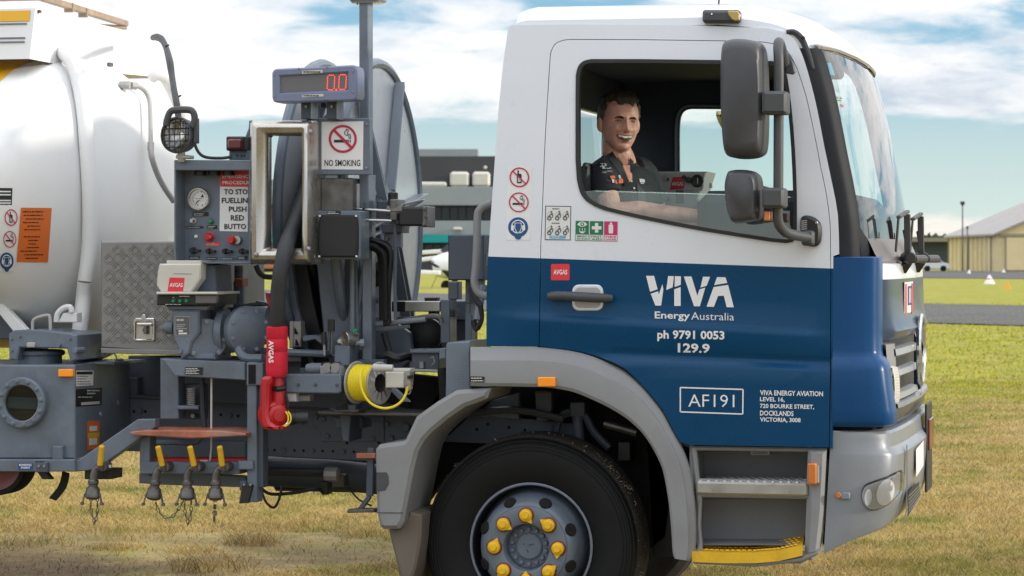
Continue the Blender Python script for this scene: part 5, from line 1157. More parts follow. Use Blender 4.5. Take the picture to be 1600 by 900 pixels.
# digital readout
mb = MB(); R0 = [(431, 107.5), (551, 101.5), (556, 104), (558, 110), (558.5, 149), (556, 154.5), (551, 157), (432, 160.3), (427, 158.5), (425, 153), (424.7, 114), (427, 109.5)]
mb.slab(R0, .0, .11, 'violet', holes=[[(437, 119), (543, 113.3), (543.5, 140.5), (437.5, 145.5)]], ch=.006); rd_ = part('readout', mb)
mb = MB(); mb.slab([(436, 118), (544, 112), (544.5, 141.5), (436.5, 146.5)], .012, .03, 'displaygrey', ch=.001); part('readout_screen', mb, rd_)
lp_ = planef(.010, step=.001)
mb = MB()
def digit(x0, y0, x1, y1, sk):
    pts = []
    n = 7
    for i in range(1, 5): pts += [(x0+(x1-x0)*i/5, y0), (x0+(x1-x0)*i/5, y1)]
    for i in range(1, 9): pts += [(x0, y0+(y1-y0)*i/9), (x1, y0+(y1-y0)*i/9)]
    for x, y in pts: mb.poly(circ(x+sk*(y1-y)/(y1-y0), y, 1.0, 8), lp_, 'redled', 1)
digit(511, 117.5, 522, 140.5, 1.2); digit(529, 116.8, 540, 139.8, 1.2); mb.poly(circ(525.5, 140.3, 1.6, 8), lp_, 'redled', 1); part('led_digit', mb, rd_)
rp2 = planef(-.001)
mb = MB()
for x0, y0, x1, y1 in ((472, 110, 504, 114.5), (472, 147.5, 505.5, 151.5)): mb.poly([(x0, y0+.6), (x1, y0-.8), (x1, y1-.8), (x0, y1+.6)], rp2, 'cream', 1); mb.lines(x0+2, y0+.6, x1-2, y1-.4, 1, rp2, 'ink', 2, int(y0), .55)
part('readout_label', mb, rd_)
mb = MB(); mb.bolts([(428, 117), (428, 150), (467, 107), (511, 104.5), (551, 111), (551.5, 144), (467, 156.5), (509, 154.5)], .002, 1.7, 'greylight', .006); part('readout_screw', mb, rd_)
for x0 in (470, 510):
    mb = MB(); mb.rect(x0, 156, x0+17, 186, .08, .12, 'greydark', .003); mb.rect(x0+15.5, 156, x0+18.5, 186, .04, .12, 'greylight', .002); mb.cyl(x0+8, 166.5, .07, 2.4, .02, 'bolt', 8); part('readout_bracket', mb)
mb = MB(); mb.rect(486, 156, 500, 186, .2, .24, 'grey'); mb.tube([W(497, 186, .22), W(501, 172, .22), W(505, 160, .22)], .02, 'grey', 8); mb.cyl(505, 163, .14, 5, .08, 'black', 10); part('readout_stem', mb)
# mast
mb = MB(); a = W(572, 330, .26); b = W(572, -25, .26)
mb.box(((a.x+b.x)/2, .26, (a.z+b.z)/2), (.042, .075, b.z-a.z), 'grey', ch=.004); mast = part('mast', mb)
mb = MB(); c_ = W(573, 0, .26); mb.box(c_+Vector((.005, 0, .004)), (.14, .12, .028), 'galv', ch=.01); mb.box(c_+Vector((.005, 0, -.012)), (.12, .10, .008), 'lampglass', ch=0); part('mast_lamp', mb, mast)
mb = MB(); mb.tube([c_+Vector((-.03, -.03, -.005)), c_+Vector((-.034, -.03, -.022))], .004, 'bolt', 6); part('lamp_screw', mb, mast)
MB().rect(566, 273, 581, 590, .30, .36, 'grey', .003).build('mast_foot', mast)
# work lamp with guard and handle, black loom over the bund
mb = MB(); LC = W(277, 211, .02); la = Vector((-.22, -1, .02)).normalized()
mb.lathe(LC, la, [(.05, -.07), (.072, -.05), (.078, -.01), (.080, .0), (.078, .012), (.071, .014), (.069, .004)], 'plasticdark', 36, False); lamp = part('work_lamp', mb)
mb = MB(); mb.lathe(LC, la, [(.070, .002), (.05, .006), (0, .008)], 'lampglass', 28, False); mb.lathe(LC, la, [(.070, -.006), (.04, -.03), (.012, -.036)], 'chrome', 28, False); part('lamp_lens', mb, lamp)
mb = MB(); u = la.cross(UP).normalized(); v = u.cross(la)
for k in range(-2, 3):
    t = k*.027; h = math.sqrt(.072**2-t*t); mb.tube([LC+la*.016+u*t-v*h, LC+la*.022+u*t, LC+la*.016+u*t+v*h], .0022, 'black', 5); mb.tube([LC+la*.017+v*t-u*h, LC+la*.023+v*t, LC+la*.017+v*t+u*h], .0022, 'black', 5)
part('lamp_guard', mb, lamp)
mb = MB(); hp = [(259, 196), (262, 184), (267, 174), (278, 171.5), (297, 172), (303, 178), (304, 188), (301, 198)]
mb.tube([W(x, y, -.02) for x, y in hp], .015, 'plasticdark', 8, sm=3); mb.rect(301, 184, 306.5, 224, .0, .04, 'plasticdark', .006, 2); mb.tube([W(283, 236, .03), W(284, 252, .04)], .017, 'galv', 10); mb.rect(274, 242, 296, 248, .02, .08, 'galv', .004, 2); part('lamp_handle', mb, lamp)
mb = MB(); loom = [(239, 59, 1.5), (244, 58, 1.35), (252, 61, 1.1), (259, 73, .8), (265, 95, .5), (268, 115, .4), (272, 140, .25), (276, 162, .12), (279, 185, .06)]
mb.tube([W(x, y, Y) for x, y, Y in loom], lambda t: .014+.008*math.sin(t*9)**2*(1-t)*.6, 'hose', 8, sm=4)
for x, y, Y in ((262, 71, .75), (269, 108, .45), (281, 150, .2)): mb.tube([W(x-4, y+2, Y-.03), W(x+2, y-1, Y-.03)], .004, 'black', 5)
part('cable_loom', mb, lamp)
mb = MB(); mb.tube([W(x, y, .12) for x, y in ((302, 214), (306, 230), (313, 241), (324, 246), (345, 247), (362, 245))], .007, 'hose', 7, sm=4); part('lamp_cable', mb, lamp)
# flow meter: register on top of the meter body
mb = MB(); mb.slab([(249, 412), (314, 412), (313, 436), (298, 457), (252, 457), (244, 446), (246, 424)], .02, .09, 'cream', ch=.006); mb.rect(260, 407, 314, 413, .03, .2, 'cream', .003); mb.slab([(310, 412), (336, 414), (338, 456), (302, 456)], .09, .30, 'greydark', ch=.004); mb.rect(244, 456, 339.5, 460, .0, .3, 'cream', .003); reg = part('meter_register', mb)
rg = planef(.02, step=.0014)
mb = MB(); mb.poly([(265, 433.5), (288.5, 434.2), (285.8, 456.5), (261.5, 456.2)], rg, 'redpaper', 1); mb.text('AVGAS', 265, 442, 285.5, 448.5, rg, 'printwhite', 2, .02); mb.seg(271, 427.6, 300, 428.2, .7, rg, 'inkgrey', 1); part('fuel_sticker', mb, reg)
mb = MB(); mb.rect(245, 459.5, 338, 477, .03, .3, 'black', .004); mb.rect(305, 461, 338, 474, .02, .05, 'displaygrey', .003, 1.5); bs_ = part('meter_keypad', mb, reg)
for x in (271.5, 282, 292): mb = MB(); knob(mb, x, 470, 2.8, 'green', .012, .03); part('push_button', mb, bs_)
kp2 = planef(.028); mb = MB(); mb.lines(270, 464.3, 274, 465.6, 1, kp2, 'paper', 1, 1, .8); mb.lines(280, 462, 296, 464, 1, kp2, 'paper', 1, 2, .6); mb.lines(258, 475, 296, 476.4, 1, kp2, 'papergrey', 1, 3, .7); part('key_label', mb, bs_)
mb = MB(); mb.slab([(258, 477), (330, 477), (322, 485), (264, 485)], .06, .26, 'grey', ch=.006); mb.slab([(268, 485), (311, 485), (311, 520), (300, 535), (296, 552), (284, 560), (278, 545), (270, 527)], .05, .2, 'grey', ch=.008); mb.slab([(300, 486), (316, 486), (316, 530), (304, 540)], .1, .28, 'greydark', ch=.006)
mb.lathe(W(322, 531, .10), (.5, -.86, 0), [(.095, -.1), (.095, -.01), (.09, 0), (.0, .004)], 'grey', 26); mb.lathe(W(265, 512, .12), (-1, 0, 0), [(.03, -.02), (.028, .01), (.015, .03), (0, .033)], 'grey', 16)
for k in range(8):
    a = 2*math.pi*k/8; d_ = Vector((.86*math.cos(a), .5*math.cos(a), math.sin(a))); mb.lathe(W(322, 531, .10)+d_*.078, (.5, -.86, 0), [(.011, 0), (.010, .010), (0, .012)], 'greylight', 7, False)
mb.rect(282, 552, 335, 562, .08, .3, 'grey', .006); mb.cyl(281, 549, .04, 4, .03, 'grey', 8); met = part('flow_meter', mb)
mp_ = planef(.05, step=.0014); mb = MB(); mb.poly([(273, 494), (297, 494.5), (297, 524), (273, 524)], mp_, 'galv', 1); mb.poly([(274, 495), (296, 495.5), (296, 523), (274, 523)], mp_, 'inkgrey', 2); mb.text('ABC', 0, 0, 1, 1, mp_, 'ink', 0) if 0 else None
mb.lines(276, 497, 294, 503, 1, mp_, 'papergrey', 3, 8, .5); mb.lines(276, 506, 294, 515, 3, mp_, 'papergrey', 3, 9, .35); mb.seg(279, 517, 286, 517, 2.4, mp_, 'paper', 3); mb.seg(279, 521, 292, 521, 2.4, mp_, 'paper', 3); part('data_plate', mb, met)
# pipework right of the meter
mb = MB(); mb.tube([W(338, 510, .2), W(360, 512, .2), W(380, 513, .2), W(392, 505, .3)], .055, 'grey', 16, sm=3); mb.lathe(W(345, 518, .2), (1, 0, 0), [(.1, 0), (.1, .03)], 'grey', 20); mb.lathe(W(388, 516, .16), (.75, -.65, 0), [(.105, -.03), (.105, .0), (.09, .01), (.05, .02)], 'grey', 22); mb.lathe(W(411, 508, .3), (1, 0, 0), [(.085, -.06), (.085, .03), (.06, .035)], 'grey', 20)
for k in range(8):
    a = 2*math.pi*(k+.5)/8; d_ = Vector((.65*math.cos(a), .75*math.cos(a), math.sin(a))); mb.lathe(W(388, 516, .16)+d_*.088, (.75, -.65, 0), [(.010, 0), (.009, .015), (0, .017)], 'greylight', 7, False)
mb.tube([W(372, 532, .15), W(374, 548, .12), W(385, 559, .1), W(410, 560, .1)], .02, 'grey', 10, sm=4); mb.slab([(330, 495), (352, 495), (352, 552), (330, 555)], .22, .36, 'grey', ch=.006); mb.slab([(355, 480), (380, 480), (384, 510), (352, 510)], .4, .55, 'greydark'); part('meter_pipe', mb)
mb = MB(); mb.tube([W(373, 415, .5), W(373, 446, .5)], .02, 'pewter', 10); mb.tube([W(373, 440, .5), W(373, 500, .5)], .024, 'grey', 10); mb.rect(367, 435, 379, 448, .46, .54, 'bench', .003); part('drop_pipe', mb)
mb = MB(); mb.tube([W(x, y, .3) for x, y in ((346, 494), (362, 485), (382, 478), (405, 475), (418, 478))], .008, 'hose', 7, sm=4); mb.tube([W(x, y, .25) for x, y in ((314, 498), (322, 502), (332, 512), (338, 525), (337, 540))], .005, 'greylight', 6, sm=4); mb.tube([W(x, y, .25) for x, y in ((400, 415), (405, 426), (414, 432), (428, 433))], .012, 'black', 8, sm=4); mb.tube([W(x, y, .25) for x, y in ((313, 500), (326, 497), (332, 499))], .004, 'greylight', 6, sm=3); part('control_cable', mb, split='add')
mb = MB(); mb.slab([(399, 470), (415, 473), (428, 484), (420, 488), (404, 482)], .3, .36, 'black'); mb.slab([(414, 457), (418, 458), (426, 480), (421, 484), (415, 466)], .28, .33, 'red'); part('valve_lever', mb)
# ---------------------------------------------------------------- hose reel
RX = W(592, 342, 1.0).x; RC = Vector((RX, 1.0, 1.672+(400-342)/F*12.37)); RR = .715
def yz(r, a, x): return RC+Vector((x, r*math.cos(a), r*math.sin(a)))
reel = MB()
for x in (0, -.26):
    reel.tube([yz(RR, 2*math.pi*k/56, x) for k in range(56)], .024, 'grey', 8, True)
    reel.lathe(RC+Vector((x, 0, 0)), (1, 0, 0), [(RR, -.004), (RR, .004), (.50, .012), (.2, .02), (.0, .02)] if x == 0 else [(RR, .004), (RR, -.004), (.15, -.01), (0, -.01)], 'disc', 56, False)
reelo = part('hose_reel', reel)
mb = MB()
for k in range(6):
    a = R_(68+60*k); p0 = yz(.13, a, .03); p1 = yz(RR-.035, a, .02); mb.bar(p0, p1, .075 if False else .07, .012, 'grey', .002); t_ = Vector((0, -math.sin(a), math.cos(a)))
    mb.bar(p0+t_*.034+Vector((.02, 0, 0)), p1+t_*.034+Vector((.02, 0, 0)), .045, .008, 'greylight', .001)
part('reel_spoke', mb, reelo)
mb = MB(); mb.lathe(RC, (1, 0, 0), [(.16, -.02), (.16, .045), (.12, .06), (.05, .065), (.05, .14), (0, .14)], 'grey', 28, False); mb.lathe(RC+Vector((-.25, 0, 0)), (1, 0, 0), [(.34, 0), (.34, .24)], 'greydark', 32, False); part('reel_hub', mb, reelo)
mb = MB(); pts = []
for k in range(190):
    a = k*2*math.pi/32; pts.append(yz(.42 if k < 96 else .485, a, -.22+.19*((k % 96)/96 if k < 96 else 1-(k % 96)/96)))
mb.tube(pts, .033, 'hose', 8); part('coiled_hose', mb, reelo)
# pedestal and cheeks of the reel
mb = MB(); mb.slab([(494, 404), (562, 404), (566, 470), (572, 560), (578, 600), (520, 600), (505, 520), (498, 450)], .42, .48, 'grey', ch=.006); mb.slab([(452, 404), (478, 404), (490, 470), (506, 540), (520, 590), (498, 590), (474, 530), (460, 470)], .5, .56, 'black', ch=.004); mb.slab([(446, 404), (454, 404), (462, 470), (480, 540), (500, 590), (492, 590), (468, 535), (452, 470)], .46, .52, 'grey', ch=.004)
mb.slab([(560, 500), (600, 492), (640, 520), (645, 560), (600, 600), (575, 600)], .60, .64, 'grey'); mb.slab([(560, 474), (602, 462), (602, 468), (562, 482)], .40, .46, 'grey'); mb.tube([W(551, 400, .36), W(551, 565, .36)], .012, 'greylight', 8); mb.bar(W(556, 405, .38), W(562, 560, .38), .03, .02, 'grey'); mb.bar(W(572, 410, .40), W(560, 500, .40), .06, .02, 'grey')
mb.slab([(575, 395), (585, 385), (592, 386), (602, 440), (596, 442), (584, 412), (576, 420)], .5, .55, 'disc'); part('reel_stand', mb)
# black hydraulic hoses looping down
mb = MB()
for i in range(4): mb.tube([W(x-1.2*i, y+1.6*i, .30+.018*i) for x, y in ((562, 380), (572, 375), (584, 376), (597, 380), (606, 386), (610, 398), (608, 430), (606, 470), (607, 505))], .014, 'black', 8, sm=4)
for i in range(3): mb.tube([W(x-3*i, y, .26+.02*i) for x, y in ((560, 392), (575, 384), (590, 388), (600, 400), (602, 440), (603, 500))], .013, 'rubber', 8, sm=4)
mb.tube([W(x, y, .5) for x, y in ((570, 430), (575, 440), (588, 438), (598, 425), (600, 410))], .028, 'black', 8, sm=4); mb.tube([W(x, y, .55) for x, y in ((572, 420), (580, 428), (592, 420))], .02, 'rubber', 8, sm=3); mb.tube([W(588, 420, .45), W(600, 407, .45)], .02, 'greydark', 8)
part('hydraulic_hose', mb, split='add')
mb = MB(); mb.tube([W(616, 345, .24), W(618, 400, .24), W(617, 440, .24), W(618, 500, .24)], .008, 'greydark', 7, sm=2); mb.tube([W(553, 326, .2), W(610, 330, .2)], .006, 'rod', 8); mb.tube([W(560, 343.5, .2), W(612, 345, .2)], .006, 'rod', 8); part('control_rod', mb, split='add')
mb = MB(); mb.slab(rr(622, 323, 663, 353, 4), .2, .34, 'black', ch=.008); mb.rect(659, 322, 667, 355, .19, .33, 'pewter', .006, 2); mb.rect(608, 311, 620, 345, .2, .34, 'pewter', .006, 2); mb.lathe(W(614, 316, .27), (0, 0, 1), [(.022, -.02), (.022, .04), (.012, .045)], 'black', 10); mb.tube([W(606, 329, .22), W(630, 328, .22)], .022, 'pewter', 10); mb.rect(588, 313, 612, 345, .30, .4, 'greydark', .006); mb.bar(W(622, 322, .3), W(662, 312, .3), .06, .004, 'disc', .001); mb.rect(596, 350, 628, 364, .28, .4, 'greydark'); mb.rect(600, 364, 626, 387, .32, .36, 'grey'); mb.bolts([(604, 373)], .3, 3, 'pewter'); hm = part('hydraulic_motor', mb)
mb = MB(); mb.bolts([(662, 326), (662, 350), (665, 338)], .19, 3, 'pewter', .012); part('motor_bolt', mb, hm)
mb = MB(); mb.tube([W(567, 348, .3), W(572, 360, .3), W(578, 372, .3)], .018, 'grey', 10); mb.bar(W(580, 346, .32), W(572, 375, .32), .008, .03, 'greylight'); part('reel_brake', mb)
# ---------------------------------------------------------------- gear between reel and cab
mb = MB(); mb.rect(612, 470.5, 688, 487, .55, .68, 'alu', .004); mb.rect(612, 471, 632, 487, .54, .6, 'void', .002); mb.rect(663, 465, 682, 472, .56, .62, 'black', .003); mb.rect(669, 487, 680, 493, .58, .66, 'black'); part('cross_beam', mb, split='add')
mb = MB(); mb.rect(688, 468, 703, 536, .5, .62, 'grey', .004); mb.rect(700, 440, 716, 468, .55, .62, 'grey', .004); mb.rect(703, 470, 742, 500, .75, .9, 'grey', .004); mb.rect(703, 484, 710, 495, .5, .6, 'black'); mb.rect(727, 440, 735, 540, .5, .58, 'grey', .004); mb.bar(W(733, 535, .5), W(733, 490, .5), .03, .03, 'grey'); part('cab_support', mb, split='add')
mb = MB(); mb.slab(rr(700, 367, 756, 438, 1), .30, .62, 'greydark', ch=.005); mb.rect(727, 438, 735, 475, .35, .42, 'greydark', .003); part('control_cabinet', mb)
mb = MB(); mb.tube([W(x, y, .12) for x, y in ((768, 318), (758, 321), (750, 327), (746, 338), (745, 380), (743, 420), (741, 440), (746, 455), (756, 462), (768, 463))], .0165, 'plasticgrey', 12, sm=4); part('grab_handle', mb)
mb = MB(); mb.bar(W(757, 395, .35), W(750, 462, .35), .02, .03, 'greylight'); mb.tube([W(744, 470, .3), W(751, 480, .3), W(752, 500, .3), W(744, 515, .3), W(740, 500, .3)], .012, 'black', 8, sm=3); mb.tube([W(756, 445, .32), W(750, 470, .32), W(746, 500, .3)], .018, 'greylight', 8); mb.tube([W(735, 450, .3), W(745, 470, .3), W(752, 478, .3)], .014, 'hose', 8, sm=3); part('air_line', mb, split='add')
mb = MB(); mb.tube([W(x, y, .36) for x, y in ((520, 555), (545, 549), (577, 545), (580, 540), (580, 510), (585, 507), (625, 503), (665, 499))], .011, 'greylight', 9, sm=2); mb.tube([W(x, y, .40) for x, y in ((560, 534), (580, 532), (584, 516), (600, 514), (640, 510))], .009, 'greylight', 8, sm=2); mb.tube([W(620, 503, .38), W(660, 496, .38), W(685, 495, .38), W(690, 505, .38)], .012, 'pewter', 9, sm=3); mb.tube([W(566, 520, .42), W(575, 532, .42)], .010, 'greylight', 8); part('rigid_pipe', mb, split='add')
mb = MB(); mb.rect(620, 496, 690, 545, .95, 1.2, 'void', 0); mb.lathe(W(668, 522, .7), (.2, -1, 0), [(.07, -.1), (.07, 0), (.05, .01), (0, .012)], 'black', 24); mb.tube([W(590, 560, .4), W(605, 555, .4), W(620, 560, .4), W(640, 556, .45), W(660, 562, .5)], .02, 'black', 8, sm=3); mb.tube([W(600, 520, .5), W(608, 550, .5), W(612, 580, .5)], .016, 'hose', 8, sm=3); mb.rect(700, 500, 730, 540, .8, 1.0, 'greydark', r=4); part('engine_pack', mb, split='add')
mb = MB(); mb.rect(643, 548, 686, 580, .35, .55, 'greydark', .004); mb.rect(640, 546, 689, 552, .33, .5, 'grey', .004); mb.tube([W(672, 560, .32), W(677, 558, .32), (W(679, 566, .32)), W(674, 571, .32)], .004, 'bolt', 6, sm=3); mb.rect(655, 565, 662, 576, .33, .36, 'bolt', .002); mb.bar(W(590, 577, .3), W(690, 580, .3), .02, .012, 'galv'); part('tool_box', mb)
mb = MB(); mb.slab([(697, 538), (700, 535), (735, 533), (735, 610), (712, 612), (696, 622)], .02, .4, 'grey', ch=.005); mb.slab([(686, 545), (697, 543), (697, 560), (686, 562)], .1, .4, 'grey'); tbx = part('battery_cover', mb)
mb = MB(); cp = planef(.02)
for i in range(8):
    for j in range(17): mb.seg(698.5+i*4.4, 541+j*4.2, 701.0+i*4.4, 539+j*4.2, .7, cp, 'greylight', 1)
part('tread_pattern', mb, tbx, kind='stuff')
mb = MB(); mb.slab([(600, 606), (640, 607), (640, 640), (600, 628)], .6, .7, 'void'); mb.slab([(605, 605), (615, 605), (640, 628), (627, 628)], .3, .33, 'greylight', ch=.002); mb.slab([(640, 585), (690, 590), (690, 640), (640, 640)], .62, .7, 'void'); mb.tube([W(690, 575, .3), W(692, 600, .3), W(694, 640, .3)], .02, 'black', 8); part('side_bracket', mb, split='add')
# pump valve block with gauge and levers
mb = MB(); mb.rect(500, 572, 532, 586, .15, .3, 'papergrey', .004, 1); mb.rect(503, 566, 530, 572, .18, .3, 'black', .003); mb.rect(522, 540, 546, 572, .2, .34, 'grey', .005, 2); mb.lathe(W(500, 576, .2), (1, 0, 0), [(.02, -.06), (.025, -.04), (.025, .01)], 'greylight', 12); mb.lathe(W(510, 575, .14), (0, 1, 0), [(.022, 0), (.022, .03)], 'galv', 12); mb.lathe(W(523, 575, .14), (0, 1, 0), [(.022, 0), (.022, .03)], 'galv', 12); mb.rect(468, 575, 500, 585, .25, .35, 'greydark', .004); vb = part('valve_block', mb)
for x0, y0, x1, y1, k in ((518, 552, 519, 500, 'pewter'), (507, 555, 506, 520, 'galv'), (513, 548, 516, 500, 'greydark')): mb = MB(); mb.tube([W(x0, y0, .2), W(x1, y1, .2)], .006, k, 7); mb.tube([W(x1, y1+18, .2), W(x1, y1-1, .2)], .012, 'black', 8); part('lever', mb, vb)
mb = MB(); mb.lathe(W(541, 530, .22), (-.6, -.8, 0), [(.03, -.05), (.034, -.04), (.034, .01), (.030, .012), (.028, .004), (0, .004)], 'steel', 22); mb.cyl(553, 518, .25, 5, .03, 'green', 10); mb.lathe(W(556, 536, .24), (1, 0, 0), [(.012, -.03), (.012, .02), (.018, .022), (.018, .04)], 'greylight', 8); mb.cyl(530, 533, .22, 3.5, .04, 'cream', 10); part('pressure_gauge', mb, vb)
mb = MB(); mb.slab([(472, 526), (476, 524), (495, 524), (505, 534), (505, 540), (492, 530), (474, 534)], .3, .45, 'grey', ch=.003); mb.rect(452, 502, 458, 544, .35, .4, 'galv', .003); mb.rect(457, 502, 470, 542, .36, .42, 'galv', .003); mb.slab([(460, 512), (465, 522), (460, 522)], .35, .36, 'void', ch=0); mb.slab([(462, 530), (467, 540), (461, 540)], .35, .36, 'void', ch=0); part('nozzle_holster', mb)
mb = MB(); mb.tube([W(408, 549, .3), W(510, 553, .3)], .016, 'grey', 8); mb.tube([W(408, 558, .3), W(470, 559, .35)], .02, 'grey', 8); mb.rect(410, 562, 470, 600, .4, .5, 'greydark'); part('cross_pipe', mb, split='add')
mb = MB(); mb.slab([(446, 585), (530, 584.5), (532, 587), (532, 612), (528, 615), (446, 614)], .02, .10, 'greychip', ch=.005); mb.bolts([(465.5, 601), (492.5, 601), (526, 601.5)], .02, 2.6, 'greydark', .008); nb = part('nozzle_beam', mb)
mb = MB(); mb.rect(448, 614, 462.5, 628, .03, .08, 'papergrey', .004); mb.rect(467, 617, 484, 627, .08, .14, 'galv', .004); part('beam_block', mb, nb)
mb = MB(); mb.tube([W(540+5*math.cos(k*math.pi/4), 610+k*.44, .16+.014*math.sin(k*math.pi/4)) for k in range(72)], .004, 'pewter', 6); mb.rect(533, 590, 548, 612, .1, .2, 'greydark', .004); mb.tube([W(540, 588, .14), W(540, 600, .14)], .014, 'galv', 8); mb.rect(520, 640, 560, 644, .1, .25, 'pewter'); part('spring_mount', mb, split='add')
# bonding cable reel
BC = W(571, 598, .10); ba = Vector((.93, -.36, 0)).normalized(); rl = MB()
h0, h1 = -.045, .075
for h, s_ in ((h0, -1), (h1, 1)): rl.lathe(BC+ba*h, ba, [(.040, -.004), (.088, -.004), (.092, 0), (.088, .004), (.040, .004)], 'galv', 36, False)
rl.lathe(BC+ba*h1, ba, [(.040, .004), (.040, -.05), (0, -.05)], 'pewter', 24, False); cr = part('bonding_reel', rl)
mb = MB(); u = ba.orthogonal().normalized(); v = ba.cross(u); pts = []
for L_ in range(3):
    for k in range(13*16):
        a = 2*math.pi*k/16; t_ = k/(13*16); hh = h0+.006+(h1-h0-.012)*(t_ if L_ % 2 == 0 else 1-t_); r_ = .062+.006*L_; pts.append(BC+ba*hh+u*(r_*math.cos(a))+v*(r_*math.sin(a)))
mb.tube(pts, .0046, 'cable', 6); mb.lathe(BC, ba, [(.058, h0), (.070, h0+.002), (.070, h1-.002), (.058, h1)], 'cable', 32, False); part('yellow_cable', mb, cr)
mb = MB(); mb.tube([W(x, y, Y) for x, y, Y in ((566, 576, .0), (563, 590, -.02), (566, 610, -.03), (575, 626, -.03), (588, 635, -.03), (603, 638, -.03), (618, 634, -.02), (629, 625, -.01), (635, 613, .0), (637, 604, .0))], .0055, 'cable', 7, sm=4); part('loose_cable', mb, cr)
mb = MB(); c_ = W(584, 574.5, -.02); mb.tube([c_, W(614, 575, -.02)], lambda t: .017-.003*(t > .9), 'papergrey', 14); part('crank_handle', mb, cr)
mb = MB(); mb.rect(602, 581, 631, 606, .05, .14, 'cream', .004); mb.rect(604, 576, 641, 581, .06, .14, 'cream', .003); mb.slab([(631, 581), (641, 578), (640, 602), (631, 606)], .06, .12, 'galv', ch=.002); mb.rect(636, 587, 640, 592, .04, .1, 'black', .002); mb.tube([W(638+4*math.cos(k*math.pi/5), 607+9*math.sin(k*math.pi/5), .03) for k in range(10)], .003, 'galv', 5, True); mb.slab([(635, 597), (641, 595), (642, 608), (637, 612)], .02, .05, 'wood', ch=.002); part('clamp_box', mb)
mb = MB(); mb.rect(560, 562, 600, 570, .25, .3, 'greydark'); mb.rect(543, 632, 556, 645, .12, .22, 'greydark'); part('reel_bracket', mb)
# ================================================================ FUELLING NOZZLE hanging on its hose
nz = thing('fuel_nozzle', W(432, 670, .0), 'red fuelling nozzle with red cloth sleeve hanging head down on its black hose', 'fuel nozzle')
mb = MB(); mb.tube([W(x, y, Y) for x, y, Y in ((488, 250, .75), (480, 285, .6), (470, 318, .38), (458, 352, .16), (446, 388, -.05), (439, 420, -.09), (435, 455, -.08), (433, 500, -.05), (432, 515, -.03))], .0335, 'hose', 14, sm=4); part('hose', mb, nz)
mb = MB(); S_ = [(417, 509.5, 432.5), (416, 530, 433), (417, 549, 433), (416, 570, 433), (417, 588, 432)]
rows = []
for i, (y, hw, r_) in enumerate(((509.5, 15.5, .8), (512, 16.5, 1), (528, 16.6, 1), (529.5, 15.9, .93), (531, 16.4, 1), (548, 16.6, 1), (549.5, 16, .93), (551, 16.7, 1), (570, 17, 1), (577, 17, 1), (585, 16.2, 1), (588.5, 14, .9))):
    c = W(433.0-(.5 if y > 560 else 0), y, -.03); hw *= MP(0); rows.append([c+Vector((hw*math.copysign(abs(math.cos(a))**.75, math.cos(a)), .05*r_*math.sin(a), 0)) for a in [2*math.pi*k/24 for k in range(24)]])
mb.grid(rows, 'redcloth', True); sl = part('sleeve', mb, nz, ang=45)
slf = lambda x, y, l: W(x, y, -.03-.0515)
mb = MB(); mb.text('AVGAS', 419.5, 532, 427.5, 567, lambda x, y, l: W(x, y, -.088), 'printwhite', 2, .03, rot=1); part('sleeve_lettering', mb, sl)
mb = MB(); mb.tube([W(432, 585, -.02), W(434, 605, -.02), W(435, 625, -.02), W(432, 640, -.02)], lambda t: .026+.006*t, 'red', 14, sm=3); mb.lathe(W(429, 648, -.02), (.62, -.78, 0), [(.055, -.05), (.062, -.04), (.062, .02), (.055, .03), (.045, .034), (.043, .044), (.028, .05), (.026, .058), (0, .06)], 'red', 28); mb.slab([(415, 600), (420, 640), (425, 670), (410, 668), (408, 640)], -.02, .02, 'red'); bd = part('nozzle_body', mb, nz)
mb = MB(); gd = [(421, 589.5), (412, 589), (408.5, 594), (406.8, 620), (407, 650), (409, 664), (414, 669.5), (428, 670), (442, 668.5)]
P = [W(x, y, -.05) for x, y in smooth2(gd, 3)]; rows = []
for p in P: rows.append(p)
mb.slab([(405.5, 600), (408, 590.5), (413, 588), (423, 589), (423, 596), (420, 602), (418, 648), (421, 659), (430, 666), (440, 666), (440, 671), (425, 672), (412, 671), (407, 664), (405, 640)], -.10, .0, 'red', ch=.012); part('trigger_guard', mb, nz)
mb = MB(); mb.tube([W(447, 653, -.0), W(460, 653, .0), W(481, 652, .02)], .024, 'hose', 14); mb.lathe(W(452, 653, .0), (1, 0, .0), [(.030, -.03), (.030, .02), (.026, .03)], 'black', 16); part('spout', mb, nz)
mb = MB()
for d in (0, 4): mb.tube([W(x, y, -.06) for x, y in ((450-d, 643), (454-d, 649), (454-d, 658), (448-d, 665), (437-d, 668))], .0035, 'cable', 6, sm=3)
mb.bolts([(448, 662)], -.08, 2, 'printwhite'); part('dust_cap_cord', mb, nz)
mb = MB(); mb.tube([W(421, 606, -.03), W(434, 608, -.05), W(444, 606, -.03)], .012, 'black', 8, sm=2); mb.tube([W(446, 615, -.02), W(450, 630, -.02), W(448, 640, -.02)], .008, 'black', 6); part('swivel', mb, nz)
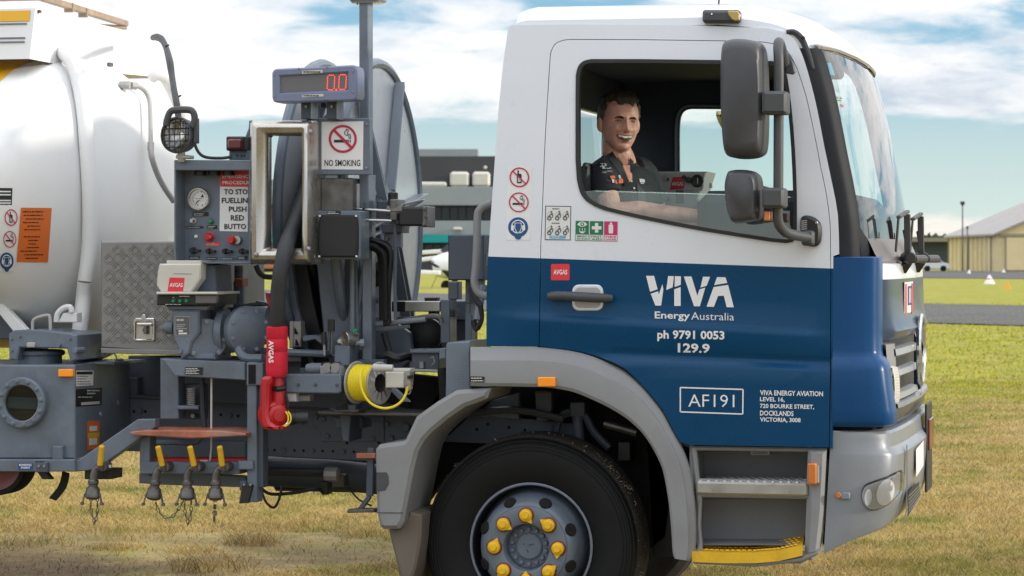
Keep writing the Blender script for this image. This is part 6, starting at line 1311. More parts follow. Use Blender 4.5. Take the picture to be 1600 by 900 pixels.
# ================================================================ inside the cab
defm('skin', (.72, .375, .29), .42, var=.20, vs_=30, bump=.12, bs=160, spec=.4)
defm('skinred', (.42, .15, .10), .45, var=.1, vs_=40)
defm('lip', (.42, .15, .12), .4)
defm('hair', (.040, .030, .020), .55, var=.4, vs_=70, bump=.7, bs=150, stretch=(1, 1, .4))
defm('hairgrey', (.10, .085, .068), .6, var=.3, vs_=90)
defm('shirt', (.018, .020, .025), .75, var=.3, vs_=9, bump=.35, bs=22)
defm('shirtgrey', (.045, .048, .056), .7, var=.2, vs_=14)
defm('tooth', (.78, .74, .66), .25)
defm('mouth', (.05, .012, .012), .5)
defm('eyedark', (.03, .022, .018), .3)
defm('logoorange', (.75, .16, .06), .6)
defm('logowhite', (.62, .62, .64), .6)
mb = MB(); mb.slab(smooth2([(907, 262), (911, 254), (916, 256), (920, 275), (921, 330), (918, 420), (905, 420), (905, 300)], 3, True), .24, .78, 'interiorgrey', ch=.03)
mb.box(W(955, 425, .5)+Vector((0, 0, -.03)), (.5, .5, .12), 'interiorgrey', ch=.04); mb.box(W(950, 470, .5), (.3, .3, .4), 'interior'); part('seat', mb)
mb = MB(); f_ = [(1029, 268), (1105, 268), (1086, 327), (1015, 322)]; mb.slab(f_, 1.0, 1.26, 'ltgrey', ch=.006); mb.slab([(1016, 322), (1086, 327), (1090, 400), (1016, 400)], 1.05, 1.35, 'interiorgrey'); cs = part('cab_instrument_box', mb)
cpn = planef(1.0, step=.002)
mb = MB(); mb.poly([(1051, 277), (1072, 276), (1068, 295.5), (1046.5, 296.5)], cpn, 'red', 1); mb.text('AVGAS', 1050, 284, 1067.5, 290, cpn, 'printwhite', 2, .02); part('fuel_sticker', mb, cs)
mb = MB(); mb.lathe(W(1090, 282.5, 1.0), (0, -1, 0), [(.028, 0), (.028, .014), (.024, .016), (.0, .010)], 'black', 24, False); mb.seg(1090, 287, 1090, 278, 1.2, planef(.985), 'paper'); mb.lathe(W(1076, 281, 1.0), (0, -1, 0), [(.014, 0), (.012, .03), (0, .032)], 'black', 14, False); mb.lathe(W(1069, 277, 1.0), (0, -1, 0), [(.010, 0), (.009, .02), (0, .02)], 'black', 12, False)
for x in (1027, 1035, 1043): mb.lathe(W(x, 311, 1.0), (0, -1, 0), [(.010, 0), (.009, .016), (0, .016)], 'black', 10, False)
mb.lines(1034, 274, 1046, 284, 4, cpn, 'inkgrey', 1, 4, .3); mb.seg(1043.5, 278, 1043.5, 283, 2.5, cpn, 'black', 1); mb.poly(rr(1056, 297, 1068, 318, 1, 1), cpn, 'inkgrey', 1); mb.lines(1072, 296, 1090, 306, 3, cpn, 'inkgrey', 1, 7, .25); part('dial', mb, cs, split='add')
mb = MB(); x0 = W(1112, 300, .6).x; mb.box(((x0+1.32)/2, 1.15, W(1112, 330, 1.1).z-.10), (1.32-x0, 2.0, .34), 'interior', ch=.05); mb.slab([(1136, 300), (1140, 287), (1160, 283), (1185, 290), (1190, 330), (1136, 330)], .5, .95, 'interior', ch=.02); mb.slab(rr(1137, 272, 1149, 292, 4), .9, .95, 'black', ch=.008)
mb.rect(1108, 286, 1112.5, 294, 1.0, 1.03, 'cream', .001); mb.rect(1104.5, 308, 1108.5, 322, 1.0, 1.03, 'cream', .001); dsh = part('dashboard', mb)
SWC = W(1150, 372, .52); swn = Vector((-.62, 0, .78)); su = Vector((0, 1, 0)); sv_ = swn.cross(su)
mb = MB(); mb.tube([SWC+su*(.215*math.cos(a))+sv_*(.215*math.sin(a)) for a in [2*math.pi*k/40 for k in range(40)]], .0145, 'black', 10, True)
for k in range(3):
    a = R_(90+120*k); mb.tube([SWC-swn*.03, SWC+su*(.21*math.cos(a))+sv_*(.21*math.sin(a))], .013, 'black', 8)
mb.lathe(SWC-swn*.04, swn, [(.06, 0), (.07, .02), (.05, .03), (0, .032)], 'interiorgrey', 20); mb.tube([SWC-swn*.04, SWC-swn*.4], .03, 'black', 10); part('steering_wheel', mb)
# ================================================================ DRIVER
per = thing('person', tuple(W(955, 430, .5)), 'smiling person with short dark hair in a black printed polo shirt, reaching for the wheel', 'person')
HC = W(967.5, 191.5, .46); HS_ = 1.045
yaw = R_(17); f0 = -DIR; HF = f0*math.cos(yaw)+RGT*math.sin(yaw); HR = RGT*math.cos(yaw)-f0*math.sin(yaw); HU = Vector((0, 0, 1))
rl_ = R_(-3); HR, HU = HR*math.cos(rl_)+HU*math.sin(rl_), HU*math.cos(rl_)-HR*math.sin(rl_)
def itp(T, z):
    for (a, va), (b, vb) in zip(T, T[1:]):
        if z >= b: t = (z-a)/(b-a); return va+(vb-va)*(t*t*(3-2*t) if False else t)
    return T[-1][1]
HWD = [(.122, .0), (.118, .026), (.108, .046), (.09, .060), (.06, .0715), (.03, .0755), (0, .0755), (-.03, .0735), (-.055, .069), (-.08, .059), (-.10, .046), (-.115, .032), (-.123, .018), (-.127, .0)]
HFD = [(.122, .0), (.118, .032), (.108, .056), (.09, .074), (.06, .088), (.03, .090), (0, .086), (-.03, .086), (-.055, .087), (-.08, .085), (-.10, .083), (-.115, .074), (-.123, .055), (-.127, .03)]
HBD = [(.122, .0), (.118, .04), (.108, .066), (.09, .085), (.06, .098), (.03, .102), (0, .098), (-.03, .085), (-.055, .066), (-.08, .045), (-.10, .03), (-.127, .0)]
def gs(x, z, x0, z0, sx, sz): return math.exp(-((x-x0)/sx)**2-((z-z0)/sz)**2)
def feat(x, z):
    a = abs(x)
    v = .021*gs(x, z, 0, -.033, .0150, .013)+.013*gs(x, z, 0, -.014, .0115, .018)+.007*gs(x, z, 0, .006, .010, .016)
    v += .008*gs(a, z, .0165, -.037, .008, .008)
    v += -.0125*gs(a, z, .031, .001, .016, .0095)+.0065*gs(a, z, .030, .020, .020, .008)+.003*gs(x, z, 0, .022, .012, .01)
    v += .0105*gs(a, z, .041, -.030, .018, .017)-.007*gs(a, z, .036, -.058, .006, .018)
    v += .004*gs(x, z, 0, -.080, .022, .006)-.004*gs(x, z, 0, -.091, .022, .006)+.009*gs(x, z, 0, -.108, .020, .013)+.003*gs(x, z, 0, -.052, .022, .006)-.004*gs(x, z, 0, -.066, .022, .008)
    v += .004*gs(a, z, .03, -.010, .014, .005)
    return v*1.2
def headpt(ph, z, sc=1.0, add=0.0):
    c, s = math.cos(ph), math.sin(ph); w_ = itp(HWD, z)*sc; d_ = (itp(HFD, z) if s > 0 else itp(HBD, z))*sc; e = .86
    x = w_*math.copysign(abs(c)**e, c); y = d_*math.copysign(abs(s)**e, s)
    if s > 0: y += feat(x, z)*min(1, s*2.2)
    n_ = Vector((c, s)); x += add*c; y += add*s
    return HC+(HR*x+HF*y)*HS_*.985+HU*(z*HS_)
def facept(x, z, out_=0.0):
    w_ = itp(HWD, z); d_ = itp(HFD, z); c = max(-1, min(1, (abs(x)/max(w_, 1e-4)))) ; c = c**(1/.86); s = math.sqrt(max(0, 1-c*c))
    return HC+(HR*x+HF*(d_*s**.86+feat(x, z)*min(1, s*2.2)+out_))*HS_*.985+HU*(z*HS_)
body = MB(); zs = [.1215-.2485*k/74 for k in range(75)]
body.grid([[headpt(2*math.pi*j/72, z) for j in range(72)] for z in zs], 'skin', True)
body.add([headpt(2*math.pi*j/72, zs[0]) for j in range(72)], [tuple(range(72))], 'skin'); body.add([headpt(2*math.pi*j/72, zs[-1]) for j in range(72)], [tuple(range(72))], 'skin')
for s_ in (-1, 1):
    c = HC+HR*(s_*.079)+HF*(-.006)+HU*(-.010); rows = []
    for k in range(9):
        t = math.pi*k/8; rows.append([c+HU*(.037*math.cos(t))+(HR*s_*.95-HF*.35).normalized()*(.017*math.sin(t)*math.cos(a)+.004*math.sin(t))+(HF+HR*s_*.3).normalized()*(.011*math.sin(t)*math.sin(a)) for a in [2*math.pi*j/12 for j in range(12)]])
    body.grid(rows, 'skin', True)
NB = W(974, 262, .52)
body.tube([HC-HU*.06-HF*.02, HC-HU*.125-HF*.018, (HC+NB)/2-HU*.045-HR*.010, NB-HR*.006, NB-UP*.10], lambda t: .062+.010*max(0, t-.4)+.06*max(0, t-.75), 'skin', 18, sm=4)
S1 = W(938, 270, .34); S2 = W(1008, 270, .70)
E1 = W(958, 330, .24); Wr1 = W(1086, 337, .30); H1 = W(1106, 348, .32)
E2 = W(1030, 345, .80); Wr2 = W(1100, 350, .78); H2 = W(1118, 352, .74)
def arm(mb, s, e, w_, h):
    mb.tube([s, s.lerp(e, .5), e, e.lerp(w_, .3)+UP*.004, e.lerp(w_, .65), w_, w_.lerp(h, .5)], lambda t: .050-.006*t if t < .3 else (.047-.004*math.sin((t-.3)*4) if t < .5 else .047-.052*min(.5, t-.5)), 'skin', 16, sm=4)
def hand_on(mb, h, w_, d):
    """hand closed over the steering wheel rim"""
    ax = (h-w_).normalized(); sd_ = Vector((0, 1, 0)); nn = ax.cross(sd_).normalized()
    if nn.z < 0: nn = -nn
    pc = h; mb.tube([w_, w_.lerp(pc, .6), pc, pc+ax*.03], lambda t: .026+.010*math.sin(t*2.6), 'skin', 12, sm=3, flat=.62)
    for k, (l_, o_) in enumerate(((.070, -.030), (.082, -.010), (.078, .010), (.060, .029))):
        b_ = pc+ax*.025+sd_*o_; mb.tube([b_, b_+ax*l_*.45+nn*.004, b_+ax*l_*.72-nn*.022, b_+ax*l_*.60-nn*.045, b_+ax*l_*.3-nn*.050], lambda t: .0100-.002*t, 'skin', 8, sm=3)
    b_ = pc-ax*.012-sd_*.030*d; mb.tube([b_, b_+ax*.025-sd_*.020*d-nn*.012, b_+ax*.048-sd_*.012*d-nn*.030, b_+ax*.055-nn*.042], lambda t: .0125-.003*t, 'skin', 8, sm=3)
arm(body, S1, E1, Wr1, H1); hand_on(body, H1, Wr1, 1); arm(body, S2, E2, Wr2, H2); hand_on(body, H2, Wr2, -1)
HIP = W(960, 430, .5)
for d in (-.11, .11): body.tube([HIP+Vector((0, d, 0)), HIP+Vector((.42, d*1.3, .04)), HIP+Vector((.52, d*1.4, -.05)), HIP+Vector((.56, d*1.4, -.38))], lambda t: .085-.035*t, 'skin', 12, sm=3)
body.tube([HIP, NB-UP*.06], .09, 'skin', 12)
def remeshed(mb, name, vox, matk, parent, it=2, **props):
    o = mb.build('tmp', None); m = o.modifiers.new('r', 'REMESH'); m.mode = 'VOXEL'; m.voxel_size = vox
    s = o.modifiers.new('s', 'SMOOTH'); s.factor = .5; s.iterations = it
    bpy.context.view_layer.update(); me = bpy.data.meshes.new_from_object(o.evaluated_get(bpy.context.evaluated_depsgraph_get()))
    bpy.data.objects.remove(o); me.materials.clear(); me.materials.append(M[matk]); me.polygons.foreach_set('use_smooth', [True]*len(me.polygons)); me.name = name
    return link(name, me, parent, **props)
bo = remeshed(body, 'body', .0032, 'skin', per, 2)
sh = MB(); SD = (S2-S1).normalized(); FD = Vector((-SD.y, SD.x, 0)).normalized()
if FD.x < 0: FD = -FD
rows = []
mid = (S1+S2)/2
for dz, hw, hd, sh_ in ((.045, .062, .060, .0), (.03, .085, .068, .0), (.012, .14, .085, .0), (-.01, .175, .100, .0), (-.06, .195, .120, .01), (-.13, .195, .130, .015), (-.25, .185, .135, .02), (-.38, .18, .14, .03)):
    c = mid+UP*dz+FD*sh_; rows.append([c+SD*(hw*math.cos(a))+FD*(hd*math.sin(a)) for a in [2*math.pi*k/28 for k in range(28)]])
sh.grid(rows, 'shirt', True); sh.add(rows[0], [tuple(range(28))], 'shirt'); sh.add(rows[-1], [tuple(range(28))], 'shirt')
for s_, e_ in ((S1, E1), (S2, E2)):
    d = (mid-s_).normalized(); sh.tube([s_+d*.10+UP*.0, s_+d*.03-UP*.004, s_.lerp(e_, .35), s_.lerp(e_, .62)], lambda t: .070-.006*t, 'shirt', 18, sm=4)
so = remeshed(sh, 'polo_shirt', .006, 'shirt', per, 4)
from mathutils.bvhtree import BVHTree
def caster(*obs):
    trees = [BVHTree.FromPolygons([v.co.copy() for v in o.data.vertices], [tuple(p.vertices) for p in o.data.polygons]) for o in obs]
    def fn(x, y, l=1):
        d = ray(x, y).normalized(); best = None
        for t in trees:
            h = t.ray_cast(CAM, d)
            if h[0] is not None and (best is None or h[3] < best[1]): best = (h[0], h[3])
        p = best[0] if best else W(x, y, .45)
        return p-d*(.0022*l)
    return fn
sc_ = caster(so)
def patch(mb, pts, k, ly=1, fn=sc_, n=5):
    a, b, c, d = [Vector(p) for p in pts]; mb.grid([[fn(*(a.lerp(b, i/n)).lerp(d.lerp(c, i/n), j/n), ly) for i in range(n+1)] for j in range(n+1)], k)
# open collar with skin showing, placket and prints
mb = MB()
for c in ([(948, 243), (957, 236), (972, 262), (966, 268)], [(966, 267), (973, 260), (983, 284), (978, 292)], [(990, 252), (984, 246), (985, 268), (990, 274)]):
    patch(mb, c, 'shirt', 4, caster(so, bo), 6)
part('collar', mb, so)
mb = MB(); patch(mb, [(974, 258), (987, 258), (988, 280), (984, 284)], 'skin', 3, sc_, 6); patch(mb, [(971, 262), (974, 258), (984, 284), (982, 286)], 'skinred', 3, sc_, 4); part('open_neck', mb, so)
mb = MB()
for x, y in ((987, 283), (991, 294)): mb.poly(circ(x, y, 1.5, 8), sc_, 'logowhite', 4)
part('button', mb, so)
mb = MB(); rd = random.Random(4)
for i in range(16):
    x, y = rd.uniform(936, 953), rd.uniform(254, 263); patch(mb, [(x, y), (x+rd.uniform(2, 5), y+rd.uniform(.3, 1.4)), (x+rd.uniform(2, 5), y+1.6), (x, y+1.2)], 'logowhite', 3, sc_, 1)
mb.text('LAKE', 941, 267.5, 948, 270.5, sc_, 'logowhite', 3, .0); mb.text('MACQ', 949, 266.2, 957, 269, sc_, 'logowhite', 3, .0)
for (a, k) in (([(953, 275), (960, 274), (962, 278), (955, 280)], 'logoorange'), ([(961, 281), (974, 279), (974, 286), (962, 287)], 'logoorange'), ([(947, 281), (955, 281), (955, 284), (949, 284)], 'shirtgrey'), ([(956, 280), (960, 280), (960, 286), (957, 285)], 'logowhite'), ([(966, 274), (971, 272), (973, 279), (968, 279)], 'logowhite'), ([(999, 279), (1007, 280), (1008, 285), (1000, 285)], 'logowhite'), ([(1001, 286), (1006, 286), (1006, 287.5), (1001, 287)], 'logowhite')): patch(mb, a, k, 3, sc_, 2)
part('shirt_print', mb, so)
mb = MB()
for c in ([(924, 256), (946, 240), (950, 246), (930, 258)], [(999, 256), (1005, 250), (1012, 262), (1008, 266)], [(995, 285), (1008, 300), (1010, 318), (998, 318)]): patch(mb, c, 'shirtgrey', 2, sc_, 6)
part('shirt_panel', mb, so, split='add')
# hair, brows, eyes, mouth
M['skin'].node_tree.nodes['Principled BSDF'].inputs['Subsurface Weight'].default_value = .12; M['skin'].node_tree.nodes['Principled BSDF'].inputs['Subsurface Radius'].default_value = (.012, .005, .003)
hz = [.1245-.175*k/46 for k in range(47)]; NH = 96
def hairline(ph):
    s = math.sin(ph); c = math.cos(ph)
    if s > .35: return .069+.007*math.cos(c*9)+.013*abs(c)
    if s > .08: return .069-.066*(1-(s-.08)/.27)
    if s > -.25: return .003-.012*(.08-s)
    return -.001-.05*min(1, (-s-.25)*2.2)
rows = []; keep = {}
for z in hz:
    r = []
    for j in range(NH):
        ph = 2*math.pi*j/NH; b = headpt(ph, min(z, .1205)); 
        nz_ = mnoise.noise(b*70)*.0035+mnoise.noise(Vector((b.x*160, b.y*160, b.z*40)))*.003
        t = max(0, min(1, (z-hairline(ph))/.02)); th = (.003+.010*t+nz_)*(.35+.65*t)
        if z > .085: th += .004
        n_ = HR*math.cos(ph)+HF*math.sin(ph); up_ = max(0, (z-.06)/.06)
        r.append(b+(n_*(1-.4*up_)+HU*(.9*up_)).normalized()*th)
    rows.append(r)
hair = MB(); hair.mi('hair'); hair.mi('hairgrey'); b0 = 0
hair.v = [tuple(p) for r in rows for p in r]
for i in range(len(hz)-1):
    for j in range(NH):
        ph = 2*math.pi*(j+.5)/NH; jag = .006*mnoise.noise(Vector((j*.9, 3.1, 0)))
        if hz[i] > hairline(ph)+jag:
            j2 = (j+1) % NH; hair.f.append((i*NH+j, i*NH+j2, (i+1)*NH+j2, (i+1)*NH+j)); hair.m.append(1 if hz[i] < .055+.02*mnoise.noise(Vector((j*.3, i*.4, 0))) and abs(math.cos(ph)) > .6 else 0)
hair.f.append(tuple(range(NH))); hair.m.append(0); part('hair', hair, per, ang=60)
def fstrip(mb, cen, k, out_=.0018, cols=10):
    """strip on the face along centre points (x, z, half height)"""
    up_ = [facept(x, z+h, out_) for x, z, h in cen]; dn = [facept(x, z-h, out_) for x, z, h in cen]; mb.grid([up_, dn], k)
mb = MB()
for s_ in (-1, 1): fstrip(mb, [(s_*x, z, h) for x, z, h in ((.013, .0125, .0028), (.021, .0155, .0044), (.031, .0175, .0042), (.041, .0155, .0032), (.049, .0105, .0012))], 'hair', .003)
part('eyebrow', mb, per)
for s_ in (-1, 1):
    mb = MB(); fstrip(mb, [(s_*x, z, h) for x, z, h in ((.021, .001, .0003), (.026, .0026, .0013), (.031, .003, .0016), (.037, .0022, .0013), (.042, .0002, .0003))], 'tooth', .0022)
    fstrip(mb, [(s_*.0315+x, .0034, h) for x, h in ((-.0045, .0012), (-.002, .0019), (.002, .0019), (.0045, .0012))], 'eyedark', .0030)
    fstrip(mb, [(s_*x, z, .0011) for x, z in ((.018, .001), (.025, .0044), (.031, .0052), (.038, .004), (.046, .0))], 'eyedark', .0032); fstrip(mb, [(s_*x, z, .0008) for x, z in ((.02, -.0012), (.026, -.0004), (.032, .0), (.039, -.0008), (.045, -.002))], 'lip', .0028)
    part('eye', mb, per)
mb = MB(); MW = .0355
def mz(x, o): return -.0640+o+.0075*(x/MW)**2
xs = [MW*(k/8-1) for k in range(17)]
def strip2(k, a, b, out_, w=1.0): mb.grid([[facept(x*w, mz(x, a(x)), out_) for x in xs], [facept(x*w, mz(x, b(x)), out_) for x in xs]], k)
sq = lambda x: math.sqrt(max(0, 1-(x/MW)**2))
strip2('mouth', lambda x: .0045*sq(x), lambda x: -.0175*sq(x), .0030); strip2('tooth', lambda x: .0044*sq(x), lambda x: -.0105*sq(x)**.7, .0042, .88)
for k in range(-3, 4): mb.grid([[facept(k*.0062+d, mz(k*.0062, .0036), .0047) for d in (-.0003, .0003)], [facept(k*.0062+d, mz(k*.0062, -.009), .0047) for d in (-.0003, .0003)]], 'lip')
strip2('lip', lambda x: .0075*sq(x)**.5, lambda x: .0038*sq(x), .0038, 1.02); strip2('lip', lambda x: -.0160*sq(x), lambda x: -.0220*sq(x)**.6, .0048, .96); part('mouth', mb, per)
mb = MB()
for s_ in (-1, 1):
    fstrip(mb, [(s_*x, z, .0007) for x, z in ((.017, -.034), (.026, -.042), (.034, -.053), (.039, -.064), (.040, -.074))], 'skinred', .0012); fstrip(mb, [(s_*.0068+x, -.0445, .0018) for x in (-.003, 0, .003)], 'mouth', .0016)
    for q in (.004, -.001, -.006): fstrip(mb, [(s_*.049, q, .0005), (s_*.056, q*1.6, .0005), (s_*.061, q*2.2, .0004)], 'skinred', .0014)
for z in (.044, .056): fstrip(mb, [(x, z-.003*abs(x)/.03, .0006) for x in (-.035, -.015, 0, .015, .035)], 'skinred', .0010)
part('face_line', mb, per)
# ================================================================ GROUND
def posmat(name, blades=False):
    m = bpy.data.materials.new(name); m.use_nodes = True; t = m.node_tree; b = t.nodes['Principled BSDF']; N_ = t.nodes; K = t.links
    b.inputs['Roughness'].default_value = .9; b.inputs['Specular IOR Level'].default_value = .15
    tc_ = N_.new('ShaderNodeTexCoord')
    def mp(rot, sc):
        q = N_.new('ShaderNodeMapping'); K.new(tc_.outputs['Object'], q.inputs[0]); q.inputs['Rotation'].default_value = (0, 0, rot); q.inputs['Scale'].default_value = sc; return q.outputs[0]
    def no(sc, det=5, ro=.6, v=None):
        q = N_.new('ShaderNodeTexNoise'); K.new(v or tc_.outputs['Object'], q.inputs['Vector']); q.inputs['Scale'].default_value = sc; q.inputs['Detail'].default_value = det; q.inputs['Roughness'].default_value = ro; return q.outputs['Fac']
    def mr(s, a, b_, c=0, d=1):
        q = N_.new('ShaderNodeMapRange'); K.new(s, q.inputs[0]); q.interpolation_type = 'SMOOTHSTEP'
        for i, x in enumerate((a, b_, c, d)): q.inputs[i+1].default_value = x
        return q.outputs[0]
    def ma(op, a, b_):
        q = N_.new('ShaderNodeMath'); q.operation = op; q.use_clamp = op in ('ADD', 'SUBTRACT')
        for i, x in enumerate((a, b_)):
            if isinstance(x, (int, float)): q.inputs[i].default_value = x
            else: K.new(x, q.inputs[i])
        return q.outputs[0]
    def mx(f, a, b_, mode='MIX'):
        q = N_.new('ShaderNodeMix'); q.data_type = 'RGBA'; q.blend_type = mode
        if isinstance(f, float): q.inputs[0].default_value = f
        else: K.new(f, q.inputs[0])
        for i, x in ((6, a), (7, b_)):
            if isinstance(x, tuple): q.inputs[i].default_value = (*x, 1)
            else: K.new(x, q.inputs[i])
        return q.outputs[2]
    sep_ = N_.new('ShaderNodeSeparateXYZ'); K.new(mp(-TH, (1, 1, 1)), sep_.inputs[0]); X_, D_ = sep_.outputs[0], sep_.outputs[1]   # metres across and away from the truck's near side
    wob = no(.22, 3, .5)
    D2 = ma('ADD', 0, 0); q = N_.new('ShaderNodeMath'); q.operation = 'MULTIPLY_ADD'; K.new(wob, q.inputs[0]); q.inputs[1].default_value = 14.0; K.new(D_, q.inputs[2]); D2 = q.outputs[0]
    band = no(.16, 4, .55, mp(-TH, (.35, 1.0, 1)))
    far_ = mr(D2, 20, 34)                                     # grass is greener away from the worn stand
    gm = ma('ADD', ma('MULTIPLY', far_, .72), mr(no(.9, 6, .65), .45, .62, 0, .85)); gm = ma('SUBTRACT', gm, mr(band, .54, .68, 0, .5))
    dry = mx(mr(no(2.6, 6, .65), .35, .65), (.46, .36, .165), (.36, .27, .12))
    green = mx(mr(no(1.6, 5), .35, .65), (.25, .27, .030), (.40, .38, .06))
    gnear = mx(mr(no(2.1, 5), .35, .65), (.15, .17, .038), (.30, .28, .075))
    col = mx(gm, dry, mx(far_, gnear, green))
    soil = mx(mr(no(5, 7, .7), .35, .7), (.085, .060, .040), (.16, .115, .072))
    near_ = mr(D_, 2.6, 6.4, 1, 0); left_ = mr(X_, -.6, 2.4, 1, .25)
    sm_ = ma('MULTIPLY', ma('MULTIPLY', near_, left_), mr(no(.62, 6, .6), .38, .56)); col = mx(sm_, col, soil)
    bare = mr(no(.5, 7, .7, mp(-TH, (.6, 1, 1))), .60, .74, 0, .5); col = mx(bare, col, (.30, .21, .14))
    if blades:
        g_ = N_.new('ShaderNodeNewGeometry'); col = mx(1.0, col, mx(g_.outputs['Random Per Island'], (.62, .66, .55), (1.75, 1.62, 1.4)), 'MULTIPLY')
        tr = N_.new('ShaderNodeBsdfTranslucent'); K.new(col, tr.inputs[0]); ms = N_.new('ShaderNodeMixShader'); ms.inputs[0].default_value = .3; K.new(b.outputs[0], ms.inputs[1]); K.new(tr.outputs[0], ms.inputs[2]); K.new(ms.outputs[0], N_['Material Output'].inputs[0])
    else:
        fine = mr(no(30, 5, .75), .3, .7, .70, 1.25); col = mx(1.0, col, fine, 'MULTIPLY')
        bp = N_.new('ShaderNodeBump'); bp.inputs['Strength'].default_value = .7; bp.inputs['Distance'].default_value = .05; K.new(no(16, 6, .7), bp.inputs['Height']); K.new(bp.outputs[0], b.inputs['Normal'])
    K.new(col, b.inputs['Base Color']); M[name] = m
posmat('ground'); posmat('grassblade', True)
mb = MB(); xs_ = [-4000, -400, -60, -20, 0, 20, 60, 400, 4000]; mb.grid([[Vector((x, y, 0)) for x in xs_] for y in xs_], 'ground'); gr_ = mb.build('ground'); gr_['kind'] = 'structure'
import numpy as np
rng = np.random.default_rng(12)
def blades(n, d0, d1, spread, hmin, hmax, wd, power=1.0):
    u = rng.random(n); d = d0*(d1/d0)**(u**power); lat = (rng.random(n)*2-1)*spread*d
    x = CAM.x+DIR.x*d+RGT.x*lat; y = CAM.y+DIR.y*d+RGT.y*lat
    return x, y, rng.uniform(hmin, hmax, n), wd*(d/14.0)**.6
def grassmesh(sets):
    X = np.concatenate([s[0] for s in sets]); Y = np.concatenate([s[1] for s in sets]); H = np.concatenate([s[2] for s in sets]); Wd = np.concatenate([s[3]*np.ones(len(s[0])) for s in sets]); n = len(X)
    a = rng.random(n)*2*np.pi; lean = rng.uniform(.5, 2.6, n)*H; b = rng.random(n)*2*np.pi
    ca, sa = np.cos(a)*Wd/2, np.sin(a)*Wd/2; lx, ly = np.cos(b)*lean, np.sin(b)*lean
    V = np.zeros((n, 5, 3)); V[:, 0] = np.stack([X-ca, Y-sa, -.004+0*X], 1); V[:, 1] = np.stack([X+ca, Y+sa, -.004+0*X], 1)
    V[:, 2] = np.stack([X+ca*.7+lx*.35, Y+sa*.7+ly*.35, H*.6], 1); V[:, 3] = np.stack([X-ca*.7+lx*.35, Y-sa*.7+ly*.35, H*.6], 1); V[:, 4] = np.stack([X+lx, Y+ly, H], 1)
    me = bpy.data.meshes.new('grass'); me.vertices.add(n*5); me.vertices.foreach_set('co', V.reshape(-1).astype(np.float32))
    base = np.arange(n)*5; li = np.stack([base, base+1, base+2, base+3, base+3, base+2, base+4], 1).reshape(-1)
    me.loops.add(len(li)); me.loops.foreach_set('vertex_index', li.astype(np.int32)); st = np.stack([np.arange(n)*7, np.arange(n)*7+4], 1).reshape(-1)
    me.polygons.add(n*2); me.polygons.foreach_set('loop_start', st.astype(np.int32)); me.update(calc_edges=True); me.validate(); me.materials.append(M['grassblade'])
    return me
def soilish(x, y):     # thin the blades where the soil is worn bare
    k = np.array([mnoise.noise(Vector((a*.62, b*.62, 4.0))) for a, b in zip(x, y)]); return k
sets = []
x, y, h, w_ = blades(520000, 12.4, 36, .36, .010, .034, .0055, 1.1)
dn = (x-CAM.x)*DIR.x+(y-CAM.y)*DIR.y; k = soilish(x, y); lat = (x-CAM.x)*RGT.x+(y-CAM.y)*RGT.y
kp_ = ~((dn < 16.3) & (lat < 1.0) & (k > -.12) & (rng.random(len(x)) < .90)); sets.append((x[kp_], y[kp_], h[kp_], w_[kp_]))
x, y, h, w_ = blades(90000, 34, 95, .40, .02, .06, .010); sets.append((x, y, h, w_))
for (px, py, n, r, hh) in ((392, 850, 260, .17, .11), (300, 862, 150, .15, .07), (575, 838, 150, .16, .09), (840, 915, 120, .1, .1), (1035, 888, 200, .16, .13), (905, 890, 90, .1, .1), (460, 822, 160, .2, .10), (120, 800, 160, .25, .09), (1490, 790, 240, .35, .09), (1380, 880, 200, .3, .09), (1560, 720, 200, .4, .10), (210, 838, 150, .3, .09), (60, 850, 150, .25, .10), (330, 890, 200, .22, .12)):
    c = GZ(px, py); a = rng.random(n)*6.28; q = r*np.sqrt(rng.random(n)); sets.append((c.x+np.cos(a)*q, c.y+np.sin(a)*q, rng.uniform(.35, 1, n)*hh, .005*np.ones(n)))
go = link('grass', grassmesh(sets)); go['kind'] = 'stuff'
# ================================================================ AIRFIELD BEYOND
defm('asphalt', (.085, .083, .085), .9, var=.15, vs_=.3)
defm('hangarwall', (.70, .58, .32), .7, var=.06, vs_=.4)
defm('hangardark', (.30, .27, .19), .7)
defm('hangarroof', (.40, .36, .34), .6, var=.06, vs_=.3)
defm('termdark', (.045, .047, .055), .6, var=.1, vs_=.3)
defm('sheddark', (.045, .06, .072), .7)
defm('shedroof', (.26, .23, .19), .7)
defm('termlight', (.27, .30, .31), .6, var=.05, vs_=.3)
defm('termglass', (.010, .016, .020), .12)
defm('teal', (.0, .30, .28), .5)
defm('leaf', (.035, .055, .024), .8, var=.5, vs_=.6)
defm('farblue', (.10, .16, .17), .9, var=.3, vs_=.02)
defm('paintwhite', (.82, .82, .82), .35)
defm('conered', (.62, .08, .10), .5)
defm('coneorange', (.80, .38, .03), .5)
defm('polegrey', (.16, .165, .17), .5)
# taxiway and runway run obliquely across the field
def strip(name, a, b, c, d, z, k='asphalt'):
    p = [GZ(*q, z) for q in (a, b, c, d)]; e = (p[1]-p[0]).normalized(); f = (p[2]-p[3]).normalized()
    o = MB().add([p[0]-e*250, p[1]+e*160, p[2]+f*160, p[3]-f*250], [(0, 1, 2, 3)], k).build(name); o['kind'] = 'structure'; return o
strip('taxiway', (690, 458.5), (1500, 475), (1500, 505.3), (690, 483), .03)
strip('apron', (640, 418), (1600, 424), (1600, 435.5), (640, 426.5), .03)
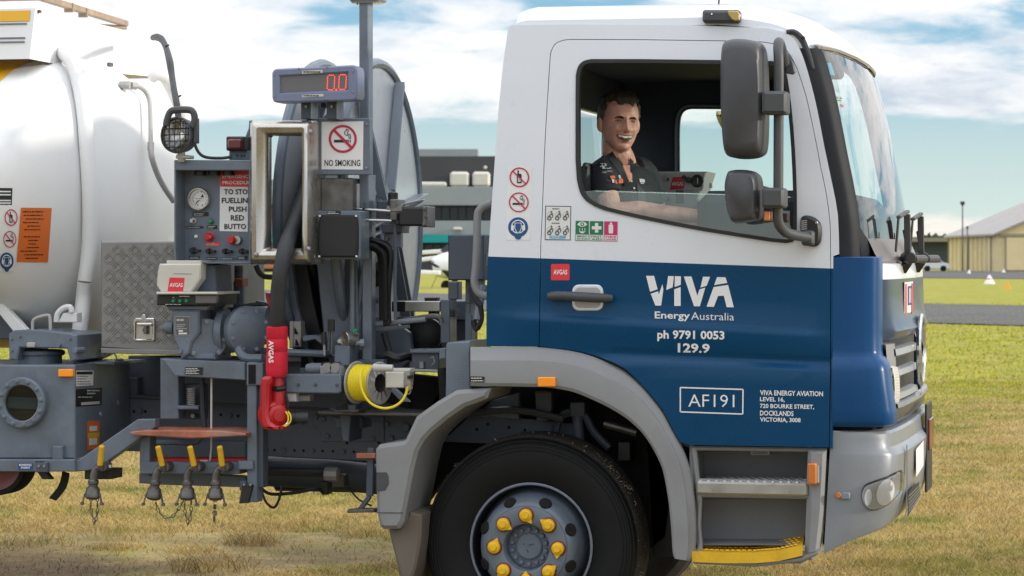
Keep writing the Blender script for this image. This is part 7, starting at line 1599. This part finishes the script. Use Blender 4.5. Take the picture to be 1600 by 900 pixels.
# hangar
D0 = 285.0; hg = thing('hangar', tuple(AT(1560, 424, D0)), 'cream metal hangar with a pale pitched roof beyond the runway', 'hangar')
def ax(px, d, z): p = AT(px, 400, d); return Vector((p.x, p.y, z))
L1 = ax(1557, D0, 0); L0 = ax(1482, D0+33, 0); g1 = (L1-L0).normalized(); acr = Vector((g1.y, -g1.x, 0)); acr = acr if acr.dot(RGT) > 0 else -acr
EH = 1.672+(400-366)/F*D0; WD = 30.0; RH = EH+WD/2*.42
P = [L1, L1+acr*WD, L0+acr*WD, L0]; up_ = lambda p, h: Vector((p.x, p.y, h))
mb = MB(); mb.add([up_(p, -.5) for p in P]+[up_(p, EH) for p in P]+[up_(L1+acr*WD/2, RH), up_(L0+acr*WD/2, RH)], [(0, 1, 5, 8, 4), (1, 2, 6, 5), (2, 3, 7, 9, 6), (3, 0, 4, 7)], 'hangarwall'); part('wall', mb, hg)
mb = MB(); ov = g1*.6; o2_ = acr*.5; a0, a1 = up_(L1, EH)+ov-o2_-UP*.15, up_(L0, EH)-ov-o2_-UP*.15; r0, r1 = up_(L1+acr*WD/2, RH+.12)+ov, up_(L0+acr*WD/2, RH+.12)-ov; b0_, b1_ = up_(P[1], EH)+ov+o2_-UP*.15, up_(P[2], EH)-ov+o2_-UP*.15
th_ = UP*.2; mb.add([a0, r0, r1, a1, a0+th_, r0+th_, r1+th_, a1+th_, b0_, b1_, b0_+th_, b1_+th_], [(0, 1, 2, 3), (4, 5, 6, 7), (0, 1, 5, 4), (0, 3, 7, 4), (1, 8, 9, 2), (5, 10, 11, 6), (8, 10, 5, 1), (8, 9, 11, 10)], 'hangarroof'); part('roof', mb, hg)
mb = MB(); mb.bar(up_(L1+acr*.3, EH-.1)-g1*-.08, up_(P[1], EH-.1)+g1*.08, .2, .3, 'hangardark'); part('door_track', mb, hg)
for k in range(6):
    a = L1+acr*(.9+4.6*k)+g1*.1; b = a+acr*4.5; mb = MB(); mb.bar(up_(a, EH/2-.1), up_(b, EH/2-.1), .12, EH-.5, 'hangarwall', .04); mb.bar(up_(a, EH/2-.1)+g1*.05, up_(a+acr*.15, EH/2-.1)+g1*.05, .14, EH-.5, 'hangardark', .01); part('door_panel', mb, hg)
for k in range(11):
    a = L0+(L1-L0)*(k+.2)/11.2-acr*.06; mb = MB(); mb.bar(up_(a, .0), up_(a, EH-.2), .05, .22, 'hangardark' if k % 5 == 0 else 'hangarwall', .01); part('cladding_rib', mb, hg)
mb = MB(); mb.bar(up_(L1+acr*4+g1*.2, EH-1.4), up_(L1+acr*9+g1*.2, EH-1.4), .05, .5, 'termlight'); part('wall_board', mb, hg)
# lamp posts
def lamp_post(px, ytop, ybase, label, head=1.0):
    d = (1.672)*F/(ybase-400); r = thing('lamp_post', tuple(AT(px, ybase, d)), label, 'lamp post', 'lamp posts on the airfield'); b = AT(px, ybase, d); t = AT(px, ytop, d); w_ = d/F
    mb = MB(); mb.tube([b, t], lambda q: (1.5-.6*q)*w_, 'polegrey', 8); part('pole', mb, r); mb = MB(); mb.box(t, (7*w_*head, 5*w_*head, 4.5*w_*head), 'termdark', ch=.2*w_); mb.box(t-UP*3*w_, (4*w_*head, 3*w_*head, 3*w_*head), 'termdark', ch=.1*w_); part('lamp_head', mb, r)
lamp_post(1504, 317, 423.5, 'tall thin floodlight post in front of the cream hangar')
lamp_post(1511.5, 355, 424.5, 'short dark post standing close against the hangar side wall', .6)
lamp_post(734, 307, 424, 'dark lamp post with large head standing before the terminal', 1.9)
lamp_post(691, 343, 424, 'slim post before the terminal beside the hose reel', .4)
# white and orange markers
def marker(px, py, w_, h, bands, label):
    d = 1.672*F/(py-400); s = d/F; r = thing('marker', tuple(AT(px, py, d)), label, 'marker', 'runway edge markers'); c = AT(px, py, d); t = 0
    for i, (f, k) in enumerate(bands):
        mb = MB(); r0 = w_/2*(1-t*.86); r1 = w_/2*(1-(t+f)*.86); mb.lathe(c, (0, 0, 1), [(r0*s, t*h*s), (r1*s, (t+f)*h*s)], k, 4 if len(bands) == 1 else 10); part('cone_band' if len(bands) > 1 else 'cone', mb, r); t += f
marker(1546, 443.5, 18, 14, [(.48, 'paintwhite'), (.12, 'conered'), (.4, 'paintwhite')], 'white cone marker with a red band on the grass')
marker(1574, 452, 17, 12, [(1, 'coneorange')], 'orange pyramid marker on the grass')
marker(1514, 427.5, 7, 6, [(.6, 'paintwhite'), (.4, 'paintwhite')], 'small white marker at the foot of the short dark post')
marker(1568, 426, 6, 6, [(.5, 'paintwhite'), (.5, 'paintwhite')], 'small white marker in front of the hangar doors')
# dark shed and a parked car left of the hangar
D1 = 345; sd_ = thing('shed', tuple(AT(1455, 423, D1)), 'low dark shed with brown fascia standing beside the cream hangar', 'shed')
mb = MB(); c = AT(1455, 400, D1); s = D1/F; mb.box(Vector((c.x, c.y+6, 1.6)), (70*s, 8, 3.9), 'sheddark'); part('wall', mb, sd_); mb = MB(); mb.box(Vector((c.x, c.y+5.5, 3.75)), (80*s, 9.6, .5), 'shedroof'); part('roof', mb, sd_)
D2_ = 292; cr_ = thing('parked_car', tuple(AT(1460, 424, D2_)), 'white car with a red roof bar parked on the apron', 'car'); c = AT(1460, 400, D2_); s = D2_/F
P2 = lambda x, z, y=0: Vector((c.x, c.y, 0))+RGT*(x*s)+DIR*y+UP*z
def prof(mb, pts, k, y0=-.9, y1=.9): n = len(pts); mb.add([P2(x, z, y0) for x, z in pts]+[P2(x, z, y1) for x, z in pts], [tuple(range(n)), tuple(range(n, 2*n))]+[(i, (i+1) % n, n+(i+1) % n, n+i) for i in range(n)], k)
mb = MB(); prof(mb, [(-22, .35), (22, .3), (21, .85), (12, 1.0), (4, 1.42), (-9, 1.45), (-16, 1.0), (-23, .85)], 'paintwhite'); part('body', mb, cr_)
mb = MB(); prof(mb, [(10, 1.0), (4, 1.36), (-8, 1.38), (-13, 1.0)], 'termglass', -.93, .93); part('window', mb, cr_); mb = MB(); prof(mb, [(3, 1.44), (3, 1.56), (-7, 1.58), (-8, 1.46)], 'conered', -.6, .6); part('roof_bar', mb, cr_)
for x in (-13, 12): mb = MB(); mb.lathe(P2(x, .32, -.95), DIR, [(.2, 0), (.33, .02), (.33, .25)], 'rubber', 14); part('wheel', mb, cr_)
# terminal
D3 = 282; tm = thing('terminal_building', tuple(AT(600, 425, D3)), 'long terminal with dark upper storey, grey bands and teal stripe behind the truck', 'building')
s = D3/F; tc0 = AT(0, 400, D3)
def blk(mb, x0, x1, y0, y1, dep, back, k, ch=.05): mb.box(AT((x0+x1)/2, (y0+y1)/2, D3)+DIR*(dep+back/2), ((x1-x0)*s, back, (y1-y0)*s), k, Matrix.Rotation(TH, 3, 'Z'), ch)
for nm, a in (('upper_storey', (520, 800, 243, 296, 1.5, 14, 'termdark')), ('plant_screen', (540, 746, 229.5, 243, 5, 8, 'termlight')), ('wall_band', (380, 820, 292, 321, 0, 15, 'termlight')), ('wall_band', (380, 820, 345, 367, 0, 15, 'termlight')), ('storey', (380, 820, 321, 345, 1.0, 13, 'termdark')), ('teal_stripe', (380, 820, 367, 379.5, -.15, 14, 'teal')), ('ground_storey', (380, 820, 379.5, 426, 1, 13, 'termdark')), ('roof_edge', (380, 520, 279, 292, 3, 8, 'termlight'))): mb = MB(); blk(mb, *a); part(nm, mb, tm)
for x0, x1, y0 in ((703, 733, 268), (738, 766, 268), (640, 698, 284)):
    mb = MB(); blk(mb, x0, x1, y0, 292, .2, 1.2, 'cream', .25); part('plant_box', mb, tm)
wn = None
for i in range(20):
    x0 = 560+13*i
    for (a, b) in ((323, 343.5), (382, 404)):
        mb = MB(); blk(mb, x0, x0+11.6, a, b, .85, .2, 'termglass', .02); part('window_pane', mb, tm)
mb = MB(); blk(mb, 708, 722, 355, 360, -.6, .5, 'cream', .15); part('wall_lamp', mb, tm); mb = MB(); mb.lathe(AT(758, 261, D3)+DIR*1.3, -DIR, [(.2, 0), (.15, .15), (0, .2)], 'cream', 10); part('wall_lamp', mb, tm)
mb = MB(); blk(mb, 400, 560, 324, 420, .4, .6, 'bench', .05); part('brick_panel', mb, tm)
# light aeroplane on the grass, mostly hidden by the truck
D4 = 142; s = D4/F; pl = thing('light_aircraft', tuple(AT(715, 450, D4)), 'white high tailed light aircraft with dark cowling parked behind the truck', 'aircraft')
Q = lambda x, y, dep=0: AT(x, y, D4)+DIR*dep
mb = MB(); mb.tube([Q(770, 408), Q(740, 412), Q(712, 414), Q(686, 416), Q(676, 417)], lambda t: (17+5*math.sin(t*3)-8*max(0, t-.6)*2)*s, 'paintwhite', 12, sm=3); part('fuselage', mb, pl)
mb = MB(); mb.tube([Q(700, 418, -.3), Q(690, 413, -.3), Q(676, 410, -.3)], lambda t: (9-6*t)*s, 'black', 10, sm=3); mb.tube([Q(674, 411, -.5), Q(716, 437, -.5)], lambda t: (2+7*t)*s, 'black', 8, flat=.6); part('cowling', mb, pl)
mb = MB(); 
for w0 in ((Q(640, 408, 1), Q(704, 400, 1)), (Q(628, 424, -2), Q(690, 426, -2)), (Q(645, 395, 6), Q(692, 392, 6))): mb.bar(w0[0], w0[1], 1.2, .12 if w0[0].z > 99 else .22, 'paintwhite', .04)
part('wing', mb, pl, split='add')
mb = MB(); mb.bar(Q(690, 386, 5), Q(700, 398, 5), .5, .5, 'termdark'); mb.tube([Q(684, 428), Q(672, 455)], .02, 'polegrey', 6); mb.tube([Q(722, 420), Q(705, 448)], .03, 'polegrey', 6); part('strut', mb, pl)
for x, d in ((697, 0), (710, 1.2)): mb = MB(); mb.lathe(Q(x, 446, d), RGT*.25+DIR, [(.1, -.1), (.26, -.1), (.28, 0), (.26, .1), (.1, .1)], 'rubber', 16); part('wheel', mb, pl)
# tree line on the horizon
rd = random.Random(21)
def canopy(mb, c, r, h, n, k='leaf', ls=.5):
    for i in range(n):
        a = rd.uniform(0, 6.283); q = r*math.sqrt(rd.random()); z = h*(.25+.75*rd.random())*(1-.35*(q/r)**2)
        p = Vector((c.x+q*math.cos(a), c.y+q*math.sin(a), z)); t = ls*rd.uniform(.6, 1.5); e = Vector((rd.gauss(0, 1), rd.gauss(0, 1), rd.gauss(0, .6))).normalized(); f = e.orthogonal().normalized()
        mb.add([p-e*t-f*t*.5, p+e*t-f*t*.6, p+e*t*.8+f*t*.6, p-e*t*.7+f*t*.6], [(0, 1, 2, 3)], k)
mb = MB()
for i in range(150):
    px = 250+i*10+rd.uniform(-4, 4); d = rd.uniform(520, 600); canopy(mb, AT(px, 400, d), 4.5, rd.uniform(4.2, 5.8), 60, 'leaf', 1.1)
wo = mb.build('far_wood'); wo['kind'] = 'stuff'
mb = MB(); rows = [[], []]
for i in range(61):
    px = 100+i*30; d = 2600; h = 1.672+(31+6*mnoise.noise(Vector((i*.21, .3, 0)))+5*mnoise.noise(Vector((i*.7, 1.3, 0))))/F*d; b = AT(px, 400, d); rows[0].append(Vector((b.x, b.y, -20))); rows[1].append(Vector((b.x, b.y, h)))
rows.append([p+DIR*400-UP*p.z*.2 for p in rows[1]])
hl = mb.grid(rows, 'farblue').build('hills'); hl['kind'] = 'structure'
for i, (px, top, lb) in enumerate(((1447, 366, 'shorter rounded green tree showing over the far end of the shed'), (1470, 364, 'rounded dark green tree behind the shed, next to the hangar roof'))):
    d = 440; t = thing('tree', tuple(AT(px, 420, d)), lb, 'tree', 'trees behind the shed'); c = AT(px, 400, d); h = 1.672+(400-top)/F*d; mb = MB(); mb.tube([Vector((c.x, c.y, 0)), Vector((c.x, c.y, h*.7))], .2, 'wood', 8); part('trunk', mb, t); mb = MB(); canopy(mb, c, 2.3, h, 200, 'leaf', .45); part('crown', mb, t)
